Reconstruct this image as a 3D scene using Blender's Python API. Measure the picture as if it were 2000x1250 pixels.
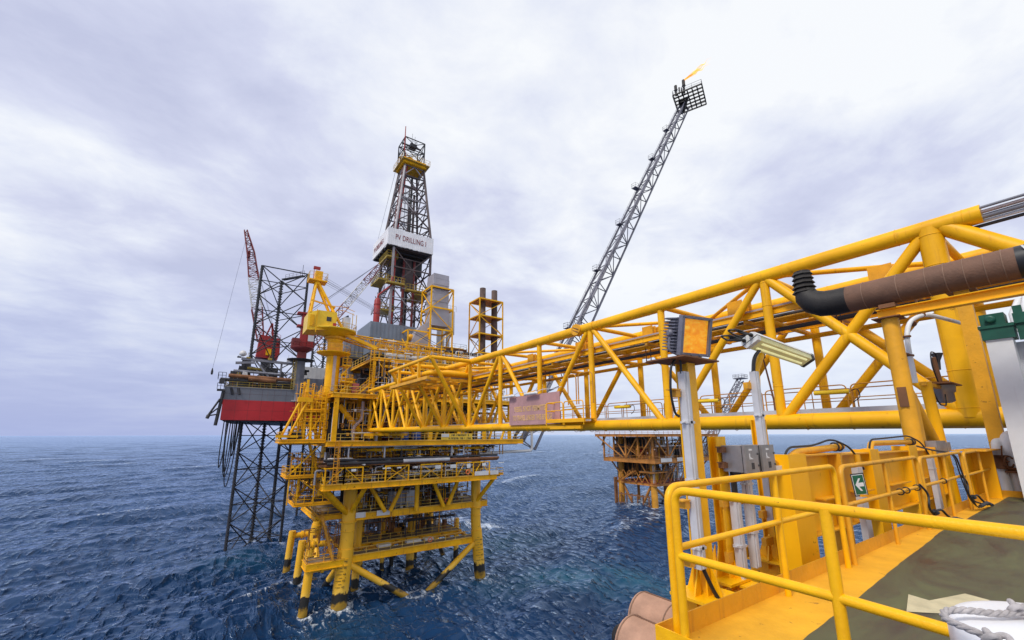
import bpy, math, random
import numpy as np
from mathutils import Vector, Matrix, noise as mnoise

R = math.radians
scene = bpy.context.scene
for o in list(bpy.data.objects):
    bpy.data.objects.remove(o, do_unlink=True)
C = scene.collection
SEA = -25.0                                   # sea level; the camera's eye is the origin

# ------------------------------------------------------------------ camera
cd = bpy.data.cameras.new("camera")
cam = bpy.data.objects.new("camera", cd)
C.objects.link(cam)
cd.sensor_width = 36.0
cd.lens = 36.0 * 815.0 / 2000.0
cd.shift_y = 50.0 / 2000.0
cd.clip_start = 0.05
cd.clip_end = 90000.0
cam.rotation_mode = 'QUATERNION'
cam.rotation_quaternion = (Matrix.Rotation(R(-34.5), 3, 'Z') @ Matrix.Rotation(R(102.03), 3, 'X')
                           @ Matrix.Rotation(R(-0.12), 3, 'Z')).to_quaternion()
scene.camera = cam

# ------------------------------------------------------------------ sky, sun, exposure
SUN_EL, SUN_AZ = 50.0, 255.0                  # azimuth clockwise from +Y
world = bpy.data.worlds.new("World")
scene.world = world
world.use_nodes = True
wn = world.node_tree
wn.nodes.clear()


def node(nt, typ, **kw):
    n = nt.nodes.new(typ)
    ins = kw.pop('ins', None)
    for k, v in kw.items():
        setattr(n, k, v)
    if ins:
        for k, v in ins.items():
            n.inputs[k].default_value = v
    return n


def ramp(nt, pts, interp='LINEAR'):
    n = nt.nodes.new('ShaderNodeValToRGB')
    cr = n.color_ramp
    cr.interpolation = interp
    while len(cr.elements) < len(pts):
        cr.elements.new(0.5)
    for e, (p, c) in zip(cr.elements, pts):
        e.position = p
        e.color = (c, c, c, 1) if isinstance(c, (int, float)) else (c[0], c[1], c[2], 1)
    return n


def build_sky():
    L = wn.links.new
    out = node(wn, 'ShaderNodeOutputWorld')
    sky = node(wn, 'ShaderNodeTexSky', sky_type='NISHITA', sun_disc=False)
    sky.sun_elevation = R(SUN_EL)
    sky.sun_rotation = R(SUN_AZ)
    sky.air_density = 1.6
    sky.dust_density = 2.5
    bg1 = node(wn, 'ShaderNodeBackground', ins={'Strength': 0.1})
    L(sky.outputs[0], bg1.inputs['Color'])
    tc = node(wn, 'ShaderNodeTexCoord')
    sep = node(wn, 'ShaderNodeSeparateXYZ')
    L(tc.outputs['Generated'], sep.inputs[0])
    zc = node(wn, 'ShaderNodeMath', operation='MAXIMUM', ins={1: 0.0})
    L(sep.outputs['Z'], zc.inputs[0])
    za = node(wn, 'ShaderNodeMath', operation='ADD', ins={1: 0.16})
    L(zc.outputs[0], za.inputs[0])
    dv = node(wn, 'ShaderNodeVectorMath', operation='DIVIDE')
    comb = node(wn, 'ShaderNodeCombineXYZ')
    for i in range(3):
        L(za.outputs[0], comb.inputs[i])
    L(tc.outputs['Generated'], dv.inputs[0])
    L(comb.outputs[0], dv.inputs[1])
    flat = node(wn, 'ShaderNodeVectorMath', operation='MULTIPLY', ins={1: (1.0, 1.0, 0.0)})
    L(dv.outputs[0], flat.inputs[0])
    mp = node(wn, 'ShaderNodeMapping')
    mp.inputs['Location'].default_value = (3.1, 1.7, 0.0)
    mp.inputs['Rotation'].default_value = (0, 0, R(24))
    mp.inputs['Scale'].default_value = (0.85, 1.0, 1.0)
    L(flat.outputs[0], mp.inputs[0])
    n1 = node(wn, 'ShaderNodeTexNoise', ins={'Scale': 0.95, 'Detail': 7.0, 'Roughness': 0.55, 'Distortion': 0.2})
    n2 = node(wn, 'ShaderNodeTexNoise', ins={'Scale': 3.4, 'Detail': 8.0, 'Roughness': 0.60, 'Distortion': 0.3})
    L(mp.outputs[0], n1.inputs['Vector'])
    L(mp.outputs[0], n2.inputs['Vector'])
    mixn = node(wn, 'ShaderNodeMath', operation='MULTIPLY_ADD', ins={1: 0.42})
    L(n2.outputs[0], mixn.inputs[0])
    L(n1.outputs[0], mixn.inputs[2])
    # thin, brighter overcast towards the right of the view, heavier cloud to the left
    dr = node(wn, 'ShaderNodeVectorMath', operation='DOT_PRODUCT', ins={1: (0.82, -0.35, 0.25)})
    L(tc.outputs['Generated'], dr.inputs[0])
    bri = node(wn, 'ShaderNodeMath', operation='MULTIPLY_ADD', ins={1: 0.11})
    L(dr.outputs['Value'], bri.inputs[0])
    L(mixn.outputs[0], bri.inputs[2])
    cr = ramp(wn, [(0.54, (0.55, 0.58, 0.77)), (0.65, (0.66, 0.69, 0.865)), (0.74, (0.80, 0.835, 0.945)),
                   (0.84, (0.95, 0.97, 1.0))])
    L(bri.outputs[0], cr.inputs[0])
    # paler blue veil low down
    low = node(wn, 'ShaderNodeMapRange', ins={1: 0.0, 2: 0.34, 3: 0.92, 4: 0.0})
    L(zc.outputs[0], low.inputs[0])
    lowc = ramp(wn, [(0.25, (0.40, 0.47, 0.77)), (0.85, (0.74, 0.81, 0.96))])
    hz = node(wn, 'ShaderNodeMath', operation='MULTIPLY_ADD', ins={1: 0.55, 2: 0.46})
    L(dr.outputs['Value'], hz.inputs[0])
    L(hz.outputs[0], lowc.inputs[0])
    mx = node(wn, 'ShaderNodeMixRGB')
    L(low.outputs[0], mx.inputs[0])
    L(cr.outputs[0], mx.inputs[1])
    L(lowc.outputs[0], mx.inputs[2])
    bg2 = node(wn, 'ShaderNodeBackground', ins={'Strength': 0.73})
    L(mx.outputs[0], bg2.inputs['Color'])
    ms = node(wn, 'ShaderNodeMixShader', ins={0: 0.94})
    L(bg1.outputs[0], ms.inputs[1])
    L(bg2.outputs[0], ms.inputs[2])
    L(ms.outputs[0], out.inputs['Surface'])


build_sky()
sd = bpy.data.lights.new("sun", 'SUN')
sd.energy = 1.7
sd.angle = R(14)
sd.color = (1.0, 0.96, 0.89)
sun = bpy.data.objects.new("sun", sd)
C.objects.link(sun)
sdir = Vector((math.sin(R(SUN_AZ)) * math.cos(R(SUN_EL)), math.cos(R(SUN_AZ)) * math.cos(R(SUN_EL)), math.sin(R(SUN_EL))))
sun.rotation_mode = 'QUATERNION'
sun.rotation_quaternion = sdir.to_track_quat('Z', 'Y')

scene.view_settings.view_transform = 'Standard'
scene.view_settings.look = 'None'
scene.view_settings.exposure = 0.50
scene.view_settings.gamma = 1.0
scene.view_settings.use_curve_mapping = False
scene.cycles.max_bounces = 6
scene.cycles.diffuse_bounces = 3
scene.cycles.glossy_bounces = 3
scene.cycles.use_denoising = True

# ------------------------------------------------------------------ materials
MATS = {}


def paint(name, col, rough=0.45, metal=0.0, var=0.18, rust=0.0, rustcol=(0.11, 0.035, 0.012), scale=1.0,
          streak=0.0, bump=0.0, spec=0.5, col2=None):
    """painted / bare surface with tonal variation, rust patches and run-off streaks"""
    m = bpy.data.materials.new(name)
    m.use_nodes = True
    nt = m.node_tree
    L = nt.links.new
    b = nt.nodes['Principled BSDF']
    b.inputs['Roughness'].default_value = rough
    b.inputs['Metallic'].default_value = metal
    b.inputs['Specular IOR Level'].default_value = spec
    tc = node(nt, 'ShaderNodeTexCoord')
    n1 = node(nt, 'ShaderNodeTexNoise', ins={'Scale': 0.9 * scale, 'Detail': 5.0, 'Roughness': 0.62})
    L(tc.outputs['Object'], n1.inputs['Vector'])
    d = tuple(c * (1 - var) for c in col)
    u = col2 or tuple(min(1, c * (1 + var)) for c in col)
    cr = ramp(nt, [(0.33, d), (0.68, u)])
    L(n1.outputs[0], cr.inputs[0])
    last = cr.outputs[0]
    if streak > 0:
        mp = node(nt, 'ShaderNodeMapping')
        mp.inputs['Scale'].default_value = (5.0 * scale, 5.0 * scale, 0.35 * scale)
        L(tc.outputs['Object'], mp.inputs[0])
        n3 = node(nt, 'ShaderNodeTexNoise', ins={'Scale': 1.0, 'Detail': 3.0, 'Roughness': 0.6})
        L(mp.outputs[0], n3.inputs['Vector'])
        sr = ramp(nt, [(0.60, 0.0), (0.80, streak)])
        L(n3.outputs[0], sr.inputs[0])
        mx = node(nt, 'ShaderNodeMixRGB')
        L(sr.outputs[0], mx.inputs[0])
        L(last, mx.inputs[1])
        mx.inputs[2].default_value = (rustcol[0] * 2.2, rustcol[1] * 2.2, rustcol[2] * 2.0, 1)
        last = mx.outputs[0]
    if rust > 0:
        n2 = node(nt, 'ShaderNodeTexNoise', ins={'Scale': 3.3 * scale, 'Detail': 8.0, 'Roughness': 0.7, 'Distortion': 0.3})
        L(tc.outputs['Object'], n2.inputs['Vector'])
        t = 0.74 - 0.26 * rust
        rr = ramp(nt, [(t, 0.0), (t + 0.05, 1.0)])
        L(n2.outputs[0], rr.inputs[0])
        mx = node(nt, 'ShaderNodeMixRGB')
        L(rr.outputs[0], mx.inputs[0])
        L(last, mx.inputs[1])
        mx.inputs[2].default_value = (*rustcol, 1)
        last = mx.outputs[0]
        rm = node(nt, 'ShaderNodeMapRange', ins={1: 0.0, 2: 1.0, 3: rough, 4: 0.9})
        L(rr.outputs[0], rm.inputs[0])
        L(rm.outputs[0], b.inputs['Roughness'])
    L(last, b.inputs['Base Color'])
    if bump > 0:
        n4 = node(nt, 'ShaderNodeTexNoise', ins={'Scale': 14.0 * scale, 'Detail': 4.0})
        L(tc.outputs['Object'], n4.inputs['Vector'])
        bp = node(nt, 'ShaderNodeBump', ins={'Strength': bump, 'Distance': 0.02})
        L(n4.outputs[0], bp.inputs['Height'])
        L(bp.outputs[0], b.inputs['Normal'])
    MATS[name] = m
    return m


YEL = (0.93, 0.44, 0.002)
yellow = paint('yellow_steel_paint', YEL, 0.45, spec=0.3, var=0.14, rust=0.34, streak=0.5, scale=0.8, bump=0.12)
yellow_rail = paint('yellow_rail_paint', (0.95, 0.46, 0.002), 0.40, spec=0.35, var=0.12, rust=0.30, scale=6.0, bump=0.15)
yellow_worn = paint('worn_yellow_paint', (0.76, 0.35, 0.007), 0.5, var=0.18, rust=0.36, streak=0.6, scale=1.5, bump=0.3)
yellow_far = paint('weathered_yellow_paint', (0.90, 0.42, 0.004), 0.5, spec=0.25, var=0.24, rust=0.44, streak=0.9, scale=0.45)
orange_far = paint('rust_stained_yellow_paint', (0.60, 0.26, 0.012), 0.6, var=0.28, rust=0.42, streak=0.9, scale=0.4)
rust_plate = paint('rust_brown_steel', (0.20, 0.085, 0.035), 0.85, var=0.4, scale=0.8)
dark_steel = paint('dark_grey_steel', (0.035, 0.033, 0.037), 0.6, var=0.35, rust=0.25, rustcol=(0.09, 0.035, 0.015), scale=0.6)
leg_steel = paint('jackup_leg_steel', (0.022, 0.022, 0.028), 0.6, var=0.4, rust=0.22, rustcol=(0.10, 0.03, 0.02), scale=0.3)
black_rubber = paint('black_rubber', (0.012, 0.012, 0.014), 0.45, var=0.3, scale=4.0)
grey_steel = paint('grey_steel', (0.22, 0.22, 0.25), 0.55, var=0.25, rust=0.12, scale=0.5)
light_grey = paint('light_grey_paint', (0.50, 0.50, 0.52), 0.5, var=0.15, rust=0.10, streak=0.35, scale=0.7)
white_paint = paint('white_paint', (0.72, 0.72, 0.72), 0.4, var=0.08, rust=0.10, streak=0.25, scale=1.2)
white_far = paint('off_white_paint', (0.62, 0.60, 0.58), 0.5, var=0.12, rust=0.14, streak=0.4, scale=0.5)
red_paint = paint('red_paint', (0.33, 0.018, 0.016), 0.5, var=0.25, rust=0.10, rustcol=(0.08, 0.015, 0.01), scale=0.6)
maroon = paint('maroon_lattice_paint', (0.20, 0.025, 0.025), 0.55, var=0.3, scale=0.7)
green_paint = paint('green_paint', (0.006, 0.085, 0.055), 0.45, var=0.2, rust=0.10, scale=4.0)
blue_paint = paint('blue_paint', (0.015, 0.07, 0.32), 0.4, var=0.15, scale=1.0)
stainless = paint('stainless_steel', (0.34, 0.32, 0.31), 0.38, metal=0.55, var=0.18, streak=0.3, rustcol=(0.06, 0.045, 0.035), scale=5.0)
tray_cover = paint('galvanised_cover', (0.56, 0.555, 0.57), 0.42, metal=0.15, var=0.10, rust=0.05, streak=0.30, rustcol=(0.12, 0.07, 0.03), scale=5.0)
pipe_white = paint('white_pipe_coating', (0.60, 0.59, 0.60), 0.4, var=0.12, streak=0.4, scale=0.8)
pinkish = paint('faded_pipe_cladding', (0.43, 0.33, 0.31), 0.45, metal=0.15, var=0.2, streak=0.3, scale=1.0)
grating = paint('deck_grating', (0.20, 0.14, 0.09), 0.85, var=0.35, rust=0.25, scale=0.8)
lamp_white = paint('lamp_body_white', (0.70, 0.70, 0.68), 0.45, var=0.08, rust=0.06, scale=8.0)

# ------------------------------------------------------------------ mesh helpers
def V3(p):
    return Vector(p)


def frame(d, up=(0, 0, 1)):
    d = Vector(d).normalized()
    u = Vector(up)
    if abs(d.dot(u)) > 0.995:
        u = Vector((0, 1, 0)) if abs(d.z) > 0.9 else Vector((0, 0, 1))
    x = d.cross(u).normalized()
    y = x.cross(d).normalized()
    return x, y, d


class MB:
    """collects primitives; build() links them as ONE mesh object"""

    def __init__(self):
        self.v, self.f, self.s = [], [], []

    def add(self, vs, fs, smooth=False):
        o = len(self.v)
        self.v.extend(tuple(p) for p in vs)
        self.f.extend(tuple(i + o for i in f) for f in fs)
        self.s.extend([smooth] * len(fs))

    def box(self, x0, x1, y0, y1, z0, z1):
        self.add([(x0, y0, z0), (x1, y0, z0), (x1, y1, z0), (x0, y1, z0), (x0, y0, z1), (x1, y0, z1), (x1, y1, z1), (x0, y1, z1)],
                 [(0, 3, 2, 1), (4, 5, 6, 7), (0, 1, 5, 4), (1, 2, 6, 5), (2, 3, 7, 6), (3, 0, 4, 7)])
        return self

    def bar(self, p, q, w, h=None, up=(0, 0, 1)):
        """rectangular bar from p to q; w across, h along up"""
        p, q = V3(p), V3(q)
        h = w if h is None else h
        x, y, d = frame(q - p, up)
        a, b = x * w / 2, y * h / 2
        vs = [p - a - b, p + a - b, p + a + b, p - a + b, q - a - b, q + a - b, q + a + b, q - a + b]
        self.add(vs, [(0, 3, 2, 1), (4, 5, 6, 7), (0, 1, 5, 4), (1, 2, 6, 5), (2, 3, 7, 6), (3, 0, 4, 7)])
        return self

    def ibeam(self, p, q, h, w, t=0.02, up=(0, 0, 1)):
        p, q = V3(p), V3(q)
        x, y, d = frame(q - p, up)
        for s in (1, -1):
            self.bar(p + y * s * (h - t) / 2, q + y * s * (h - t) / 2, w, t, up)
        self.bar(p, q, t, h - 2 * t, up)
        return self

    def tube(self, p, q, r, r2=None, n=12, cap=True):
        p, q = V3(p), V3(q)
        r2 = r if r2 is None else r2
        x, y, d = frame(q - p)
        vs, fs = [], []
        for c, rr in ((p, r), (q, r2)):
            for i in range(n):
                a = 2 * math.pi * i / n
                vs.append(c + x * math.cos(a) * rr + y * math.sin(a) * rr)
        for i in range(n):
            j = (i + 1) % n
            fs.append((i, j, n + j, n + i))
        self.add(vs, fs, True)
        if cap:
            self.add(vs[:n], [tuple(range(n - 1, -1, -1))])
            self.add(vs[n:], [tuple(range(n))])
        return self

    def path(self, pts, r, n=8, cap=True):
        """round pipe along a polyline"""
        P = [V3(p) for p in pts]
        m = len(P)
        dirs = []
        for i in range(m):
            a = (P[i] - P[i - 1]).normalized() if i else None
            b = (P[i + 1] - P[i]).normalized() if i < m - 1 else None
            t = a if b is None else b if a is None else (a + b)
            dirs.append(t.normalized() if t.length > 1e-6 else (a or b))
        x, y, _ = frame(dirs[0])
        vs, fs = [], []
        rr = r if isinstance(r, (list, tuple)) else [r] * m
        for i in range(m):
            d = dirs[i]
            x = (x - d * x.dot(d))
            x = x.normalized() if x.length > 1e-6 else frame(d)[0]
            y = d.cross(x).normalized()
            for k in range(n):
                a = 2 * math.pi * k / n
                vs.append(P[i] + (x * math.cos(a) + y * math.sin(a)) * rr[i])
        for i in range(m - 1):
            for k in range(n):
                j = (k + 1) % n
                fs.append((i * n + k, i * n + j, (i + 1) * n + j, (i + 1) * n + k))
        self.add(vs, fs, True)
        if cap:
            self.add(vs[:n], [tuple(range(n - 1, -1, -1))])
            self.add(vs[-n:], [tuple(range(n))])
        return self

    def lathe(self, base, axis, prof, n=16, smooth=True):
        base = V3(base)
        x, y, d = frame(axis)
        vs, fs = [], []
        for r, z in prof:
            for k in range(n):
                a = 2 * math.pi * k / n
                vs.append(base + d * z + (x * math.cos(a) + y * math.sin(a)) * max(r, 1e-4))
        for i in range(len(prof) - 1):
            for k in range(n):
                j = (k + 1) % n
                fs.append((i * n + k, i * n + j, (i + 1) * n + j, (i + 1) * n + k))
        self.add(vs, fs, smooth)
        self.add(vs[:n], [tuple(range(n - 1, -1, -1))])
        self.add(vs[-n:], [tuple(range(n))])
        return self

    def prism(self, poly, ext):
        """planar polygon (3-D points) extruded by a vector"""
        P = [V3(p) for p in poly]
        e = V3(ext)
        n = len(P)
        vs = P + [p + e for p in P]
        fs = [tuple(range(n - 1, -1, -1)), tuple(range(n, 2 * n))]
        fs += [(i, (i + 1) % n, n + (i + 1) % n, n + i) for i in range(n)]
        self.add(vs, fs)
        return self

    def torus(self, c, axis, R_, r, n=20, m=8):
        c = V3(c)
        x, y, d = frame(axis)
        vs, fs = [], []
        for i in range(n):
            a = 2 * math.pi * i / n
            e = x * math.cos(a) + y * math.sin(a)
            for k in range(m):
                b = 2 * math.pi * k / m
                vs.append(c + e * (R_ + r * math.cos(b)) + d * r * math.sin(b))
        for i in range(n):
            for k in range(m):
                fs.append((i * m + k, ((i + 1) % n) * m + k, ((i + 1) % n) * m + (k + 1) % m, i * m + (k + 1) % m))
        self.add(vs, fs, True)
        return self

    def build(self, name, mat, parent=None, label=None):
        if not self.v:
            return None
        off = ROOTLOC.get(parent.name, Vector((0, 0, 0))) if parent else Vector((0, 0, 0))
        me = bpy.data.meshes.new(name)
        co = np.array(self.v, dtype=np.float64) - np.array(off)
        me.from_pydata(co.tolist(), [], self.f)
        me.polygons.foreach_set('use_smooth', self.s)
        import bmesh
        bm = bmesh.new()
        bm.from_mesh(me)
        bmesh.ops.recalc_face_normals(bm, faces=bm.faces)
        bm.to_mesh(me)
        bm.free()
        me.materials.append(mat)
        me.update()
        o = bpy.data.objects.new(name, me)
        C.objects.link(o)
        if parent:
            o.parent = parent
            ROOTLOC[o.name] = off
        if label:
            o['label'] = label
        return o


ROOTLOC = {}


def thing(name, label, cat, loc, group=None):
    """Empty at a thing's base; its parts are built in world coordinates under it"""
    o = bpy.data.objects.new(name, None)
    o.empty_display_size = 0.3
    C.objects.link(o)
    o.location = loc
    o['label'] = label
    o['category'] = cat
    if group:
        o['group'] = group
    ROOTLOC[o.name] = Vector(loc)
    return o


def tag(o, label, cat, group=None):
    o['label'] = label
    o['category'] = cat
    if group:
        o['group'] = group
    return o


def fillet(pts, r, k=5):
    P = [V3(p) for p in pts]
    out = [P[0]]
    for i in range(1, len(P) - 1):
        a, b, c = P[i - 1], P[i], P[i + 1]
        u, w = (a - b), (c - b)
        rr = min(r, u.length * 0.49, w.length * 0.49)
        s, e = b + u.normalized() * rr, b + w.normalized() * rr
        for j in range(k + 1):
            t = j / k
            out.append(s * (1 - t) ** 2 + b * 2 * t * (1 - t) + e * t ** 2)
    out.append(P[-1])
    return out


def railing(mb, p, q, h=1.1, sp=1.5, r=0.024, mids=(0.5,), n=6, toe=0.0):
    """straight guard rail from p to q (feet), posts, top and mid rails"""
    p, q = V3(p), V3(q)
    L_ = (q - p).length
    k = max(1, round(L_ / sp))
    up = Vector((0, 0, h))
    for i in range(k + 1):
        a = p.lerp(q, i / k)
        mb.tube(a, a + up, r, n=n, cap=False)
    mb.tube(p + up, q + up, r, n=n)
    for m_ in mids:
        mb.tube(p + up * m_, q + up * m_, r * 0.85, n=n)
    if toe:
        mb.bar(p + Vector((0, 0, toe / 2)), q + Vector((0, 0, toe / 2)), 0.012, toe)
    return mb


def rail_loop(mb, pts, **kw):
    for a, b in zip(pts[:-1], pts[1:]):
        railing(mb, a, b, **kw)
    return mb


def ladder(mb, p, q, w=0.45, r=0.03, step=0.3, side=(1, 0, 0), cage=None):
    p, q = V3(p), V3(q)
    s = V3(side).normalized() * w / 2
    mb.tube(p - s, q - s, r, n=5).tube(p + s, q + s, r, n=5)
    k = int((q - p).length / step)
    for i in range(1, k):
        a = p.lerp(q, i / k)
        mb.tube(a - s, a + s, r * 0.6, n=4, cap=False)
    if cage:
        out = V3(cage)
        kk = max(2, int((q - p).length / 0.9))
        cols = []
        for i in range(kk + 1):
            a = p.lerp(q, (i + 0.6) / (kk + 0.6))
            ring = [a - s, a - s * 1.3 + out * 0.5, a + out, a + s * 1.3 + out * 0.5, a + s]
            mb.path(ring, r * 0.7, n=4)
            cols.append(ring)
        for j in (1, 2, 3):
            mb.path([c[j] for c in cols], r * 0.6, n=4)
    return mb


def stairs(mb, p, q, w=0.9, n=14, side=(0, 1, 0), rail=1.0, tread=0.26):
    """flight from p up to q (centre line); stringers, treads, hand rails"""
    p, q = V3(p), V3(q)
    s = V3(side).normalized() * w / 2
    for k in (-1, 1):
        mb.bar(p + s * k, q + s * k, 0.05, 0.24)
        if rail:
            up = Vector((0, 0, rail))
            mb.tube(p + s * k + up, q + s * k + up, 0.03, n=5)
            mb.tube(p + s * k + up * 0.5, q + s * k + up * 0.5, 0.025, n=5)
            for i in range(4):
                a = p.lerp(q, i / 3)
                mb.tube(a + s * k, a + s * k + up, 0.03, n=5)
    d = (q - p)
    hd = Vector((d.x, d.y, 0)).normalized() * tread / 2
    for i in range(1, n):
        a = p.lerp(q, i / n)
        mb.bar(a - hd, a + hd, w, 0.04)
    return mb


def text_mesh(body, size, mat, name, origin, xdir, ydir, parent, depth=0.01, align='LEFT', space=1.0, stretch=1.0, thick=0.0):
    cu = bpy.data.curves.new(name, 'FONT')
    cu.body = body
    cu.size = size
    cu.extrude = depth
    cu.align_x = align
    cu.space_character = space
    cu.offset = thick
    t = bpy.data.objects.new(name, cu)
    C.objects.link(t)
    bpy.context.view_layer.update()
    me = bpy.data.meshes.new_from_object(t.evaluated_get(bpy.context.evaluated_depsgraph_get()))
    bpy.data.objects.remove(t, do_unlink=True)
    x, y = V3(xdir).normalized(), V3(ydir).normalized()
    z = x.cross(y)
    off = ROOTLOC.get(parent.name, Vector((0, 0, 0))) if parent else Vector()
    o0 = V3(origin) - off
    for v in me.vertices:
        c = v.co.copy()
        v.co = o0 + x * c.x * stretch + y * c.y + z * c.z
    me.materials.clear()
    me.materials.append(mat)
    o = bpy.data.objects.new(name, me)
    me.name = name
    C.objects.link(o)
    if parent:
        o.parent = parent
        ROOTLOC[o.name] = off
    return o


# ------------------------------------------------------------------ sea
PILES = [(17.9, 72.3, 1.4), (42.6, 72.6, 1.4), (13.0, 72.4, 0.9), (13.5, 83.2, 0.9), (13.6, 95.6, 0.9), (21.4, 77.2, 0.8), (33.0, 82.8, 0.9),
         (43.4, 83.9, 0.8), (16.8, 95.3, 1.4), (29.8, 71.0, 1.4), (4.1, 117.9, 0.6), (14.8, 117.5, 0.6), (9.5, 128.0, 0.6), (125.0, 97, 2.0), (123.8, 110, 2)]


def build_sea():
    rng = np.random.default_rng(7)
    fwd = math.radians(90 - 34.5)
    fine = np.linspace(fwd + R(72), fwd - R(72), 1100)
    coarse = np.linspace(fwd - R(72), fwd + R(72) - 2 * math.pi, 60)[1:-1]
    ang = np.concatenate([fine, coarse])
    rad = np.concatenate([[1.0, 15.0, 30.0], np.geomspace(42, 2600, 820), np.geomspace(2650, 60000, 90)])
    na, nr = len(ang), len(rad)
    A, Rr = np.meshgrid(ang, rad)
    X, Y = Rr * np.cos(A), Rr * np.sin(A)
    cell = np.gradient(rad)[:, None] * np.ones_like(X)
    cell = np.maximum(cell, Rr * (R(144) / 1100))
    base = math.atan2(0.83, -0.56)
    Z = np.zeros_like(X)
    DX = np.zeros_like(X)
    DY = np.zeros_like(X)
    for i in range(64):
        wl = 2.2 * (42 / 2.2) ** rng.random()
        th = base + rng.normal(0, 0.42 if wl > 9 else 0.75)
        k = 2 * math.pi / wl
        amp = 0.0135 * wl * rng.uniform(0.5, 1.2) * (0.62 if wl > 24 else 1.0) * (1.25 if wl < 8 else 1.0) * 0.52
        fade = np.clip((wl / cell - 2.2) / 2.5, 0, 1)
        ph = k * (math.cos(th) * X + math.sin(th) * Y) + rng.random() * 6.28
        s, c = np.sin(ph), np.cos(ph)
        s = 1.0 - 2.0 * np.abs(np.sin(ph / 2)) ** 1.3 if wl < 9 else s
        Z += amp * s * fade
        DX += amp * 0.8 * c * fade * math.cos(th)
        DY += amp * 0.8 * c * fade * math.sin(th)
    for i in range(14):
        wl = 36 * (95 / 36) ** rng.random()
        th = base + rng.normal(0, 0.35)
        k = 2 * math.pi / wl
        amp = 0.0030 * wl * rng.uniform(0.5, 1.2)
        fade = np.clip((wl / cell - 2.2) / 2.5, 0, 1)
        Z += amp * np.sin(k * (math.cos(th) * X + math.sin(th) * Y) + rng.random() * 6.28) * fade
    for i in range(46):
        wl = 0.9 * (3.0 / 0.9) ** rng.random()
        th = base + rng.normal(0, 0.7)
        k = 2 * math.pi / wl
        amp = 0.0115 * wl * rng.uniform(0.5, 1.2)
        fade = np.clip((wl / cell - 2.2) / 2.5, 0, 1)
        ph = k * (math.cos(th) * X + math.sin(th) * Y) + rng.random() * 6.28
        Z += amp * (1.0 - 2.0 * np.abs(np.sin(ph / 2)) ** 1.2) * fade
    # broken water: crest foam, wash round the legs, the discharge wake
    foam = 0.62 * np.clip((Z - 0.98) / 0.5, 0, 1) * (Rr < 700)
    teal = np.zeros_like(X)
    for px, py, pr in PILES:
        d = np.hypot(X - px, (Y - py))
        ring = np.exp(-((d - pr * 1.0) / (0.6 * pr)) ** 2) * 0.72
        lee = np.exp(-(((X - px - 1.1 * pr) / (3.0 * pr)) ** 2 + ((Y - py + 1.6 * pr) / (2.4 * pr)) ** 2)) * 0.56
        foam = np.maximum(foam, np.maximum(ring, lee))
    for cx, cy, a, b, rot, st in ((62, 124, 11, 5, 0.55, 1.0), (50, 108, 9, 5, 0.6, 0.75), (66, 114, 13, 4.5, -1.25, 0.9), (15, 70, 9, 5, 0.9, 0.48)):
        u = (X - cx) * math.cos(rot) + (Y - cy) * math.sin(rot)
        w = -(X - cx) * math.sin(rot) + (Y - cy) * math.cos(rot)
        foam = np.maximum(foam, st * np.exp(-(u / a) ** 2 - (w / b) ** 2))
    for cx, cy, a, b, rot, st in ((56, 88, 16, 9, 0.2, 0.75), (58, 60, 20, 7, -0.65, 0.85), (72, 44, 14, 6, -0.6, 0.7), (48, 100, 14, 10, 0.6, 0.7),
                                  (12, 62, 12, 7, 0.5, 0.25), (8, 108, 10, 6, 0, 0.3)):
        u = (X - cx) * math.cos(rot) + (Y - cy) * math.sin(rot)
        w = -(X - cx) * math.sin(rot) + (Y - cy) * math.cos(rot)
        teal = np.maximum(teal, st * np.exp(-(u / a) ** 2 - (w / b) ** 2))
    P = np.stack([X - DX, Y - DY, Z + SEA - (Rr / 60000) ** 2 * 0], -1).reshape(-1, 3)
    me = bpy.data.meshes.new('sea')
    i0 = (np.arange(nr - 1)[:, None] * na + np.arange(na)[None, :])
    i1 = (np.arange(nr - 1)[:, None] * na + (np.arange(na)[None, :] + 1) % na)
    F = np.stack([i0, i1, i1 + na, i0 + na], -1).reshape(-1, 4)
    me.vertices.add(len(P))
    me.vertices.foreach_set('co', P.ravel())
    me.loops.add(F.size)
    me.loops.foreach_set('vertex_index', F.ravel().astype(np.int32))
    me.polygons.add(len(F))
    me.polygons.foreach_set('loop_start', np.arange(0, F.size, 4, dtype=np.int32))
    me.polygons.foreach_set('loop_total', np.full(len(F), 4, dtype=np.int32))
    me.polygons.foreach_set('use_smooth', np.ones(len(F), dtype=bool))
    me.update(calc_edges=True)
    for nm, arr in (('foam', foam), ('teal', teal)):
        at = me.attributes.new(nm, 'FLOAT', 'POINT')
        at.data.foreach_set('value', arr.ravel().astype(np.float32))
    o = bpy.data.objects.new('sea', me)
    C.objects.link(o)
    o['kind'] = 'structure'
    m = bpy.data.materials.new('sea_water')
    m.use_nodes = True
    nt = m.node_tree
    L = nt.links.new
    b = nt.nodes['Principled BSDF']
    b.inputs['IOR'].default_value = 1.333
    b.inputs['Specular Tint'].default_value = (0.46, 0.66, 1.0, 1)
    geo = node(nt, 'ShaderNodeNewGeometry')
    camd = node(nt, 'ShaderNodeVectorMath', operation='LENGTH')
    L(geo.outputs['Position'], camd.inputs[0])
    rmap = node(nt, 'ShaderNodeMapRange', ins={1: 60.0, 2: 900.0, 3: 0.12, 4: 0.26})
    L(camd.outputs['Value'], rmap.inputs[0])
    mp = node(nt, 'ShaderNodeMapping')
    mp.inputs['Rotation'].default_value = (0, 0, -base)
    mp.inputs['Scale'].default_value = (1.0, 0.36, 1.0)
    L(geo.outputs['Position'], mp.inputs[0])
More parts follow.
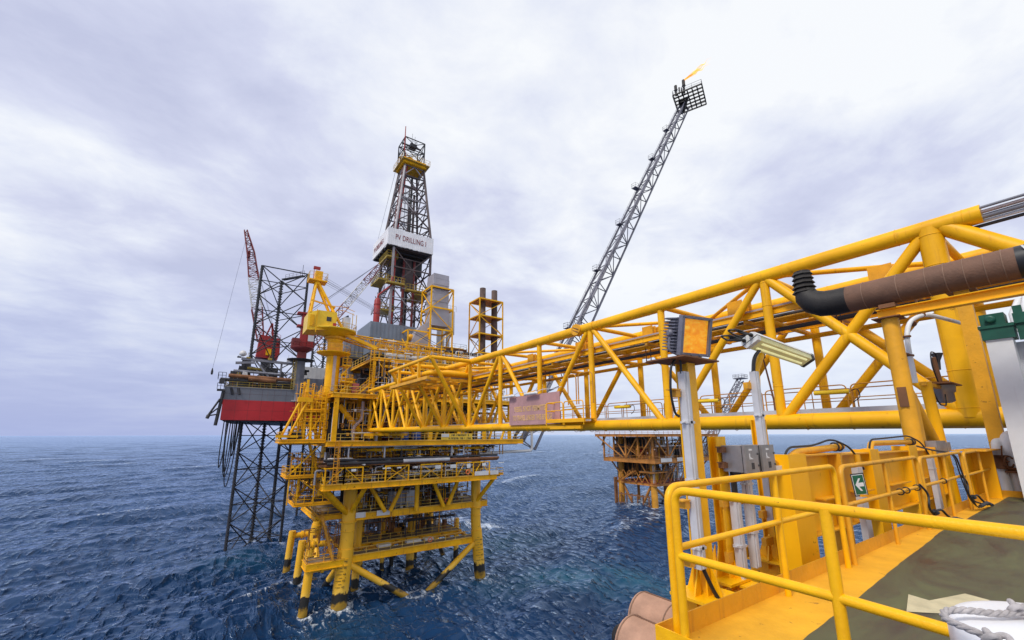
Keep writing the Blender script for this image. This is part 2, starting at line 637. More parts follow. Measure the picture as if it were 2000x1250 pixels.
    n1 = node(nt, 'ShaderNodeTexNoise', noise_type='RIDGED_MULTIFRACTAL', ins={'Scale': 0.40, 'Detail': 6.0, 'Roughness': 0.55, 'Lacunarity': 2.1, 'Distortion': 0.15})
    n1.inputs['Offset'].default_value = 0.85
    n1.inputs['Gain'].default_value = 1.6
    n2 = node(nt, 'ShaderNodeTexNoise', ins={'Scale': 0.075, 'Detail': 6.0, 'Roughness': 0.62, 'Distortion': 0.3})
    for n_ in (n1, n2):
        L(mp.outputs[0], n_.inputs['Vector'])
    n3 = node(nt, 'ShaderNodeTexNoise', ins={'Scale': 0.016, 'Detail': 5.0, 'Roughness': 0.6})
    L(mp.outputs[0], n3.inputs['Vector'])
    h0 = node(nt, 'ShaderNodeMath', operation='MULTIPLY_ADD', ins={1: 5.0})
    L(n3.outputs[0], h0.inputs[0])
    L(n1.outputs[0], h0.inputs[2])
    hs = node(nt, 'ShaderNodeMath', operation='MULTIPLY_ADD', ins={1: 1.8})
    L(n2.outputs[0], hs.inputs[0])
    L(h0.outputs[0], hs.inputs[2])
    bp = node(nt, 'ShaderNodeBump', ins={'Strength': 0.9, 'Distance': 0.45})
    bs = node(nt, 'ShaderNodeMapRange', ins={1: 80.0, 2: 1500.0, 3: 1.0, 4: 0.55})
    L(camd.outputs['Value'], bs.inputs[0])
    L(bs.outputs[0], bp.inputs['Strength'])
    L(hs.outputs[0], bp.inputs['Height'])
    L(bp.outputs[0], b.inputs['Normal'])
    # foam mask
    fa = node(nt, 'ShaderNodeAttribute', attribute_name='foam')
    ta = node(nt, 'ShaderNodeAttribute', attribute_name='teal')
    mp2 = node(nt, 'ShaderNodeMapping')
    mp2.inputs['Rotation'].default_value = (0, 0, -base)
    mp2.inputs['Scale'].default_value = (1.0, 0.38, 1.0)
    L(geo.outputs['Position'], mp2.inputs[0])
    fn = node(nt, 'ShaderNodeTexNoise', ins={'Scale': 1.1, 'Detail': 9.0, 'Roughness': 0.72, 'Distortion': 0.9})
    L(mp2.outputs[0], fn.inputs['Vector'])
    fs = node(nt, 'ShaderNodeMath', operation='MULTIPLY_ADD', ins={1: 0.36})
    L(fa.outputs['Fac'], fs.inputs[0])
    L(fn.outputs[0], fs.inputs[2])
    fr = ramp(nt, [(0.70, 0.0), (0.86, 1.0)])
    L(fs.outputs[0], fr.inputs[0])
    cn = node(nt, 'ShaderNodeTexNoise', ins={'Scale': 0.03, 'Detail': 9.0, 'Roughness': 0.7})
    L(mp.outputs[0], cn.inputs['Vector'])
    cc = ramp(nt, [(0.35, (0.006, 0.025, 0.072)), (0.65, (0.012, 0.042, 0.112))])
    L(cn.outputs[0], cc.inputs[0])
    tm = node(nt, 'ShaderNodeMixRGB')
    tm.inputs[2].default_value = (0.022, 0.105, 0.150, 1)
    tn = node(nt, 'ShaderNodeMath', operation='MULTIPLY')
    trr = ramp(nt, [(0.36, 0.25), (0.62, 1.0)])
    L(n2.outputs[0], trr.inputs[0])
    L(ta.outputs['Fac'], tn.inputs[0])
    L(trr.outputs[0], tn.inputs[1])
    L(tn.outputs[0], tm.inputs[0])
    L(cc.outputs[0], tm.inputs[1])
    fm = node(nt, 'ShaderNodeMixRGB')
    fm.inputs[2].default_value = (0.72, 0.76, 0.80, 1)
    L(fr.outputs[0], fm.inputs[0])
    L(tm.outputs[0], fm.inputs[1])
    L(fm.outputs[0], b.inputs['Base Color'])
    ra = node(nt, 'ShaderNodeMath', operation='MAXIMUM')
    L(rmap.outputs[0], ra.inputs[0])
    fr2 = node(nt, 'ShaderNodeMath', operation='MULTIPLY', ins={1: 0.8})
    L(fr.outputs[0], fr2.inputs[0])
    L(fr2.outputs[0], ra.inputs[1])
    b.inputs['Specular IOR Level'].default_value = 0.0
    b.inputs['Roughness'].default_value = 1.0
    gl = node(nt, 'ShaderNodeBsdfGlossy')
    gl.inputs['Color'].default_value = (0.66, 0.80, 1.0, 1)
    L(ra.outputs[0], gl.inputs['Roughness'])
    L(bp.outputs[0], gl.inputs['Normal'])
    fz = node(nt, 'ShaderNodeFresnel', ins={'IOR': 1.333})
    L(bp.outputs[0], fz.inputs['Normal'])
    ms = node(nt, 'ShaderNodeMixShader')
    L(fz.outputs[0], ms.inputs[0])
    L(b.outputs[0], ms.inputs[1])
    L(gl.outputs[0], ms.inputs[2])
    L(ms.outputs[0], nt.nodes['Material Output'].inputs['Surface'])
    me.materials.append(m)


build_sea()

# ================================================================== near deck
DZ = -1.5


def build_deck():
    # steel deck plate (structure): one slab, the walking surface painted on top
    m = MB()
    m.box(2.78, 26, -9, 2.2, DZ - 0.012, DZ)
    for k in range(9):
        m.ibeam((2.95 + k * 2.6, -9, DZ - 0.16), (2.95 + k * 2.6, 2.2, DZ - 0.16), 0.30, 0.15)
    m.ibeam((2.78, 2.12, DZ - 0.38), (26, 2.12, DZ - 0.38), 0.74, 0.16)
    d = m.build('deck', deck_yellow)
    d['kind'] = 'structure'
    rng = random.Random(3)
    edge = []
    for i in range(150):
        s = 2.8 + i * 0.155
        t0 = min(1.96, 1.62 + 0.055 * (s - 3.2))
        edge.append((s, t0 + 0.006 * math.sin(s * 2.1) + rng.uniform(-0.004, 0.004), DZ + 0.004))
    g = MB()
    n = len(edge)
    g.add(edge + [(e[0], -9, DZ + 0.004) for e in edge],
          [(i, i + 1, n + i + 1, n + i) for i in range(n - 1)])
    g.build('deck_coating', deck_green, d)
    a = MB()
    z = DZ + 0.008
    ax = Vector((1, -0.29, 0)).normalized()
    ay = Vector((0.29, 1, 0)).normalized()
    o = Vector((5.36, 1.36, z))
    shp = [(-0.30, -0.02), (0.19, 0.235), (0.19, 0.075), (0.72, 0.075), (0.72, -0.10), (0.19, -0.10), (0.19, -0.27)]
    o = Vector((5.33, 1.30, z))
    a.add([o + ax * p[0] + ay * p[1] for p in shp], [tuple(range(len(shp)))])
    a.build('painted_arrow', paint('faded_arrow_paint', (0.55, 0.48, 0.30), 0.8, var=0.15, rust=0.10, rustcol=(0.2, 0.14, 0.05), scale=6), d)
    # kick plates round the edge
    k = MB()
    k.bar((2.78, 2.2, DZ + 0.075), (14.9, 2.2, DZ + 0.075), 0.010, 0.15)
    k.build('kick_plate', yellow_worn, d)
    k = MB()
    k.bar((2.775, 2.205, DZ + 0.075), (2.775, -9, DZ + 0.075), 0.010, 0.15)
    k.build('kick_plate', yellow_rail, d)


deck_yellow = paint('deck_edge_yellow', (0.80, 0.38, 0.012), 0.6, var=0.14, rust=0.42, rustcol=(0.30, 0.12, 0.02), col2=(0.90, 0.46, 0.02), scale=2.2, bump=0.2)


def deck_green_mat():
    m = bpy.data.materials.new('green_deck_coating')
    m.use_nodes = True
    nt = m.node_tree
    L = nt.links.new
    b = nt.nodes['Principled BSDF']
    tc = node(nt, 'ShaderNodeTexCoord')
    mp = node(nt, 'ShaderNodeMapping')
    mp.inputs['Scale'].default_value = (0.55, 1.5, 1)
    mp.inputs['Rotation'].default_value = (0, 0, R(-20))
    L(tc.outputs['Object'], mp.inputs[0])
    n1 = node(nt, 'ShaderNodeTexNoise', ins={'Scale': 1.0, 'Detail': 9.0, 'Roughness': 0.68, 'Distortion': 0.9})
    L(mp.outputs[0], n1.inputs['Vector'])
    cr = ramp(nt, [(0.36, (0.050, 0.042, 0.036)), (0.50, (0.085, 0.080, 0.042)), (0.64, (0.115, 0.118, 0.050))])
    L(n1.outputs[0], cr.inputs[0])
    n2 = node(nt, 'ShaderNodeTexNoise', ins={'Scale': 5.0, 'Detail': 8.0, 'Roughness': 0.75, 'Distortion': 0.6})
    L(mp.outputs[0], n2.inputs['Vector'])
    r2 = ramp(nt, [(0.62, 0.0), (0.74, 0.75)])
    L(n2.outputs[0], r2.inputs[0])
    mx = node(nt, 'ShaderNodeMixRGB')
    mx.inputs[2].default_value = (0.13, 0.075, 0.045, 1)
    L(r2.outputs[0], mx.inputs[0])
    L(cr.outputs[0], mx.inputs[1])
    L(mx.outputs[0], b.inputs['Base Color'])
    rr = ramp(nt, [(0.35, 0.36), (0.62, 0.72)])
    L(n1.outputs[0], rr.inputs[0])
    L(rr.outputs[0], b.inputs['Roughness'])
    n3 = node(nt, 'ShaderNodeTexNoise', ins={'Scale': 220.0, 'Detail': 3.0})
    L(tc.outputs['Object'], n3.inputs['Vector'])
    bp = node(nt, 'ShaderNodeBump', ins={'Strength': 0.5, 'Distance': 0.004})
    L(n3.outputs[0], bp.inputs['Height'])
    L(bp.outputs[0], b.inputs['Normal'])
    return m


deck_green = deck_green_mat()
build_deck()

TOP, MID = -0.40, -0.845


def build_guard_rails():
    r = 0.029
    # rail along the outer edge of our deck, closest to the eye
    t = thing('guard_rail', 'thick yellow guard rail closest to the camera, slanting down to the white lid', 'guard rail', (2.8, 1.95, DZ), 'guard rails of the green deck')
    m = MB()
    m.path(fillet([(2.80, 1.98, DZ), (2.80, 1.98, TOP), (2.78, -6.5, TOP - 0.02)], 0.10, 7), r, 14)
    m.build('top_rail', yellow_rail, t)
    for y in (1.03, -0.35, -1.8, -3.2, -4.6):
        m = MB()
        m.tube((2.79, y, DZ), (2.79, y, TOP), r * 1.02, n=14)
        m.build('post', yellow_rail, t)
    m = MB()
    m.path([(2.80, 1.98, MID), (2.79, 1.03, MID), (2.785, 0.42, MID - 0.02)], r * 0.95, 14)
    m.build('mid_rail', yellow_rail, t)
    # three bent-tube sections along the sea edge
    secs = [(2.90, 6.12, (4.62,), 'yellow guard rail in front of the two steel boxes, left of the arrow sign'),
            (6.32, 9.55, (7.95,), 'yellow guard rail in front of the green arrow sign'),
            (9.72, 12.75, (11.3,), 'yellow guard rail with tangled black cable at its end, right of the green arrow sign'),
            (13.0, 15.9, (14.5,), 'farthest short yellow guard rail just before the white pipes')]
    for i, (a, b, posts, lab) in enumerate(secs):
        t = thing('guard_rail', lab, 'guard rail', (a, 2.12, DZ), 'guard rails of the green deck')
        mt = yellow_rail if i == 0 else yellow_worn
        y = 2.11
        m = MB()
        m.path(fillet([(a, y, DZ), (a, y, TOP), (b, y, TOP + 0.02), (b, y, DZ)], 0.13, 7), r, 12)
        m.build('top_rail', mt, t)
        for p in posts:
            m = MB()
            m.tube((p, y, DZ), (p, y, TOP + 0.01), r * (0.95 if i == 0 else 0.85), n=12)
            m.build('post', mt, t)
        m = MB()
        m.tube((a, y, MID), (b, y, MID + 0.01), r * 0.9, n=12)
        m.build('mid_rail', mt, t)


build_guard_rails()


def each(name, mat, parent, items, fn):
    for it in items:
        mb = MB()
        fn(mb, it)
        mb.build(name, mat, parent)


def strap(mb, c, w, d):
    """galvanised clip strap round a cable tray, with ears"""
    x, y, z = c
    mb.box(x - w / 2 - 0.012, x + w / 2 + 0.012, y - d / 2 - 0.012, y + d / 2 + 0.006, z - 0.012, z + 0.012)
    mb.box(x - w / 2 - 0.055, x - w / 2 - 0.012, y - 0.02, y + 0.02, z - 0.006, z + 0.006)
    mb.box(x + w / 2 + 0.012, x + w / 2 + 0.055, y - 0.02, y + 0.02, z - 0.006, z + 0.006)


def outrigger_foot(t, s, y0, name='foot_bracket', w=0.54, DZ=DZ + 0.12):
    """stub beam cantilevered from the deck edge with a base plate and gussets"""
    m = MB()
    m.ibeam((s, 1.8, DZ - 0.20), (s, y0 + 0.33, DZ - 0.20), 0.26, 0.26, 0.02)
    m.box(s - w / 2, s + w / 2, y0 - 0.24, y0 + 0.24, DZ - 0.065, DZ - 0.04)
    for sg in (-1, 1):
        m.prism([(s + sg * 0.09, y0 - 0.012, DZ - 0.04), (s + sg * 0.20, y0 - 0.012, DZ - 0.04), (s + sg * 0.09, y0 - 0.012, DZ + 0.24)], (0, 0.018, 0))
        m.prism([(s - 0.012, y0 + sg * 0.09, DZ - 0.04), (s - 0.012, y0 + sg * 0.20, DZ - 0.04), (s - 0.012, y0 + sg * 0.09, DZ + 0.24)], (0.018, 0, 0))
    m.build(name, yellow_rail, t)


def build_poles():
    before = {o.name for o in C.objects}
    # ---- floodlight pole
    t = thing('lamp_post', 'yellow steel post with white cable cover carrying the grey floodlight', 'lamp post', (3.84, 2.47, DZ), 'lamp posts at the deck edge')
    outrigger_foot(t, 3.84, 2.47)
    m = MB()
    m.ibeam((3.84, 2.47, DZ - 0.04), (3.84, 2.47, 0.74), 0.16, 0.15, 0.018, up=(0, 1, 0))
    m.build('post', yellow_rail, t)
    m = MB()
    m.box(3.65, 3.75, 2.37, 2.45, -1.18, 0.64)
    m.box(3.68, 3.72, 2.358, 2.37, -1.17, 0.63)
    m.build('cable_cover', tray_cover, t)
    each('clip', tray_cover, t, (0.14, -0.40, -1.0), lambda m, z: strap(m, (3.70, 2.41, z), 0.10, 0.08))
    each('bracket', yellow_worn, t, (0.42, -0.62, -1.12),
         lambda m, z: m.box(3.55, 3.63, 2.42, 2.50, z - 0.035, z + 0.035).box(3.49, 3.63, 2.41, 2.51, z + 0.033, z + 0.045))
    m = MB()
    m.path(fillet([(3.66, 2.41, 0.62), (3.66, 2.40, 0.80), (3.50, 2.42, 0.72), (3.47, 2.44, 0.42), (3.56, 2.46, 0.22), (3.64, 2.47, 0.20)], 0.12), 0.013, 8)
    m.build('cable', black_rubber, t)
    m = MB()
    m.path(fillet([(3.99, 2.46, 0.72), (4.0, 2.46, 0.5), (3.92, 2.49, 0.35), (3.88, 2.50, 0.1)], 0.1), 0.010, 8)
    m.build('cable', black_rubber, t)
    m = MB()
    m.path(fillet([(3.72, 2.41, -1.15), (3.80, 2.33, -1.40), (3.86, 2.25, -1.52)], 0.1), 0.02, 8)
    m.build('cable', black_rubber, t)
    m = MB()
    m.box(3.45, 4.14, 2.22, 2.70, 0.755, 0.770)
    m.build('top_plate', rust_plate, t)

    # ---- floodlight on it
    f = thing('floodlight', 'grey finned floodlight with an amber glass on the post top plate', 'floodlight', (3.84, 2.40, 0.77))
    c = Vector((3.80, 2.42, 1.08))
    tilt = Matrix.Rotation(R(-14), 3, 'Z') @ Matrix.Rotation(R(13), 3, 'X')

    def P(x, y, z):
        return c + tilt @ Vector((x, y, z))

    def tb(mb, x0, x1, y0, y1, z0, z1):
        o = len(mb.v)
        mb.box(x0, x1, y0, y1, z0, z1)
        mb.v[o:] = [tuple(P(*p)) for p in mb.v[o:]]
    w = 0.245
    m = MB()                                              # front frame
    for a in ((-w, w, w - 0.035, w), (-w, w, -w, -w + 0.035)):
        tb(m, a[0], a[1], -0.20, -0.13, a[2], a[3])
    tb(m, -w, -w + 0.04, -0.20, -0.13, -w + 0.035, w - 0.035)
    tb(m, w - 0.04, w, -0.20, -0.13, -w + 0.035, w - 0.035)
    for i in range(4):
        for sg in (-1, 1):
            m.lathe(P(-0.2 + i * 0.133, -0.20, sg * (w - 0.017)), tilt @ Vector((0, -1, 0)), [(0.012, 0), (0.010, 0.012)], 8)
    m.build('front_frame', flood_grey, f)
    m = MB()
    tb(m, -w + 0.04, w - 0.04, -0.165, -0.15, -w + 0.035, w - 0.035)
    m.build('glass', amber_glass, f)
    m = MB()                                              # tapering housing
    prof = [(-0.13, 0.225), (0.02, 0.215), (0.14, 0.17), (0.20, 0.10)]
    vs, fs = [], []
    for y, h in prof:
        for x, z in ((-h, -h), (h, -h), (h, h), (-h, h)):
            vs.append(P(x, y, z))
    for i in range(len(prof) - 1):
        for k in range(4):
            j = (k + 1) % 4
            fs.append((i * 4 + k, i * 4 + j, i * 4 + 4 + j, i * 4 + 4 + k))
    fs += [(0, 3, 2, 1), (12, 13, 14, 15)]
    m.add(vs, fs)
    m.build('housing', flood_grey, f)
    for sg in (-1, 1):
        m = MB()
        for i in range(11):
            z = -0.20 + i * 0.04
            o = len(m.v)
            m.prism([(sg * 0.20, -0.12, z), (sg * 0.275, -0.10, z), (sg * 0.285, 0.04, z), (sg * 0.235, 0.16, z), (sg * 0.10, 0.21, z)], (0, 0, 0.014))
            m.v[o:] = [tuple(P(*p)) for p in m.v[o:]]
        m.build('cooling_fins', flood_grey, f)
    m = MB()
    for sg in (-1, 1):
        m.path(fillet([P(sg * 0.27, -0.02, 0.02), P(sg * 0.275, -0.02, -0.2), (3.84 + sg * 0.25, 2.42, 0.83), (3.84 + sg * 0.16, 2.42, 0.785)], 0.06), 0.022, 8)
        m.lathe(P(sg * 0.24, -0.02, 0.02), tilt @ Vector((sg, 0, 0)), [(0.05, 0), (0.05, 0.05), (0.03, 0.065)], 12)
    m.box(3.66, 4.02, 2.38, 2.46, 0.770, 0.79)
    m.build('yoke', flood_grey, f)

    # ---- post of the fluorescent lamp
    t = thing('lamp_post', 'yellow steel post with white cable cover under the long fluorescent lamp', 'lamp post', (5.52, 2.62, DZ), 'lamp posts at the deck edge')
    outrigger_foot(t, 5.52, 2.62, w=0.36)
    m = MB()
    m.ibeam((5.52, 2.62, DZ - 0.04), (5.52, 2.62, 0.20), 0.15, 0.15, 0.016, up=(0, 1, 0))
    m.path([(5.50, 2.60, 0.2), (5.62, 2.60, 0.86), (5.74, 2.56, 1.06)], 0.045, 10)
    m.build('post', yellow_rail, t)
    m = MB()
    m.box(5.33, 5.44, 2.49, 2.57, -1.0, 0.80)
    m.box(5.36, 5.41, 2.478, 2.49, -0.99, 0.79)
    m.build('cable_cover', tray_cover, t)
    each('clip', tray_cover, t, (0.25, -0.45), lambda m, z: strap(m, (5.385, 2.53, z), 0.11, 0.08))
    each('bracket', yellow_worn, t, (0.62, -0.9, -1.2), lambda m, z: m.box(5.22, 5.42, 2.56, 2.62, z - 0.04, z + 0.04))
    for k in range(3):
        m = MB()
        m.path(fillet([(5.34 + k * 0.03, 2.53, 0.79), (5.38 + k * 0.03, 2.52, 0.98), (5.56 + 0.02 * k, 2.50, 1.10), (5.66, 2.48, 1.13)], 0.15), 0.013, 7)
        m.build('cable', black_rubber, t)
    m = MB()
    m.path([(5.38, 2.53, -0.5), (5.40, 2.50, -1.1), (5.42, 2.42, -1.55)], 0.02, 7)
    m.build('cable', black_rubber, t)

    # ---- fluorescent lamp
    f = thing('fluorescent_lamp', 'long white fluorescent lamp with yellowed diffuser above the cable post', 'lamp', (6.1, 2.5, 1.05))
    a, b = Vector((5.18, 2.50, 1.19)), Vector((7.06, 2.50, 1.09))
    dx = (b - a).normalized()
    yv = Vector((0, 1, 0))
    zv = dx.cross(yv) * -1
    if zv.z < 0:
        zv = -zv
    rot = Matrix.Rotation(R(-28), 3, dx)
    yv, zv = rot @ yv, rot @ zv

    def bodyprism(mb, sec, a_, b_):
        o = len(mb.v)
        n = len(sec)
        vs = [a_ + yv * p[0] + zv * p[1] for p in sec] + [b_ + yv * p[0] + zv * p[1] for p in sec]
        mb.add(vs, [tuple(range(n)), tuple(range(n, 2 * n))] + [(i, (i + 1) % n, n + (i + 1) % n, n + i) for i in range(n)])
    m = MB()
    bodyprism(m, [(-0.125, 0.0), (0.125, 0.0), (0.115, 0.045), (0.075, 0.075), (-0.075, 0.075), (-0.115, 0.045)], a, b)
    m.build('lamp_body', lamp_white, f)
    m = MB()
    bodyprism(m, [(-0.112, -0.001), (0.112, -0.001), (0.09, -0.055), (-0.09, -0.055)], a + dx * 0.10, b - dx * 0.10)
    m.build('diffuser', diffuser_mat, f)
    m = MB()
    for sg in (-1, 1):
        p0 = a + dx * 0.22 + yv * 0.045 * sg - zv * 0.052
        q0 = b - dx * 0.22 + yv * 0.045 * sg - zv * 0.052
        m.tube(p0, q0, 0.018, n=10)
    m.build('tube', tube_mat, f)
    m = MB()
    bodyprism(m, [(-0.118, -0.01), (0.118, -0.01), (0.095, -0.06), (-0.095, -0.06)], a + dx * 0.01, a + dx * 0.10)
    m.build('end_cap', lamp_white, f)
    m = MB()
    bodyprism(m, [(-0.128, 0.02), (0.128, 0.02), (0.10, -0.062), (-0.10, -0.062)], b - dx * 0.10, b - dx * 0.01)
    m.build('end_cap', dark_steel, f)
    m = MB()
    for sg in (-0.06, 0.06):
        m.lathe(a + yv * sg + zv * 0.03, -dx, [(0.025, -0.02), (0.025, 0.04), (0.015, 0.05), (0.015, 0.09)], 10)
        m.path(fillet([a + yv * sg + zv * 0.03 - dx * 0.05, a + yv * sg + zv * 0.04 - dx * 0.38, a + yv * (sg + 0.1) + zv * 0.10 - dx * 0.42,
                       a + yv * (sg + 0.16) + zv * 0.14 - dx * 0.1, a + yv * 0.06 + zv * 0.10 + dx * 0.35], 0.08), 0.012, 7)
        m.path(fillet([a + yv * sg + zv * 0.03 - dx * 0.05, a + yv * sg + zv * 0.0 - dx * 0.30, a + yv * (sg + 0.04) + zv * 0.06 - dx * 0.34,
                       a + yv * (sg + 0.05) + zv * 0.12 - dx * 0.02, a + yv * 0.02 + zv * 0.085 + dx * 0.3], 0.08), 0.010, 7)
    m.build('cable', black_rubber, f)

    # ---- stand with the two stainless boxes
    t = thing('box_stand', 'yellow outrigger frame with two white cable covers under the steel boxes', 'stand', (4.45, 2.55, DZ))
    outrigger_foot(t, 4.50, 2.66, w=0.62)
    m = MB()
    m.ibeam((4.50, 2.60, DZ - 0.04), (4.50, 2.60, 0.0), 0.12, 0.20, 0.014, up=(0, 1, 0))
    m.build('post', yellow_rail, t)
    each('cross_arm', yellow_worn, t, (-0.68, -1.22), lambda m, z: m.bar((4.38, 2.55, z), (5.02, 2.55, z), 0.05, 0.10))
    for (x, z0, z1) in ((4.545, -1.42, -0.60), (4.86, -1.36, -0.46)):
        m = MB()
        m.box(x - 0.055, x + 0.055, 2.43, 2.51, z0, z1)
        m.box(x - 0.025, x + 0.025, 2.42, 2.43, z0 + 0.01, z1 - 0.01)
        for z in (z1 - 0.05, (z0 + z1) / 2 - 0.1):
            strap(m, (x, 2.47, z), 0.11, 0.08)
        m.build('cable_cover', tray_cover, t)
    for x in (4.545, 4.86):
        m = MB()
        for k in range(4):
            dx_ = -0.045 + k * 0.03
            m.path([(x + dx_, 2.46, -0.36), (x + dx_, 2.46, -0.62)], 0.012, 6)
            m.path([(x + dx_ * 0.6, 2.46, -1.4), (x + dx_ * 0.5, 2.43, -1.5), (x + dx_ * 0.5 + 0.03, 2.34, -1.72)], 0.014, 6)
        m.build('cable_bundle', black_rubber, t)
    for i, (x, lab) in enumerate(((4.58, 'stainless steel switch box nearer the floodlight, with a white hook label'),
                                  (4.94, 'stainless steel switch box nearer the fluorescent lamp post'))):
        b = thing('switch_box', lab, 'switch box', (x, 2.40, -0.37), 'steel switch boxes at the deck edge')
        m = MB()
        m.box(x - 0.15, x + 0.15, 2.30, 2.54, -0.365, -0.095)
        m.build('enclosure', stainless, b)
        m = MB()
        m.box(x - 0.155, x + 0.155, 2.262, 2.290, -0.370, -0.090)
        m.build('door', stainless, b)
        m = MB()
        m.box(x - 0.152, x + 0.152, 2.290, 2.30, -0.366, -0.094)
        m.build('gasket', black_rubber, b)
        m = MB()
        m.box(x - 0.055, x + 0.015, 2.258, 2.261, -0.145, -0.127)
        m.build('name_plate', white_paint, b)
        m = MB()
        m.box(x - 0.055, x - 0.040, 2.257, 2.261, -0.235, -0.175)
        m.prism([(x - 0.055, 2.257, -0.235), (x + 0.03, 2.257, -0.232), (x - 0.035, 2.257, -0.212)], (0, 0.004, 0))
        m.build('hook_label', white_paint, b)
        m = MB()
        m.box(x - 0.02, x + 0.04, 2.258, 2.262, -0.335, -0.27)
        m.build('rating_plate', dark_steel, b)
        each('latch', dark_steel, b, (-0.18, -0.30), lambda m, z: m.lathe((x + 0.14, 2.262, z), (0, -1, 0), [(0.012, 0), (0.009, 0.012)], 8))
        m = MB()
        m.box(x - 0.09, x + 0.06, 2.36, 2.50, -0.43, -0.365)
        for k in range(4):
            m.lathe((x - 0.075 + k * 0.035, 2.43, -0.43), (0, 0, -1), [(0.017, 0), (0.017, 0.03), (0.012, 0.04)], 8)
        m.build('gland_plate', dark_steel, b)
        if i == 0:
            each('bracket', rust_plate, b, (-0.14, -0.30),
                 lambda m, z: m.box(x - 0.24, x - 0.15, 2.48, 2.55, z - 0.028, z + 0.028).box(x - 0.30, x - 0.15, 2.50, 2.53, z + 0.026, z + 0.036))


    for o in list(C.objects):
        if o.parent is None and o.type == 'EMPTY' and o.name not in before:
            o.location = (o.location.x * 1.15, o.location.y * 1.15, -1.725 + (o.location.z + 1.5) * 1.13)
            o.scale = (0.88, 0.88, 0.92) if o.name == 'floodlight' else (1.0, 1.0, 1.13)


flood_grey = paint('cast_grey_aluminium', (0.17, 0.165, 0.20), 0.45, metal=0.25, var=0.18, rust=0.12, rustcol=(0.10, 0.07, 0.05), scale=7.0, bump=0.2)


def amber_mat():
    m = bpy.data.materials.new('amber_reflector_glass')
    m.use_nodes = True
    nt = m.node_tree
    L = nt.links.new
    b = nt.nodes['Principled BSDF']
    tc = node(nt, 'ShaderNodeTexCoord')
    mp = node(nt, 'ShaderNodeMapping')
    mp.inputs['Scale'].default_value = (2.5, 2.5, 5)
    L(tc.outputs['Object'], mp.inputs[0])
    n1 = node(nt, 'ShaderNodeTexNoise', ins={'Scale': 3.0, 'Detail': 7.0, 'Roughness': 0.65, 'Distortion': 0.5})
    L(mp.outputs[0], n1.inputs['Vector'])
    cr = ramp(nt, [(0.33, (0.80, 0.22, 0.002)), (0.5, (1.0, 0.36, 0.004)), (0.68, (1.0, 0.55, 0.05))])
    L(n1.outputs[0], cr.inputs[0])
    L(cr.outputs[0], b.inputs['Base Color'])
    L(cr.outputs[0], b.inputs['Emission Color'])
    b.inputs['Emission Strength'].default_value = 0.30
    b.inputs['Roughness'].default_value = 0.35
    b.inputs['Coat Weight'].default_value = 0.15
    b.inputs['Coat Roughness'].default_value = 0.05
    return m


amber_glass = amber_mat()


def glassy(name, col, rough=0.25, trans=0.0, em=0.0):
    m = bpy.data.materials.new(name)
    m.use_nodes = True
    nt = m.node_tree
    b = nt.nodes['Principled BSDF']
    tc = node(nt, 'ShaderNodeTexCoord')
    n1 = node(nt, 'ShaderNodeTexNoise', ins={'Scale': 5.0, 'Detail': 4.0})
    nt.links.new(tc.outputs['Object'], n1.inputs['Vector'])
    cr = ramp(nt, [(0.35, tuple(c * 0.75 for c in col)), (0.65, col)])
    nt.links.new(n1.outputs[0], cr.inputs[0])
    nt.links.new(cr.outputs[0], b.inputs['Base Color'])
    b.inputs['Roughness'].default_value = rough
    b.inputs['Transmission Weight'].default_value = trans
    if em:
        b.inputs['Emission Color'].default_value = (*col, 1)
        b.inputs['Emission Strength'].default_value = em
    return m


diffuser_mat = glassy('yellowed_diffuser', (0.66, 0.62, 0.30), 0.25, em=0.12)
tube_mat = glassy('fluorescent_tube', (0.90, 0.86, 0.42), 0.2, em=0.35)
build_poles()


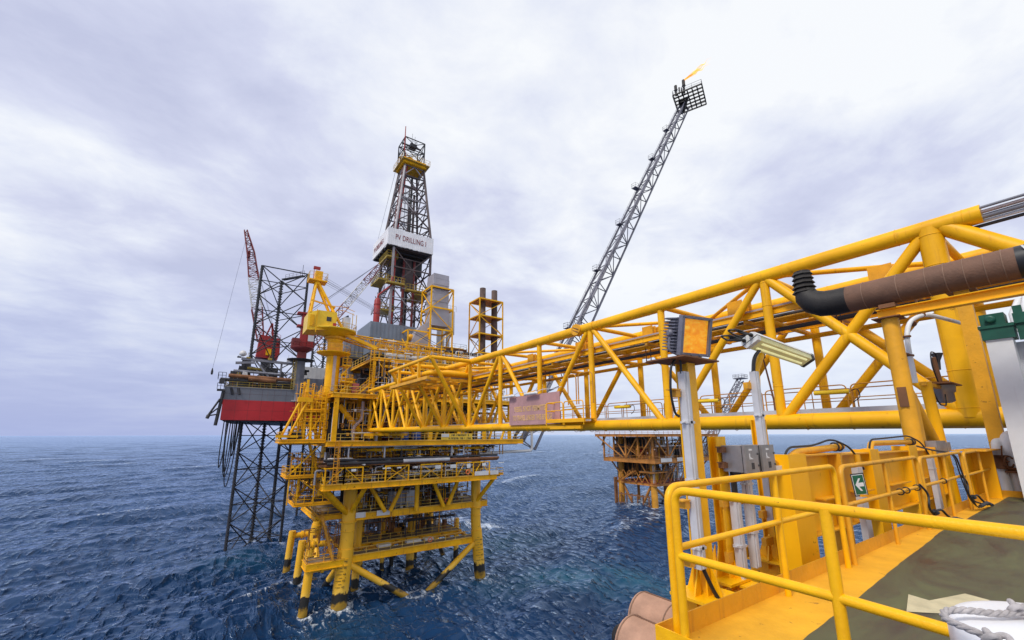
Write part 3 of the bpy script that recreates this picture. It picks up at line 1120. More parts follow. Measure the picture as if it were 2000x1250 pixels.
# ================================================================== plate girder wall, signs, pipes at the deck edge
def build_wall():
    t = thing('plate_girder', 'yellow steel plate girder standing like a wall outside the rails', 'girder', (10, 2.6, DZ))
    Y = 2.58
    zt, zb, zm = -0.30, -1.30, -0.90
    bays = [(6.55, 7.62), (7.72, 9.0), (9.45, 11.2), (11.75, 13.6)]
    for i, (a, b) in enumerate(bays):
        m = MB()
        dz = -0.02 * i
        m.box(a, b, Y + 0.10, Y + 0.115, zb, zt + dz)
        m.build('web_plate', yellow, t)
        m = MB()
        m.box(a - 0.02, b + 0.02, Y - 0.02, Y + 0.22, zt + dz, zt + dz + 0.018)
        m.build('top_flange', yellow_worn, t)
        m = MB()
        m.box(a - 0.02, b + 0.02, Y - 0.02, Y + 0.22, zb - 0.018, zb)
        m.build('bottom_flange', yellow_worn, t)
    for a, b in ((7.0, 7.6), (8.3, 8.95), (9.9, 11.0), (11.9, 12.9)):
        m = MB()
        m.box(a, b, Y - 0.03, Y + 0.10, zm, zm + 0.016)
        m.build('shelf_flange', yellow_worn, t)
    for i, (a, b, zz0, zz1) in enumerate(((6.02, 6.54, DZ - 0.3, -0.26), (9.02, 9.44, DZ - 0.2, -0.26), (11.22, 11.74, DZ - 0.2, -0.24), (13.62, 14.0, DZ - 0.2, -0.2))):
        m = MB()
        m.box(a, b, Y - 0.035, Y - 0.015, zz0, zz1)
        m.box(a + 0.02, a + 0.04, Y - 0.015, Y + 0.24, zz0, zz1)
        m.box(b - 0.04, b - 0.02, Y - 0.015, Y + 0.10, zz0, zz1)
        m.build('post', yellow, t)
    for a in (7.64, 13.0):
        m = MB()
        m.box(a, a + 0.06, Y - 0.06, Y + 0.22, DZ - 0.2, -0.29)
        m.build('stiffener', yellow_worn, t)
    # white cable covers in front of it
    for x in (8.02, 12.2):
        m = MB()
        m.box(x, x + 0.20, Y - 0.13, Y - 0.05, DZ - 0.15, -0.50)
        m.box(x - 0.01, x + 0.21, Y - 0.14, Y - 0.05, -0.72, -0.70)
        m.build('cable_cover', tray_cover, t)
        m = MB()
        m.tube((x + 0.30, Y - 0.06, DZ - 0.1), (x + 0.30, Y - 0.06, -0.32), 0.04, n=10)
        m.build('conduit', yellow_worn, t)
    # lamp arms with black cable along the top
    for (p0, p1, p2) in (((6.0, 2.72, -0.37), (6.7, 2.72, -0.25), (8.3, 2.70, -0.20)), ((9.3, 2.72, -0.30), (9.75, 2.72, -0.17), (12.3, 2.70, -0.17))):
        m = MB()
        m.path(fillet([p0, (p0[0] + 0.35, p0[1], p0[2]), p1, p2], 0.12), 0.05, 10)
        m.build('lamp_arm', yellow_worn, t)
        for k in (0.12, 0.28):
            m = MB()
            m.torus((p2[0] - k, p2[1], p2[2]), (1, 0, 0), 0.062, 0.012, 14, 6)
            m.build('clamp', dark_steel, t)
        m = MB()
        m.path(fillet([(p0[0] + 0.2, p0[1] - 0.02, p0[2] - 0.02), (p0[0] + 0.45, p0[1], p1[2] + 0.07), (p1[0] + 0.6, p1[1], p1[2] + 0.08), (p2[0] - 0.5, p2[1] - 0.05, p2[2] + 0.13),
                       (p2[0] + 0.0, p2[1] - 0.13, p2[2] - 0.02), (p2[0] + 0.15, p2[1] - 0.20, p2[2] - 0.35)], 0.2), 0.015, 8)
        m.build('cable', black_rubber, t)
    f = thing('fluorescent_lamp', 'small white fluorescent lamp hung at the wall end beside the cable post', 'lamp', (5.95, 2.72, -0.45))
    m = MB()
    m.box(5.62, 6.35, 2.64, 2.78, -0.47, -0.40)
    m.build('lamp_body', lamp_white, f)
    m = MB()
    m.box(5.66, 6.31, 2.66, 2.76, -0.52, -0.4705)
    m.build('diffuser', diffuser_mat, f)
    # escape arrow
    g = thing('escape_sign', 'small green sign with a white arrow fixed above the guard rail', 'sign', (7.86, 2.36, -0.86))
    m = MB()
    rot = Matrix.Rotation(R(-30), 3, 'Z') @ Matrix.Rotation(R(-5), 3, 'Y')
    c = Vector((7.62, 2.34, -0.71))

    def bp(x0, x1, z0, z1, y, mat, nm):
        mm = MB()
        mm.prism([c + rot @ Vector((a, y, b)) for a, b in ((x0, z0), (x1, z0), (x1, z1), (x0, z1))], rot @ Vector((0, 0.0015, 0)))
        mm.build(nm, mat, g)
    bp(-0.105, 0.105, -0.155, 0.155, 0.0, dark_steel, 'backing_plate')
    bp(-0.088, 0.088, -0.138, 0.138, -0.002, white_paint, 'border')
    bp(-0.080, 0.080, -0.130, 0.130, -0.004, sign_green, 'sign_face')
    mm = MB()
    ar = [(-0.062, 0.0), (0.0, 0.085), (0.032, 0.085), (-0.012, 0.026), (0.066, 0.026), (0.066, -0.026), (-0.012, -0.026), (0.032, -0.085), (0.0, -0.085)]
    mm.prism([c + rot @ Vector((a, -0.0055, b)) for a, b in ar], rot @ Vector((0, 0.001, 0)))
    mm.build('arrow', white_paint, g)
    mm = MB()
    mm.bar((7.62, 2.36, -0.86), (7.64, 2.14, -0.845), 0.03)
    mm.build('bracket', yellow_worn, g)


sign_green = paint('sign_green', (0.01, 0.11, 0.05), 0.4, var=0.08, scale=4)
build_wall()


def build_cables():
    """loose black cables tied to the rails"""
    rng = random.Random(5)

    def coil(name, label, x0, x1, grp='loose cables on the guard rails'):
        t = thing(name, label, 'cable', ((x0 + x1) / 2, 2.1, DZ), grp)
        m = MB()
        y = 2.08
        m.path(fillet([(x0, y, MID + 0.05), (x0 + 0.15, y - 0.06, MID - 0.10), (x0 + 0.02, y - 0.05, MID - 0.30), (x0 + 0.25, y - 0.04, MID - 0.42),
                       (x0 + 0.30, y - 0.08, DZ + 0.18), (x0 + 0.75, y - 0.10, DZ + 0.10), (x1, y - 0.12, DZ + 0.07)], 0.15), 0.016, 8)
        m.build('cable', black_rubber, t)
        m = MB()
        m.path(fillet([(x0 + 0.18, y - 0.05, MID - 0.38), (x0 + 0.5, y - 0.10, MID - 0.36), (x0 + 0.62, y - 0.12, DZ + 0.2), (x0 + 0.95, y - 0.14, DZ + 0.07)], 0.15), 0.018, 8)
        m.build('cable', black_rubber, t)
        m = MB()
        m.path([(x0 + 0.25, y - 0.06, MID - 0.36), (x0 + 0.28, y - 0.07, DZ + 0.25)], [0.035, 0.05], 10)
        m.build('plug', black_rubber, t)
        m = MB()
        m.path(fillet([(x0 + 0.4, y - 0.12, DZ + 0.09), (x0 + 0.8, y - 0.16, DZ + 0.13), (x0 + 1.2, y - 0.12, DZ + 0.08), (x1 + 0.15, y - 0.18, DZ + 0.05)], 0.1), 0.032, 8)
        m.build('hose', dark_steel, t)
    coil('cable_tangle', 'black cable with a plug hanging from the rail right of the arrow sign', 9.35, 10.5)
    coil('cable_tangle', 'black cable tangle lying at the foot of the last rail sections', 12.2, 13.2)
    t = thing('hanging_cable', 'thin black cable hung over the rail top near the far T column', 'cable', (12.0, 2.1, TOP))
    m = MB()
    m.path(fillet([(12.1, 2.62, -0.25), (12.05, 2.35, TOP + 0.06), (12.0, 2.06, TOP + 0.03), (12.2, 2.04, -0.8), (12.1, 2.02, -1.1), (12.5, 2.0, -1.4)], 0.2), 0.014, 7)
    m.build('cable', black_rubber, t)
    m = MB()
    m.path(fillet([(12.0, 2.62, -0.25), (11.95, 2.35, TOP + 0.06), (11.9, 2.06, TOP + 0.03), (12.0, 2.04, -0.9), (12.25, 2.02, -1.3), (12.7, 2.0, -1.45)], 0.2), 0.011, 7)
    m.build('cable', black_rubber, t)
    m = MB()
    for x in (8.45, 8.75, 9.3, 11.0):
        m.torus((x, 2.11, MID), (1, 0.2, 0), 0.042, 0.009, 12, 6)
        m.build('cable_tie', black_rubber, t)
        m = MB()


build_cables()


def build_pipe_support():
    # big insulated vent pipe, elbow and louvred cap
    t = thing('vent_pipe', 'brown clad vent pipe with a sooty black elbow and louvred cap', 'pipe', (13.0, 3.0, 3.0))
    ax, az, r = 13.0, 3.40, 0.335
    m = MB()
    m.tube((ax, 3.55, az), (ax, 0.72, az), r, n=32)
    m.build('pipe_body', clad_brown, t)
    m = MB()
    m.tube((ax, 0.72, az), (ax, -6, az), r + 0.004, n=32)
    m.build('black_band', black_rubber, t)
    m = MB()
    pts = [(ax, 3.55, az), (ax, 3.85, az - 0.005), (ax, 4.13, az + 0.03), (ax, 4.34, az + 0.14), (ax, 4.47, az + 0.32), (ax, 4.50, az + 0.5)]
    m.path(pts, [r, r * 1.02, r * 1.02, r * 0.98, r * 0.85, r * 0.70], 32)
    m.build('elbow', soot_black, t)
    m = MB()
    z0 = az + 0.42
    c = Vector((ax, 4.50, 0))
    for k in range(5):
        z = z0 + k * 0.13
        s = 0.30 - 0.012 * k
        vs = []
        for rr, zz in ((s * 0.72, z), (s, z + 0.02), (s * 0.78, z + 0.11)):
            for q in range(8):
                a = 2 * math.pi * (q + 0.5) / 8
                vs.append((c.x + math.cos(a) * rr, c.y + math.sin(a) * rr, zz))
        fs = [(i * 8 + q, i * 8 + (q + 1) % 8, i * 8 + 8 + (q + 1) % 8, i * 8 + 8 + q) for i in range(2) for q in range(8)]
        m.add(vs, fs)
    m.tube((c.x, c.y, z0 - 0.1), (c.x, c.y, z0 + 0.64), 0.2, n=12)
    m.build('louvred_cap', soot_black, t)
    for y in (3.20, 2.55, 2.05, 1.75, 1.45, 1.15, 0.9):
        m = MB()
        m.torus((ax, y, az), (0, 1, 0), r, 0.011, 36, 6)
        m.build('cladding_seam', clad_seam, t)
    text_mesh('V', 0.34, white_paint, 'lettering', (ax - r - 0.012, 0.62, az + 0.02), (0, -1, 0), (0.12, 0, 1), t, 0.004)
    m = MB()
    m.prism([(ax - r - 0.012, 0.60, az - 0.09), (ax - r - 0.012, 0.34, az + 0.06), (ax - r - 0.012, 0.34, az - 0.11)], (0.01, 0, 0))
    m.build('flow_arrow', white_paint, t)

    # its support: T columns and the beam under the pipe
    s = thing('pipe_support', 'yellow support beam on two columns carrying the brown vent pipe', 'support', (13.0, 2.84, DZ))
    m = MB()
    m.tube((13.0, 2.84, DZ - 0.3), (13.0, 2.84, 2.70), 0.165, n=20)
    m.build('column', yellow_worn, s)
    m = MB()
    m.box(12.72, 13.28, 2.60, 3.12, 2.70, 2.725)
    m.build('cap_plate', rust_plate, s)
    m = MB()
    m.ibeam((13.0, 3.05, 2.84), (13.0, -6, 2.84), 0.225, 0.22, 0.02)
    m.build('beam', yellow, s)
    m = MB()
    m.box(12.8, 13.2, 2.66, 2.96, 2.953, 3.05)
    m.build('saddle', rust_plate, s)
    m = MB()
    m.bar((12.82, 2.84, 0.6), (12.82, 2.84, 1.05), 0.03, 0.16)
    m.build('lug', rust_plate, s)
    m = MB()
    m.tube((13.12, 2.82, 0.95), (15.2, 2.8, -0.85), 0.13, n=16)
    m.build('knee_brace', yellow_worn, s)
    m = MB()
    m.tube((14.9, 2.72, DZ - 0.2), (14.5, 2.74, 1.28), 0.115, n=16)
    m.build('prop', yellow, s)
    m = MB()
    m.box(13.05, 13.35, 2.70, 2.98, DZ - 0.2, 0.9)
    m.build('stiffener', yellow_worn, s)
    m = MB()
    m.bar((14.3, 2.74, 1.22), (16.3, 2.70, 1.20), 0.10, 0.09)
    m.build('bracket_arm', yellow_worn, s)

    c2 = thing('box_column', 'rust-edged yellow box column right of the thick bridge post', 'column', (17.3, 2.3, DZ))
    m = MB()
    m.box(17.0, 17.05, 1.93, 2.23, DZ - 0.3, 4.0)
    m.box(17.05, 17.4, 2.18, 2.22, DZ - 0.3, 4.0).box(17.05, 17.4, 1.95, 1.99, DZ - 0.3, 4.0)
    m.build('column', yellow_worn, c2)
    m = MB()
    m.box(16.8, 17.6, 1.8, 2.4, 4.0, 4.04)
    m.build('cap_plate', rust_plate, c2)

    # navigation lantern on the bracket arm
    n = thing('lantern', 'hooded grey lantern hung from a bracket beside the thick bridge post', 'lamp', (15.9, 2.70, 1.2))
    m = MB()
    m.box(15.2, 16.5, 2.4, 3.0, 1.27, 1.30)
    m.build('hood_plate', rust_plate, n)
    m = MB()
    m.lathe((15.85, 2.68, 1.26), (0, 0, -1), [(0.26, 0), (0.24, 0.18), (0.20, 0.20), (0.20, 0.42), (0.12, 0.46)], 16)
    m.build('lantern_body', stainless, n)
    m = MB()
    m.tube((15.75, 2.68, 1.3), (15.55, 2.68, 2.0), 0.05, n=8)
    m.build('stem', rust_plate, n)
    m = MB()
    m.path(fillet([(15.5, 2.68, 1.35), (15.2, 2.68, 1.75), (15.35, 2.68, 2.15), (15.9, 2.68, 2.15), (15.95, 2.68, 1.9)], 0.2), 0.016, 6)
    m.path(fillet([(14.6, 2.68, 1.2), (14.7, 2.6, 0.7), (15.4, 2.6, 0.7), (15.5, 2.6, 1.0)], 0.2), 0.016, 6)
    m.build('cable', black_rubber, n)
    m = MB()
    m.lathe((16.0, 2.68, 2.05), (0.1, 0, 1), [(0.03, -0.35), (0.05, -0.1), (0.13, 0.1)], 10)
    m.build('horn', dark_steel, n)

    # thin white conduit that bends over behind
    w = thing('bent_conduit', 'thin white conduit bending over beside the pipe support', 'conduit', (14.4, 2.9, 1.2))
    m = MB()
    m.path(fillet([(14.3, 2.88, 1.25), (14.3, 2.88, 2.75), (15.6, 2.7, 3.25), (22.0, 1.85, 3.3)], 0.9, 8), 0.055, 10)
    m.build('pipe', white_paint, w)
    for p, d in (((14.3, 2.88, 1.95), (0, 0, 1)), ((14.33, 2.87, 2.45), (0, 0, 1)), ((14.8, 2.8, 2.85), (0.7, 0, 0.5)), ((15.5, 2.72, 3.19), (1, 0, 0.3))):
        m = MB()
        m.lathe(Vector(p) - Vector(d).normalized() * 0.02, d, [(0.085, 0), (0.085, 0.04)], 12)
        m.build('clamp', rust_plate, w)
    m = MB()
    m.tube((15.35, 2.72, 3.2), (15.1, 2.72, 3.85), 0.03, n=6)
    m.build('hanger', rust_plate, w)
    m = MB()
    m.tube((13.4, 2.88, 1.95), (14.6, 2.88, 1.98), 0.03, n=6)
    m.build('hanger', rust_plate, w)

    # grey box on the brace
    b = thing('junction_box', 'small grey junction box on the strut behind the rails', 'box', (13.8, 2.6, -0.35))
    m = MB()
    m.box(13.1, 13.95, 2.50, 2.68, -0.50, -0.16)
    m.build('enclosure', stainless, b)
    m = MB()
    m.box(14.0, 14.35, 2.50, 2.64, -0.40, -0.20)
    m.build('side_box', stainless, b)


clad_brown = paint('brown_pipe_cladding', (0.17, 0.085, 0.05), 0.72, var=0.22, rust=0.10, rustcol=(0.035, 0.025, 0.02), scale=1.8, bump=0.5)
clad_seam = paint('cladding_seam', (0.24, 0.14, 0.09), 0.7, var=0.2, scale=4)
clad_pink = paint('weathered_pink_cladding', (0.46, 0.26, 0.17), 0.75, var=0.22, rust=0.30, rustcol=(0.26, 0.13, 0.09), scale=3.0, bump=0.5)
soot_black = paint('soot_black', (0.014, 0.011, 0.009), 0.6, var=0.5, rust=0.06, rustcol=(0.06, 0.03, 0.02), scale=2.5, bump=0.4)
build_pipe_support()


def build_deck_end():
    # yellow flanged stub column at the deck end
    t = thing('stub_column', 'yellow flanged stub column at the deck end left of the white pipes', 'column', (15.6, 2.3, DZ))
    m = MB()
    m.box(14.9, 15.9, 2.36, 2.40, DZ - 0.2, -0.40)
    m.box(15.4, 15.45, 2.0, 2.36, DZ - 0.2, -0.40)
    m.build('web', yellow, t)
    m = MB()
    m.box(14.3, 16.4, 1.95, 2.5, -0.40, -0.375)
    m.build('top_plate', yellow_worn, t)
    m = MB()
    m.prism([(14.2, 2.38, DZ - 0.1), (14.9, 2.38, DZ - 0.1), (14.9, 2.38, -0.9)], (0, 0.03, 0))
    m.build('gusset', yellow_worn, t)
    k = MB()
    k.bar((15.9, 2.12, DZ + 0.075), (15.9, -2, DZ + 0.075), 0.012, 0.15)
    tag(k.build('kerb_plate', yellow_worn), 'low yellow kerb plate across the far end of the green deck', 'kerb')

    # white pipes with valves
    p = thing('pipe_riser', 'slim white riser bent at the top with a rusty valve', 'pipe', (16.3, 2.02, DZ), 'white pipes at the deck end')
    m = MB()
    m.path(fillet([(16.3, 2.0, DZ), (16.3, 2.02, -0.22), (17.8, 1.95, -0.18)], 0.22), 0.10, 14)
    m.build('pipe', white_paint, p)
    m = MB()
    m.lathe((16.3, 2.01, -0.86), (0, 0, 1), [(0.17, 0), (0.17, 0.05), (0.11, 0.06), (0.14, 0.16), (0.11, 0.27), (0.17, 0.28), (0.17, 0.33)], 14)
    m.build('valve_body', rust_plate, p)
    m = MB()
    m.torus((16.15, 1.85, -0.68), (0.6, 1, 0), 0.13, 0.02, 16, 6)
    m.bar((16.15, 1.85, -0.68), (16.3, 2.0, -0.68), 0.03)
    m.bar((16.1, 1.95, -0.62), (16.0, 1.9, -0.30), 0.025)
    m.build('hand_wheel', rust_plate, p)
    p = thing('pipe_riser', 'thick white riser with a bolted flange beside the white cabinet', 'pipe', (16.4, 1.72, DZ), 'white pipes at the deck end')
    m = MB()
    m.path(fillet([(16.4, 1.76, DZ), (16.4, 1.80, -0.12), (18.4, 1.75, 0.0)], 0.3), 0.17, 18)
    m.build('pipe', white_paint, p)
    m = MB()
    m.lathe((16.4, 1.78, -0.95), (0, 0, 1), [(0.27, 0), (0.27, 0.05), (0.18, 0.055), (0.18, 0.075), (0.27, 0.08), (0.27, 0.13)], 18)
    m.build('flange', rust_plate, p)
    m = MB()
    m.torus((16.15, 1.62, -1.15), (1, 1, 0.2), 0.10, 0.022, 14, 6)
    m.bar((16.1, 1.6, -1.2), (16.1, 1.45, -1.42), 0.05)
    m.lathe((16.25, 1.66, -1.22), (-0.4, -1, 0), [(0.08, -0.1), (0.10, 0.0), (0.06, 0.08)], 12)
    m.build('small_valve', white_paint, p)

    # white cabinet with a green corner cap
    c = thing('white_cabinet', 'tall white steel cabinet with a green cap at the right edge', 'cabinet', (15.4, 1.1, DZ))
    m = MB()
    m.box(14.9, 15.35, 1.20, 1.62, DZ, 2.18)
    m.build('corner_post', white_paint, c)
    m = MB()
    m.box(15.35, 18.8, -1.4, 1.50, DZ, 2.12)
    m.build('side_panel', light_grey, c)
    m = MB()
    m.box(14.85, 15.4, 1.14, 1.66, 2.18, 2.45)
    m.box(14.82, 15.43, 1.12, 1.69, 2.45, 2.52)
    m.box(14.88, 15.36, 1.24, 1.64, 2.52, 2.80)
    m.lathe((14.80, 1.46, 2.66), (-1, 0, 0), [(0.09, -0.05), (0.09, 0.02), (0.05, 0.03)], 14)
    m.box(14.95, 15.05, 0.96, 1.10, 2.12, 2.92)
    m.box(14.9, 18.8, 0.2, 1.12, 2.50, 2.74)
    m.build('green_cap', green_paint, c)
    m = MB()
    for (y, z, dx, dz) in ((1.20, 2.95, 0.9, 0.5), (0.98, 3.1, 1.1, 0.8), (0.80, 3.2, 1.3, 1.0)):
        m.path([(16.2, y, 2.5), (16.2, y, z), (16.2 + dx, y - 0.08, z + dz)], 0.075, 10)
        m.build('lifting_rod', white_paint, c)
        m = MB()
    m.lathe((15.9, 0.74, 2.95), (-1, 0.1, 0.2), [(0.06, 0), (0.17, 0.05), (0.19, 0.2), (0.12, 0.32)], 14)
    m.build('shackle', rust_plate, c)


build_deck_end()


def build_low_pipes():
    for i, (x, y1, lab) in enumerate(((4.52, 3.98, 'pinkish clad pipe end with dark cap below the deck corner, nearer one'),
                                      (5.28, 4.42, 'pinkish clad pipe end below the deck corner, the one farther out'))):
        t = thing('clad_pipe', lab, 'pipe', (x, y1, -2.5), 'clad pipes below the deck corner')
        z = -2.52
        r = 0.30
        m = MB()
        m.tube((x, y1, z), (x, -4, z), r, n=28)
        m.build('pipe_body', clad_pink, t)
        m = MB()
        for k in range(5):
            m.torus((x, y1 - 0.03 - k * 0.52, z), (0, 1, 0), r, 0.010, 32, 6)
            m.build('cladding_seam', clad_seam, t)
            m = MB()
        m.bar((x + 0.05, y1 - 0.03, z + r), (x + 0.05, y1 - 3.0, z + r), 0.03, 0.008)
        m.build('long_seam', clad_brown, t)
        if i == 0:
            m = MB()
            m.lathe((x, y1, z), (0, 1, 0), [(0.20, -0.02), (0.19, 0.10), (0.13, 0.20), (0.04, 0.25)], 20)
            m.build('end_cap', soot_black, t)


build_low_pipes()


def build_lid():
    c = Vector((2.508, 0.188, -0.678))
    t = thing('drum', 'white round-edged drum with a rope handle at the lower right corner', 'drum', (c.x, c.y, DZ))
    m = MB()
    R0 = 0.36
    m.lathe((c.x, c.y, DZ), (0, 0, 1), [(R0 - 0.035, 0), (R0 - 0.03, 0.66), (R0 - 0.03, 0.69)], 48)
    m.build('drum_body', white_gloss, t)
    m = MB()
    m.lathe((c.x, c.y, c.z), (0, 0, 1), [(R0 - 0.03, -0.16), (R0, -0.15), (R0, -0.035), (R0 - 0.006, -0.014), (R0 - 0.02, 0.0), (R0 - 0.05, 0.006), (0.12, 0.012)], 56)
    m.build('lid', white_gloss, t)
    m = MB()
    for a, z in ((165, -0.075), (196, -0.085), (222, -0.08)):
        e = Vector((math.cos(R(a)), math.sin(R(a)), 0))
        m.lathe(c + e * (R0 - 0.001) + Vector((0, 0, z)), e, [(0.007, -0.004), (0.006, 0.004)], 8)
        m.build('screw', dark_steel, t)
        m = MB()

    # twisted rope: three strands round a centre line
    def rope(pts, r, name, turns=26):
        P = fillet(pts, 0.05, 6)
        Q = [P[0]]
        for p in P[1:]:
            n = max(1, int((p - Q[-1]).length / 0.006))
            q0 = Q[-1]
            Q += [q0.lerp(p, (k + 1) / n) for k in range(n)]
        mm = MB()
        for s in range(3):
            pts3, d = [], 0.0
            for i, p in enumerate(Q):
                tdir = (Q[min(i + 1, len(Q) - 1)] - Q[max(i - 1, 0)]).normalized()
                x, y, _ = frame(tdir)
                if i:
                    d += (p - Q[i - 1]).length
                a = d * turns * 2.6 + s * 2 * math.pi / 3
                pts3.append(p + (x * math.cos(a) + y * math.sin(a)) * r * 0.52)
            mm.path(pts3, r * 0.60, 7)
        mm.build(name, rope_mat, t)
    zt = c.z + 0.006

    def at(x, y, z):
        return Vector((x, y, zt + z))
    kn1 = Vector((2.153, 0.368, zt + 0.014))
    kn2 = Vector((2.508, 0.345, zt + 0.03))
    rope([kn1 + Vector((0.01, 0.0, 0.0)), (2.173, 0.428, zt + 0.022), (2.223, 0.503, zt + 0.022), (2.288, 0.508, zt + 0.034), (2.348, 0.458, zt + 0.036), (2.428, 0.393, zt + 0.025), kn2], 0.0115, 'rope')

    def knot(c0, s, nm):
        pts = []
        for k in range(60):
            a = k / 59 * 2 * math.pi
            pts.append(c0 + Vector((math.sin(a) + 1.5 * math.sin(2 * a), math.cos(a) - 1.5 * math.cos(2 * a), -math.sin(3 * a) * 0.9)) * s)
        mm = MB()
        mm.path(pts, 0.010, 8)
        mm.build(nm, rope_mat, t)
    knot(kn1 + Vector((0, 0, 0.008)), 0.0135, 'knot')
    knot(kn2 + Vector((0, 0, 0.010)), 0.0165, 'knot')
    rope([kn1 + Vector((-0.005, -0.01, 0)), kn1 + Vector((-0.055, -0.03, -0.004))], 0.0105, 'rope_end')
    rope([kn2 + Vector((0.0, -0.01, 0)), kn2 + Vector((0.0, -0.06, 0.0))], 0.0115, 'rope_end')


white_gloss = paint('white_plastic', (0.80, 0.81, 0.84), 0.4, var=0.03, rust=0.03, rustcol=(0.45, 0.45, 0.45), scale=5.0)
rope_mat = paint('grey_rope', (0.52, 0.48, 0.47), 0.9, var=0.25, scale=30.0, bump=0.6)
build_lid()


# ================================================================== footbridge to the production platform
def build_bridge():
    N0, NF = 19.6, 24.5
    ZB, ZT = 0.50, 7.0
    T = [2.8 + 5.5 * k for k in range(13)]            # node stations
    END = 71.9
    t = thing('truss_bridge', 'long yellow tubular truss bridge running from the deck to the production platform', 'bridge', (22, 2, ZB))
    for s in (N0, NF):
        m = MB()
        m.tube((s, 2.0, ZB), (s, END + 0.8, ZB + 0.25), 0.30, n=24)
        for y in (20.5, 24.4, 26.2):
            m.torus((s, y, ZB), (0, 1, 0), 0.30, 0.02, 24, 6)
        for y in T[:8]:
            for q in (-0.95, 0.95):
                m.torus((s, y + q, ZB), (0, 1, 0), 0.30, 0.014, 24, 6)
        m.build('bottom_chord', yellow, t)
        m = MB()
        m.tube((s, 1.55, ZT), (s, END, ZT), 0.30, n=24)
        m.tube((s, 18.9, ZT), (s, 26.0, ZT), 0.325, n=24)
        for y in T[:8]:
            for q in (-0.85, 0.85):
                m.torus((s, y + q, ZT), (0, 1, 0), 0.30, 0.014, 24, 6)
        m.build('top_chord', yellow, t)
    for s in (N0, NF):
        for k, y in enumerate(T):
            m = MB()
            r_ = 0.33 if k == 0 else 0.19
            m.tube((s, y, ZB), (s, y, ZT), r_, n=18)
            if k < 5:
                for z in (ZB + 0.30, ZB + 1.5, ZT - 0.31, ZT - 1.4):
                    m.torus((s, y, z), (0, 0, 1), r_, 0.014, 20, 6)
            m.build('post', yellow, t)
        # X in the first bay, then a Warren pattern
        dg = [((T[0], ZB), (T[1], ZT)), ((T[0], ZT), (T[1], ZB))]
        for k in range(1, 12):
            if k % 2:
                dg.append(((T[k] + 0.25, ZT - 0.2), (T[k + 1] - 0.4, ZB + 0.2)))
            else:
                dg.append(((T[k] + 0.4, ZB + 0.2), (T[k + 1] - 0.25, ZT - 0.2)))
        for k in range(6, 12):
            a, b = ((T[k] + 0.4, ZB + 0.2), (T[k + 1] - 0.25, ZT - 0.2)) if k % 2 else ((T[k] + 0.25, ZT - 0.2), (T[k + 1] - 0.4, ZB + 0.2))
            dg.append((a, b))
        dg.append(((T[0] - 0.35, ZT - 0.1), (T[0] - 3.2, 4.2)))
        for i, (a, b) in enumerate(dg):
            m = MB()
            m.tube((s, a[0], a[1]), (s, b[0], b[1]), 0.27 if i == len(dg) - 1 else 0.20 if i < 2 else 0.175, n=16)
            m.build('brace', yellow, t)
    m = MB()
    c = Vector((N0 - 0.05, 20.3, ZT - 0.05))
    m.lathe(c, (-1, -0.15, 0), [(0.40, 0), (0.40, 0.42), (0.38, 0.44)], 24)
    m.build('stub_cap', yellow_worn, t)
    m = MB()
    for dz in (-0.10, 0.10):
        m.bar(c + Vector((-0.452, -0.07, 0)) + Vector((0, -0.30, dz - 0.12)), c + Vector((-0.452, -0.07, 0)) + Vector((0, 0.30, dz + 0.12)), 0.03, 0.05)
    m.build('cap_groove', rust_plate, t)
    # transverse members
    for k, y in enumerate(T):
        for z, r, dy in ((ZT, 0.14, 0), (ZB, 0.14, 0), (4.95, 0.12, 0.1)):
            m = MB()
            m.tube((N0, y + dy, z), (NF, y + dy, z), r, n=10)
            m.build('cross_beam', yellow, t)
        if k < 12:
            m = MB()
            a, b = (N0, NF) if k % 2 else (NF, N0)
            m.tube((a, y, ZT), (b, T[k + 1], ZT), 0.11, n=10)
            m.build('plan_brace', yellow, t)
            m = MB()
            m.tube((b, y, ZB - 0.05), (a, T[k + 1], ZB - 0.05), 0.11, n=10)
            m.build('plan_brace', yellow, t)
    # pipe rack under the top chords
    m = MB()
    m.ibeam((19.95, 1.0, 5.42), (19.95, END, 5.42), 0.30, 0.16)
    m.build('rack_beam', yellow, t)
    m = MB()
    m.ibeam((23.9, 1.0, 5.30), (23.9, END, 5.30), 0.26, 0.16)
    m.build('rack_beam', yellow, t)
    m = MB()
    m.box(19.86, 20.3, -2.0, END, 5.575, 5.66)
    m.build('cable_tray', pinkish, t)
    pipes = [(20.75, 5.70, 0.11, yellow), (21.15, 5.72, 0.13, pinkish), (21.6, 5.35, 0.16, yellow), (22.1, 5.70, 0.10, dark_steel), (22.5, 5.75, 0.15, yellow),
             (23.0, 5.38, 0.13, yellow_worn), (23.4, 6.0, 0.12, yellow), (20.9, 4.75, 0.10, dark_steel), (23.5, 4.7, 0.12, yellow)]
    for x, z, r, mt in pipes:
        m = MB()
        m.tube((x, 0.5, z), (x, END + 2, z), r, n=12)
        m.build('pipe', mt, t)
    rng = random.Random(4)
    for k in range(24):
        y = 3.8 + k * 2.85
        m = MB()
        m.bar((19.95, y, 5.20), (23.9, y, 5.18), 0.16, 0.16)
        m.build('rack_bearer', yellow_worn, t)
        if k % 2 == 0:
            m = MB()
            x = rng.uniform(20.6, 22.2)
            m.box(x, x + 0.9, y + 0.5, y + 1.1, 6.0, 6.5)
            for q in range(4):
                m.box(x - 0.03 + q * 0.31, x + q * 0.31, y + 0.42, y + 1.18, 5.85, 6.58)
            m.build('pipe_clamp', yellow_worn, t)
    for k in range(6):
        y = 6.2 + k * 9.7
        m = MB()
        m.tube((20.8, y, 5.15), (20.8, y, 4.25), 0.03, n=6).tube((21.25, y, 5.15), (21.25, y, 4.25), 0.03, n=6)
        m.tube((20.7, y, 4.22), (21.4, y, 4.22), 0.05, n=6)
        m.build('hanger', rust_plate, t)
    # walkway between the trusses
    m = MB()
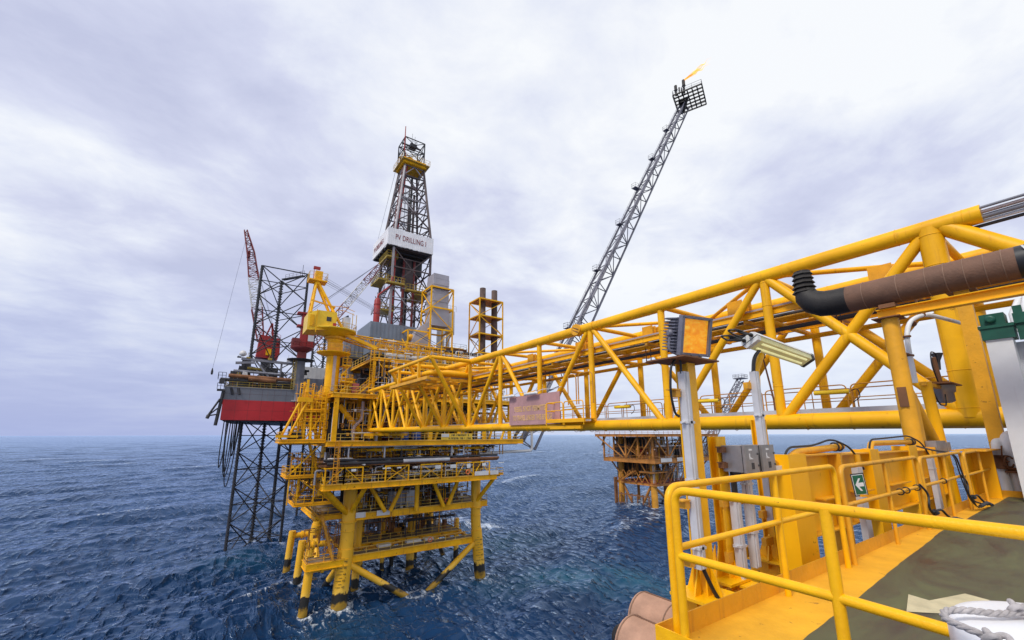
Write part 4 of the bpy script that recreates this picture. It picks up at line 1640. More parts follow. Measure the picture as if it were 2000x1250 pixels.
    m.box(21.9, 24.1, 3.0, END + 1, 0.88, 0.94)
    m.build('walkway', grating, t)
    m = MB()
    m.box(21.86, 21.90, 2.6, END + 1, 0.72, 1.10)
    for k in range(23):
        m.box(21.84, 21.86, 3 + k * 3, 3.08 + k * 3, 0.72, 1.10)
    m.build('kick_plate', light_grey, t)
    for x, off in ((22.0, 0.0), (24.05, 0.4)):
        for k in range(20):
            y0 = 3.2 + off + k * 3.45
            y1 = y0 + 3.3
            if y1 > END:
                break
            m = MB()
            m.path(fillet([(x, y0, 0.95), (x, y0, 2.08), (x, y1, 2.08), (x, y1, 0.95)], 0.22, 4), 0.028, 6)
            m.tube((x, y0, 1.52), (x, y1, 1.52), 0.022, n=6)
            m.tube((x, (y0 + y1) / 2, 0.95), (x, (y0 + y1) / 2, 2.08), 0.022, n=6)
            m.build('hand_rail', rail_orange, t)
    for y in (7.2, 13.0, 19.0, 29.0, 39.0):
        m = MB()
        m.tube((22.0, y - 0.65, 1.78), (22.0, y + 0.65, 1.80), 0.10, n=12)
        m.build('walkway_lamp', lamp_yellow, t)
        m = MB()
        m.path(fillet([(22.0, y - 0.65, 1.78), (22.0, y - 0.95, 1.9), (22.0, y - 1.0, 1.5), (22.0, y - 0.7, 1.3)], 0.15), 0.02, 6)
        m.build('lamp_cable', black_rubber, t)
    # antenna pole at the walkway
    m = MB()
    m.tube((22.0, 9.5, 0.9), (21.98, 9.9, 4.4), 0.05, 0.035, n=8)
    m.box(21.9, 22.1, 9.75, 9.95, 3.7, 3.95)
    m.tube((21.98, 9.9, 4.4), (21.98, 10.1, 4.8), 0.015, n=5)
    m.build('antenna_pole', rust_plate, t)

    # expansion-loop outrigger on the near side
    Y0, Y1 = 35.4, 46.4
    XO = 15.2
    m = MB()
    m.tube((XO, Y0 - 0.15, ZT), (XO, Y1 + 0.25, ZT), 0.19, n=16)
    m.build('outrigger_beam', yellow, t)
    for y in (Y0, 40.9, Y1):
        m = MB()
        m.tube((XO, y, ZT), (N0, y, ZT), 0.19, n=14)
        m.build('outrigger_arm', yellow, t)
        m = MB()
        m.tube((XO + 0.15, y, ZT - 0.1), (N0 - 0.1, y + 0.6, ZB + 0.25), 0.19, n=14)
        m.build('knee_brace', yellow, t)
    for y in (38.0, 43.5):
        m = MB()
        m.bar((XO, y, ZT), (XO, y, 5.2), 0.24)
        m.build('hanger', yellow, t)
    m = MB()
    m.bar((XO, Y0 + 0.3, 5.15), (XO, Y1 - 0.3, 5.15), 0.25, 0.30)
    m.bar((XO + 2.2, Y0 + 0.3, 5.15), (XO + 2.2, Y1 - 0.3, 5.15), 0.25, 0.30)
    for k in range(5):
        m.bar((XO, Y0 + 0.6 + k * 2.45, 5.1), (N0, Y0 + 0.6 + k * 2.45, 5.1), 0.2, 0.26)
    m.build('loop_platform', yellow_worn, t)
    for i, (x, z, r, mt) in enumerate(((15.7, 5.75, 0.24, yellow), (16.5, 5.65, 0.20, yellow), (17.2, 5.55, 0.12, pipe_white), (16.0, 5.45, 0.12, pinkish), (17.8, 6.1, 0.2, yellow))):
        m = MB()
        m.path(fillet([(20.9, Y0 - 2.4 + i * 0.4, z), (20.6, Y0 + 0.9 + i * 0.3, z), (x, Y0 + 1.0 + i * 0.3, z), (x, Y1 - 1.0 - i * 0.3, z), (20.6, Y1 - 0.9 - i * 0.3, z), (20.9, Y1 + 2.4 - i * 0.3, z)], 0.7), r, 12)
        m.build('expansion_loop', mt, t)
    # landing stage on the near face with ladder hoops
    m = MB()
    m.box(18.4, 19.4, 18.9, 22.6, 0.95, 1.0)
    m.bar((18.4, 18.9, 0.86), (18.4, 22.6, 0.86), 0.12, 0.2)
    m.bar((18.4, 22.6, 0.86), (19.6, 22.6, 0.86), 0.12, 0.2)
    m.bar((18.6, 19.4, 0.45), (18.6, 22.4, 0.45), 0.2, 0.2)
    m.build('landing_stage', yellow, t)
    m = MB()
    for a, b in (((18.4, 22.6), (18.4, 20.9)), ((18.4, 20.8), (18.4, 19.0)), ((18.4, 22.65), (19.5, 22.65))):
        m.path(fillet([(*a, 0.6), (*a, 2.1), (*b, 2.1), (*b, 0.6)], 0.2, 4), 0.035, 6)
        m.tube((*a, 1.55), (*b, 1.55), 0.028, n=6)
    m.build('stage_rail', yellow, t)
    m = MB()
    for a, b in ((20.9, 20.1), (19.9, 18.6)):
        m.path(fillet([(18.9, a, 1.9), (18.9, a, 3.9), (18.9, b, 3.9), (18.9, b, 1.9)], 0.35, 4), 0.04, 6)
    m.build('hoop_rail', rail_orange, t)
    # bearing frame on the platform end
    m = MB()
    m.bar((18.6, 67.4, 0.05), (25.4, 67.4, 0.05), 0.5, 0.4)
    m.bar((18.6, 70.8, 0.05), (25.4, 70.8, 0.05), 0.5, 0.4)
    m.bar((N0, 66.9, -0.35), (N0, 71.4, -0.35), 0.4, 0.4)
    m.bar((NF, 66.9, -0.35), (NF, 71.4, -0.35), 0.4, 0.4)
    m.build('bearing_frame', yellow_far, t)


rail_orange = paint('rust_tinted_rail_paint', (0.55, 0.24, 0.015), 0.5, var=0.2, rust=0.3, scale=3.0)
lamp_yellow = paint('lamp_yellow', (0.85, 0.58, 0.02), 0.35, var=0.05, scale=3)
build_bridge()


def build_bridge_sign():
    t = thing('warning_board', 'faded rust-stained pink board with yellow lettering on the bridge side', 'sign', (19.2, 25.6, 0.8))
    x = 19.18
    y0, y1, z0, z1 = 22.1, 28.3, 0.72, 2.95
    m = MB()
    m.box(x, x + 0.05, y0, y1, z0, z1)
    m.build('board', board_mat, t)
    for z in (z0 + 0.2, (z0 + z1) / 2, z1 - 0.2):
        m = MB()
        m.bar((x + 0.09, y0 + 0.1, z), (x + 0.09, y1 - 0.1, z), 0.07, 0.07)
        m.build('stiffener', rust_plate, t)
    lm = paint('faded_sign_yellow', (0.66, 0.40, 0.16), 0.7, var=0.2, rust=0.22, rustcol=(0.30, 0.15, 0.12), scale=2.5)
    text_mesh('VESSEL IS NOT PERMITTED', 0.56, lm, 'lettering', (x - 0.012, y1 - 0.72, z0 + 1.02), (0, -1, 0), (0, 0, 1), t, 0.006, stretch=0.63, thick=0.01)
    text_mesh('TO TRAVEL UNDER THIS BRIDGE', 0.56, lm, 'lettering', (x - 0.012, y1 - 0.52, z0 + 0.34), (0, -1, 0), (0, 0, 1), t, 0.006, stretch=0.585, thick=0.01)
    for y, lab in ((28.0, 'white lamp on the left end of the pink warning board'), (25.0, 'white lamp over the middle of the pink warning board')):
        f = thing('sign_lamp', lab, 'lamp', (x - 0.2, y, z1 + 0.1), 'lamps on the warning board')
        m = MB()
        m.path([(x - 0.28, y + 0.85, z1 - 0.02), (x - 0.28, y + 0.75, z1 + 0.05), (x - 0.28, y - 0.65, z1 + 0.06), (x - 0.28, y - 0.75, z1 + 0.0)], [0.06, 0.12, 0.12, 0.06], 10)
        m.build('lamp_body', lamp_white, f)
        m = MB()
        m.bar((x - 0.28, y, z1 + 0.12), (x + 0.1, y, z1 + 0.30), 0.06)
        m.bar((x - 0.28, y - 0.4, z1 + 0.16), (x - 0.28, y + 0.4, z1 + 0.16), 0.16, 0.06)
        m.build('bracket', yellow, f)
        m = MB()
        m.path(fillet([(x - 0.2, y - 0.6, z1 + 0.12), (x - 0.1, y - 1.1, z1 + 0.3), (x + 0.1, y - 2.2, z1 + 0.22), (x + 0.3, y - 2.8, z1 + 0.35)], 0.3), 0.025, 6)
        m.build('cable', pipe_white, f)


board_mat = paint('faded_pink_board', (0.44, 0.24, 0.23), 0.75, var=0.16, rust=0.42, rustcol=(0.17, 0.085, 0.05), scale=1.0)
build_bridge_sign()


def build_shore_pipes():
    # bundle of pipes rising over the bridge head at the upper right
    for i, (x, z, r, mt, lab) in enumerate(((19.4, 7.13, 0.045, grey_steel, 'uppermost slim grey pipe above the open bridge chord end'),
                                            (19.5, 7.01, 0.06, pinkish, 'pinkish clad pipe second in the bundle above the bridge chord end'),
                                            (19.6, 6.88, 0.085, grey_steel, 'thick grey pipe in the bundle at the bridge chord end'),
                                            (19.7, 6.76, 0.055, pipe_white, 'whitish pipe low in the bundle at the bridge chord end'),
                                            (19.8, 6.66, 0.055, dark_steel, 'dark bottom pipe of the bundle at the bridge chord end'))):
        m = MB()
        m.tube((x, 2.2, z), (x, -6, z), r, n=14)
        tag(m.build('pipe', mt), lab, 'pipe', 'pipes at the bridge head')


build_shore_pipes()


# ================================================================== production platform
ZL, Z1, Z2, Z3, Z4, Z5, Z6 = -18.4, -12.2, -7.1, -4.4, -0.95, 6.2, 12.8


def clutter(t, x0, x1, y0, y1, z0, z1, seed, nv=10, nh=6, nb=6, nt=2):
    """process piping and equipment filling one deck level"""
    rng = random.Random(seed)
    pal = [dark_steel, dark_steel, grey_steel, rust_plate, yellow_far, pipe_white, orange_far, light_grey]
    H = z1 - z0
    for i in range(nv):
        x, y = rng.uniform(x0, x1), y0 + (y1 - y0) * rng.random() ** 2
        r = rng.choice((0.06, 0.08, 0.11, 0.16))
        za = z0 + rng.choice((0, 0, 0.3)) * H
        pts = [(x, y, za), (x, y, z1 - rng.uniform(0.1, 0.35) * H)]
        dx = rng.choice((-1, 1)) * rng.uniform(0.5, 2.2)
        pts += [(x + dx, y, pts[-1][2])]
        if rng.random() < 0.6:
            pts += [(x + dx, y, z1 if rng.random() < 0.5 else za)]
        m = MB()
        m.path(fillet(pts, 0.3, 3), r, 8)
        m.build('riser_pipe', rng.choice(pal), t)
    for i in range(nh):
        y, z = y0 + (y1 - y0) * rng.random() ** 2, z0 + H * rng.uniform(0.35, 0.93)
        a = rng.uniform(x0, x0 + (x1 - x0) * 0.5)
        b = min(x1, a + rng.uniform(0.3, 0.8) * (x1 - x0))
        r = rng.choice((0.07, 0.10, 0.15, 0.22))
        m = MB()
        m.tube((a, y, z), (b, y, z), r, n=10)
        for k in range(int((b - a) / 2.5)):
            xx = a + 1 + k * 2.5
            m.lathe((xx, y, z), (1, 0, 0), [(r * 1.55, 0), (r * 1.55, 0.12)], 10)
        m.build('header_pipe', rng.choice(pal), t)
    for i in range(nb):
        x, y = rng.uniform(x0, x1 - 2), rng.uniform(y0, y1)
        w, d, h = rng.uniform(0.5, 1.8), rng.uniform(0.5, 1.4), H * rng.uniform(0.25, 0.6)
        m = MB()
        m.box(x, x + w, y, y + d, z0 + 0.12, z0 + h)
        m.box(x - 0.06, x + w + 0.06, y - 0.06, y + d + 0.06, z0, z0 + 0.12)
        m.box(x + 0.1 * w, x + 0.45 * w, y - 0.03, y, z0 + 0.2, z0 + h - 0.1)
        m.build('equipment_box', rng.choice([dark_steel, grey_steel, light_grey, red_paint, rust_plate, yellow_far]), t)
    for i in range(nt):
        x, y, z = rng.uniform(x0 + 1, x1 - 4), y0 + (y1 - y0) * rng.uniform(0.25, 0.8), z0 + H * rng.uniform(0.3, 0.5)
        r, L_ = H * rng.uniform(0.14, 0.22), rng.uniform(3, 5.5)
        m = MB()
        m.lathe((x, y, z), (1, 0, 0), [(0.05, -r * 0.5), (r * 0.75, -r * 0.3), (r, 0), (r, L_), (r * 0.75, L_ + r * 0.3), (0.05, L_ + r * 0.5)], 18)
        for k in (0.2, 0.8):
            m.box(x + L_ * k - 0.15, x + L_ * k + 0.15, y - r * 0.8, y + r * 0.8, z0, z)
        m.build('vessel', rng.choice([grey_steel, rust_plate, light_grey, orange_far]), t)


def tubing(t, x0, x1, y0, y1, z0, z1, seed, n=40, mats=None):
    """fine instrument tubing and small fittings near the front edge, one mass per material"""
    rng = random.Random(seed)
    mats = mats or [white_far, dark_steel, yellow_far, rust_plate]
    for mt in mats:
        m = MB()
        for i in range(n):
            x, y = rng.uniform(x0, x1), rng.uniform(y0, y1)
            r = rng.choice((0.03, 0.045, 0.06, 0.09))
            q = rng.random()
            if q < 0.45:
                za = rng.uniform(z0, z0 + 0.6 * (z1 - z0))
                zb = min(z1, za + rng.uniform(0.2, 0.8) * (z1 - z0))
                dx = rng.uniform(-0.9, 0.9)
                m.path([(x, y, za), (x, y, zb), (x + dx, y, zb)], r, 5)
            elif q < 0.75:
                z = rng.uniform(z0 + 0.3, z1 - 0.1)
                w = rng.uniform(0.6, 5.0)
                m.tube((x, y, z), (min(x1, x + w), y, z), r, n=5)
            elif q < 0.9:
                z = rng.uniform(z0, z1 - 0.5)
                w, h = rng.uniform(0.15, 0.5), rng.uniform(0.15, 0.6)
                m.box(x, x + w, y, y + 0.3, z, z + h)
            else:
                z = rng.uniform(z0 + 0.2, z1 - 0.3)
                m.torus((x, y, z), (rng.uniform(-1, 1), 1, rng.uniform(-0.4, 0.4)), rng.uniform(0.15, 0.3), 0.04, 10, 4)
        o = m.build('tubing', mt, t)
        o['kind'] = 'stuff'


def deck_slab(t, x0, x1, y0, y1, z, depth=0.75, mat=None, plate=None, name='deck_plate', step=3.0):
    """deck plate with edge girders and joists below"""
    m = MB()
    m.box(x0 + 0.02, x1 - 0.02, y0 + 0.02, y1 - 0.02, z - 0.08, z)
    m.build(name, plate or grating, t)
    e = mat or yellow_far
    for a, b in (((x0, y0), (x1, y0)), ((x0, y1), (x1, y1)), ((x0, y0), (x0, y1)), ((x1, y0), (x1, y1))):
        m = MB()
        m.ibeam((*a, z - depth / 2 - 0.02), (*b, z - depth / 2 - 0.02), depth, 0.30, 0.05)
        m.build('edge_girder', e, t)
    m = MB()
    k = int((x1 - x0) / step)
    for i in range(1, k):
        x = x0 + i * (x1 - x0) / k
        m.bar((x, y0 + 0.15, z - 0.36), (x, y1 - 0.15, z - 0.36), 0.18, 0.55)
    for j in (0.33, 0.66):
        y = y0 + (y1 - y0) * j
        m.bar((x0 + 0.2, y, z - 0.42), (x1 - 0.2, y, z - 0.42), 0.2, 0.6)
    m.build('joists', orange_far, t)


def rails(t, pts, z, mat=None, sp=2.0, h=1.1, nm='hand_rail', r=0.045):
    m = MB()
    P = [(p[0], p[1], z) for p in pts]
    rail_loop(m, P, h=h, sp=sp, r=r, n=5, toe=0.12)
    m.build(nm, mat or rail_pale, t)


def xframe(t, x0, x1, y, z0, z1, kind='X', mat=None, w=0.17):
    m = MB()
    for x in (x0, x1):
        m.bar((x, y, z0), (x, y, z1), w, w * 1.2)
    m.bar((x0, y, z1 - w * 0.4), (x1, y, z1 - w * 0.4), w, w)
    if kind in ('X', '/'):
        m.bar((x0, y, z0), (x1, y, z1), w * 0.6)
    if kind in ('X', '\\'):
        m.bar((x0, y + 0.03, z1), (x1, y + 0.03, z0), w * 0.6)
    if kind == 'W':
        n = 4
        for k in range(n):
            a, b = x0 + (x1 - x0) * k / n, x0 + (x1 - x0) * (k + 1) / n
            m.bar((a, y, z0 if k % 2 == 0 else z1), (b, y, z1 if k % 2 == 0 else z0), w * 0.6)
        m.bar(((x0 + x1) / 2, y, z0), ((x0 + x1) / 2, y, z1), w * 0.8)
    m.build('side_frame', mat or yellow_far, t)


rail_pale = paint('pale_yellow_rail', (0.62, 0.40, 0.07), 0.5, var=0.25, rust=0.25, scale=1.0)
splash = None


def leg_material():
    """yellow leg paint; dark splash-zone wrap near the water with a yellow sleeve below"""
    m = bpy.data.materials.new('leg_paint_with_splash_wrap')
    m.use_nodes = True
    nt = m.node_tree
    L = nt.links.new
    b = nt.nodes['Principled BSDF']
    b.inputs['Roughness'].default_value = 0.5
    geo = node(nt, 'ShaderNodeNewGeometry')
    sep = node(nt, 'ShaderNodeSeparateXYZ')
    L(geo.outputs['Position'], sep.inputs[0])
    n1 = node(nt, 'ShaderNodeTexNoise', ins={'Scale': 0.55, 'Detail': 8.0, 'Roughness': 0.68})
    L(geo.outputs['Position'], n1.inputs['Vector'])
    ad = node(nt, 'ShaderNodeMath', operation='MULTIPLY_ADD', ins={1: 3.2})
    L(n1.outputs[0], ad.inputs[0])
    L(sep.outputs['Z'], ad.inputs[2])
    mr = node(nt, 'ShaderNodeMapRange', ins={1: -24.75, 2: -18.75, 3: 0.0, 4: 1.0})
    L(ad.outputs[0], mr.inputs[0])
    cr = ramp(nt, [(0.0, (0.20, 0.13, 0.012)), (0.24, (0.40, 0.22, 0.012)), (0.31, (0.016, 0.016, 0.012)), (0.52, (0.022, 0.017, 0.012)), (0.55, (0.88, 0.52, 0.06)), (0.80, (0.85, 0.44, 0.012))], 'LINEAR')
    L(mr.outputs[0], cr.inputs[0])
    n2 = node(nt, 'ShaderNodeTexNoise', ins={'Scale': 1.6, 'Detail': 8.0, 'Roughness': 0.7})
    L(geo.outputs['Position'], n2.inputs['Vector'])
    rr = ramp(nt, [(0.63, 0.0), (0.68, 0.85)])
    L(n2.outputs[0], rr.inputs[0])
    mx = node(nt, 'ShaderNodeMixRGB')
    mx.inputs[2].default_value = (0.16, 0.055, 0.015, 1)
    L(rr.outputs[0], mx.inputs[0])
    L(cr.outputs[0], mx.inputs[1])
    L(mx.outputs[0], b.inputs['Base Color'])
    return m


leg_paint = leg_material()


def build_platform():
    t = thing('production_platform', 'multi-deck yellow production platform on thick legs at the far end of the bridge', 'oil platform', (30, 82, SEA))
    # ---------------- jacket
    legs = [[(18.35, 72, -0.9), (18.3, 72, -15.8), (17.75, 72.2, -27)], [(41.0, 72, -0.9), (41.2, 72, -15.8), (42.65, 72.3, -27)],
            [(18.3, 93.5, -0.9), (18.2, 93.8, -15.8), (16.9, 95.2, -27)], [(41.0, 93.5, -0.9), (41.2, 93.8, -15.8), (42.8, 95.2, -27)]]
    for i, l in enumerate(legs):
        r = 1.02 if i == 0 else 0.90
        m = MB()
        m.path(l, r, 24)
        a, b = Vector(l[1]), Vector(l[2])
        m.tube(a.lerp(b, 0.12), b, r * 1.12, n=24)
        m.torus(l[1][:2] + (-13.3,), (0, 0, 1), r * 1.12, 0.14, 24, 6)
        m.torus(l[1][:2] + (-14.6,), (0, 0, 1), r * 1.02, 0.08, 24, 6)
        m.build('leg', leg_paint, t)
    for i, (l, side) in enumerate(((legs[0], -1), (legs[1], -1))):
        a, b = Vector(l[1]), Vector(l[2])
        r = (1.02 if i == 0 else 0.90) * 1.12
        d = Vector((-0.35, -0.94, 0)) if i == 0 else Vector((-0.2, -0.98, 0))
        sx = Vector((0.94, -0.35, 0)) if i == 0 else Vector((0.98, -0.2, 0))
        for k, n_ in enumerate(('6', '5', '4', '3', '2')):
            z = -18.9 - k * 0.88
            c = a.lerp(b, (z - a.z) / (b.z - a.z))
            p = c + d * (r + 0.03)
            text_mesh('+' + n_, 0.42, black_rubber, 'draught_mark', p + sx * 0.15, sx, (0, 0, 1), t, 0.03)
            m = MB()
            m.bar(p - sx * 0.75 + d * -0.06 + Vector((0, 0, 0.1)), p - sx * 0.02 + Vector((0, 0, 0.1)), 0.03, 0.05)
            m.build('draught_tick', black_rubber, t)
            m = MB()
            m.bar(p - sx * 0.35 + Vector((0, 0, 0.52)), p + sx * 0.15 + Vector((0, 0, 0.52)), 0.03, 0.04)
            m.build('draught_tick', black_rubber, t)
    for a, b, r in (((18.9, 72.1, -19.6), (30.0, 71.6, -27.0), 0.50), ((41.2, 72.1, -19.3), (30.2, 71.6, -27.0), 0.50),
                    ((18, 74, -19.8), (17.2, 84, -27), 0.5), ((41.6, 94, -19.8), (30, 95, -27), 0.5), ((17.8, 93, -19.8), (17.4, 84, -27), 0.5), ((41.6, 93, -19.6), (42, 84, -27), 0.5)):
        m = MB()
        m.tube(a, b, r, n=16)
        m.build('jacket_brace', leg_paint, t)
    for x, y, r, z in ((21.4, 77.2, 0.62, -10), (33.0, 82.8, 0.75, -16), (43.4, 83.9, 0.52, -17.2), (24.0, 84, 0.4, -12), (28.0, 84, 0.4, -12), (22, 88, 0.5, -12), (36, 88, 0.5, -12), (30.5, 86, 0.4, -12)):
        m = MB()
        m.tube((x, y, -27), (x, y, z), r, n=14)
        m.build('caisson', leg_paint, t)
    # ---------------- boat landing level
    for x0, x1, y0, y1 in ((19.0, 41.2, 72.0, 74.2), (19.0, 41.8, 78.6, 87.0), (12.6, 18.5, 71.0, 74.4)):
        deck_slab(t, x0, x1, y0, y1, ZL, 0.95 if y0 < 78 else 0.5, yellow_far, grating)
    m = MB()
    for x in (19.5, 24, 28.5, 33, 37.5, 41):
        m.bar((x, 74.2, ZL - 0.3), (x, 78.6, ZL - 0.3), 0.3, 0.4)
    m.tube((19, 76.4, ZL - 0.1), (41.5, 76.6, ZL - 0.1), 0.22, n=8)
    m.tube((22, 75.2, ZL - 0.2), (34, 77.8, ZL - 0.2), 0.14, n=8)
    m.build('landing_beams', orange_far, t)
    rails(t, [(19.4, 72.0), (41.0, 72.0)], ZL)
    rails(t, [(19.4, 78.7), (41.6, 78.7), (41.7, 87)], ZL)
    rails(t, [(12.7, 74.3), (12.7, 71.1), (17.2, 71.1)], ZL, yellow_worn)
    rng = random.Random(12)
    for i in range(12):
        x, y = rng.uniform(20, 40), rng.uniform(79.5, 86)
        m = MB()
        h = rng.uniform(0.3, 1.3)
        if i % 3 == 0:
            m.tube((x, y, ZL), (x, y, ZL + h + 1.0), 0.45, n=12)
        else:
            m.box(x, x + rng.uniform(0.6, 2.6), y, y + 0.9, ZL, ZL + h)
        m.build('landing_gear', rng.choice([orange_far, rust_plate, light_grey, yellow_far, dark_steel]), t)
    for x, w in ((24.2, 2.2), (29.2, 2.6), (32.6, 1.6)):
        m = MB()
        m.box(x, x + w, 74.9, 76.0, ZL - 0.2, ZL + 0.25)
        m.build('white_cover', white_far, t)
    # ---------------- lower deck
    deck_slab(t, 18.3, 43.4, 71.6, 94, Z1, 0.95, yellow_far, grating)
    deck_slab(t, 13.6, 18.2, 73.0, 86, Z1, 0.7, yellow_far, grating)
    rails(t, [(19.4, 71.6), (40.1, 71.6)], Z1)
    rails(t, [(42.2, 71.6), (43.4, 71.7), (43.4, 94)], Z1)
    rails(t, [(13.6, 86), (13.6, 73.1), (17.2, 73.1)], Z1, yellow_far)
    clutter(t, 19.5, 41, 74, 84, Z1, Z2 - 0.9, 21, 17, 8, 8, 3)
    clutter(t, 20, 41, 78, 92, ZL + 0.2, Z1 - 1.0, 22, 15, 5, 4, 1)
    for x0, x1, mt in ((24.9, 27.9, grey_steel), (28.0, 29.7, light_grey), (33.5, 36.2, dark_steel)):
        m = MB()
        m.box(x0, x1, 73.3, 75.2, Z1, Z1 + 2.7)
        m.box(x0 + 0.2, x1 - 0.2, 73.26, 73.3, Z1 + 0.3, Z1 + 2.5)
        m.build('control_panel', mt, t)
    for x0, x1 in ((19.2, 20.7), (22.5, 24.6)):
        m = MB()
        m.box(x0, x1, 71.35, 71.45, Z1 - 0.6, Z1 + 0.2)
        m.build('white_plate', white_far, t)
    # added dark back panels stand in for the shade inside each level
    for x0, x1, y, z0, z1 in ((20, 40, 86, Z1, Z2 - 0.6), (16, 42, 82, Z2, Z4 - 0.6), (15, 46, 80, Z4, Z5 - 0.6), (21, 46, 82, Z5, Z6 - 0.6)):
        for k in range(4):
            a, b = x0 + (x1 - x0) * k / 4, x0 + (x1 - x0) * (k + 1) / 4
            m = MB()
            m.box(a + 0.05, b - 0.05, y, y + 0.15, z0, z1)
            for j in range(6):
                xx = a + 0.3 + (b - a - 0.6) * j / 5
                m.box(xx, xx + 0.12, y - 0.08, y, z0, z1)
            m.build('dark_backing', dark_steel, t)
    # ---------------- braces between lower and cellar deck
    for a, b, r in (((21.0, 71, -8.0), (23.7, 71, -12.2), 0.33), ((26.6, 71, -8.0), (24.5, 71, -12.2), 0.33), ((29.05, 71, -8.0), (29.05, 71, -12.6), 0.38),
                    ((32.0, 71, -8.0), (34.1, 71, -12.4), 0.33), ((36.9, 71, -8.0), (34.9, 71, -12.2), 0.33), ((42.3, 67.6, -7.9), (41.0, 71.6, -12.2), 0.36),
                    ((19.2, 67.4, -7.9), (18.4, 71.6, -12.0), 0.36), ((13.6, 67.4, -7.9), (17.9, 71.6, -12.0), 0.42), ((14.0, 80, -7.9), (18.0, 76, -12.0), 0.36)):
        m = MB()
        m.tube(a, b, r, n=14)
        m.build('deck_brace', yellow_far, t)
    # ---------------- cellar deck with side frames
    deck_slab(t, 13.2, 42.6, 67, 97, Z2, 0.80, yellow_far, grating)
    deck_slab(t, 42.6, 44.0, 67.0, 69.5, Z2 + 0.25, 0.35, yellow_far, grating)
    rails(t, [(13.2, 97), (13.2, 67.05), (42.6, 67.05), (44.0, 67.05), (44.0, 69.5)], Z2)
    rails(t, [(42.6, 70), (42.6, 97)], Z2)
    for x0, x1, kd in ((13.3, 15.9, '/'), (15.9, 18.6, '\\'), (22.1, 25.8, 'X'), (27.9, 31.6, 'X'), (34.4, 41.0, 'W')):
        xframe(t, x0, x1, 67.0, Z2, -4.72, kd)
    m = MB()
    m.bar((13.25, 67, -4.8), (13.25, 73, -4.8), 0.2)
    m.bar((13.25, 67.1, Z2), (13.25, 70, -4.8), 0.12)
    m.bar((13.25, 73, Z2), (13.25, 73, -4.8), 0.2)
    m.build('side_frame', yellow_far, t)
    clutter(t, 14, 41, 68.2, 78, Z2, Z3, 31, 22, 8, 12, 3)
    for x0, x1 in ((37.9, 40.7), (41.1, 42.8)):
        m = MB()
        m.box(x0, x1, 66.72, 66.8, Z2 + 0.05, Z2 + 0.75)
        m.build('white_plate', white_far, t)
    # ---------------- mezzanine roof with long pipes
    m = MB()
    m.box(12.6, 43.2, 67.6, 92, Z3 - 0.22, Z3)
    m.build('mezzanine_roof', rust_plate, t)
    for a, b, z, r, mt in ((13.5, 25, Z3 + 0.22, 0.26, dark_steel), (25.0, 33.2, Z3 + 0.30, 0.30, pipe_white), (33.2, 43.3, Z3 + 0.22, 0.24, rust_plate), (13, 43, Z3 + 0.7, 0.18, dark_steel)):
        m = MB()
        m.tube((a, 67.5, z), (b, 67.5, z), r, n=12)
        m.build('header_pipe', mt, t)
    m = MB()
    m.path(fillet([(28.8, 67.6, Z3 + 0.3), (27.0, 69.0, Z3 + 1.5), (26.5, 70.0, Z3 + 1.6), (26.5, 70, Z4 - 0.7)], 0.5), 0.24, 12)
    m.build('header_pipe', pipe_white, t)
    for x in (16.5, 22.0, 36.1, 33.8):
        m = MB()
        m.path(fillet([(x, 67.8, Z4 - 0.7), (x, 67.8, Z3 + 0.6), (x + 0.8, 67.6, Z3 + 0.5), (x + 1.0, 67.5, Z3 + 0.15)], 0.3), 0.13, 10)
        m.build('riser_pipe', pipe_white, t)
    m = MB()
    m.path(fillet([(13.6, 67.8, Z3 + 0.9), (17.0, 67.6, Z3 + 0.9), (17.8, 67.6, Z3 + 0.3), (19.0, 67.4, Z3 - 0.1)], 0.4), 0.15, 10)
    m.build('riser_pipe', white_far, t)
    clutter(t, 14, 43, 68.6, 78, Z3, Z4 - 0.7, 41, 26, 9, 8, 3)
    m = MB()
    m.tube((13.4, 67.35, Z4 - 0.82), (47.5, 67.35, Z4 - 0.82), 0.09, n=8)
    m.build('header_pipe', light_grey, t)
    # ---------------- main deck
    deck_slab(t, 13.2, 48.6, 67, 97, Z4, 0.72, yellow_far, grating)
    deck_slab(t, 7.2, 13.1, 68.0, 74.0, Z4 + 0.25, 0.45, yellow_far, grating)
    rails(t, [(13.3, 67.05), (18.4, 67.05)], Z4)
    rails(t, [(22.3, 67.05), (48.5, 67.05), (48.5, 97)], Z4)
    rails(t, [(7.3, 74), (7.3, 68.05), (13.1, 68.05)], Z4 + 0.25, yellow_far)
    for x in (29.6, 35.0, 40.2, 45.8):
        m = MB()
        m.bar((x, 67.6, Z4), (x, 67.6, Z5 - 0.5), 0.55, 0.5)
        m.build('column', yellow_far, t)
    for a, b in (((14.05, 67.2), (14.05, 67.2)), ((13.6, 72), (13.6, 72)), ((18.6, 72), (18.6, 72))):
        m = MB()
        m.bar((a[0], a[1], Z4), (a[0], a[1], Z5), 0.62, 0.55)
        m.build('column', yellow_far, t)
    for x0, x1, y0, z0, x_1, z_1 in ((41.5, 0, 68.0, Z4, 43.6, Z5 - 0.8), (46.6, 0, 68.0, Z5 - 0.8, 44.2, Z4), (31, 0, 69, Z4, 33.4, Z5 - 0.7), (27.5, 0, 69, Z5 - 0.7, 30, Z4), (36, 0, 69, Z4, 39, Z5 - 0.7)):
        m = MB()
        m.tube((x0, y0, z0), (x_1, y0, z_1), 0.24, n=10)
        m.build('deck_brace', yellow_far, t)
    clutter(t, 15, 46, 69.5, 79, Z4, Z5 - 0.7, 51, 28, 10, 10, 4)
    for x, h in ((17.3, 6.2), (20.9, 7.0)):
        m = MB()
        m.path(fillet([(x, 69, Z4), (x, 69, Z4 + 2.2), (x + 1.2, 69.2, Z4 + 3.4), (x + 1.2, 69.2, Z4 + h)], 0.5), 0.26, 12)
        m.build('riser_pipe', pinkish if x < 18 else pipe_white, t)
    m = MB()
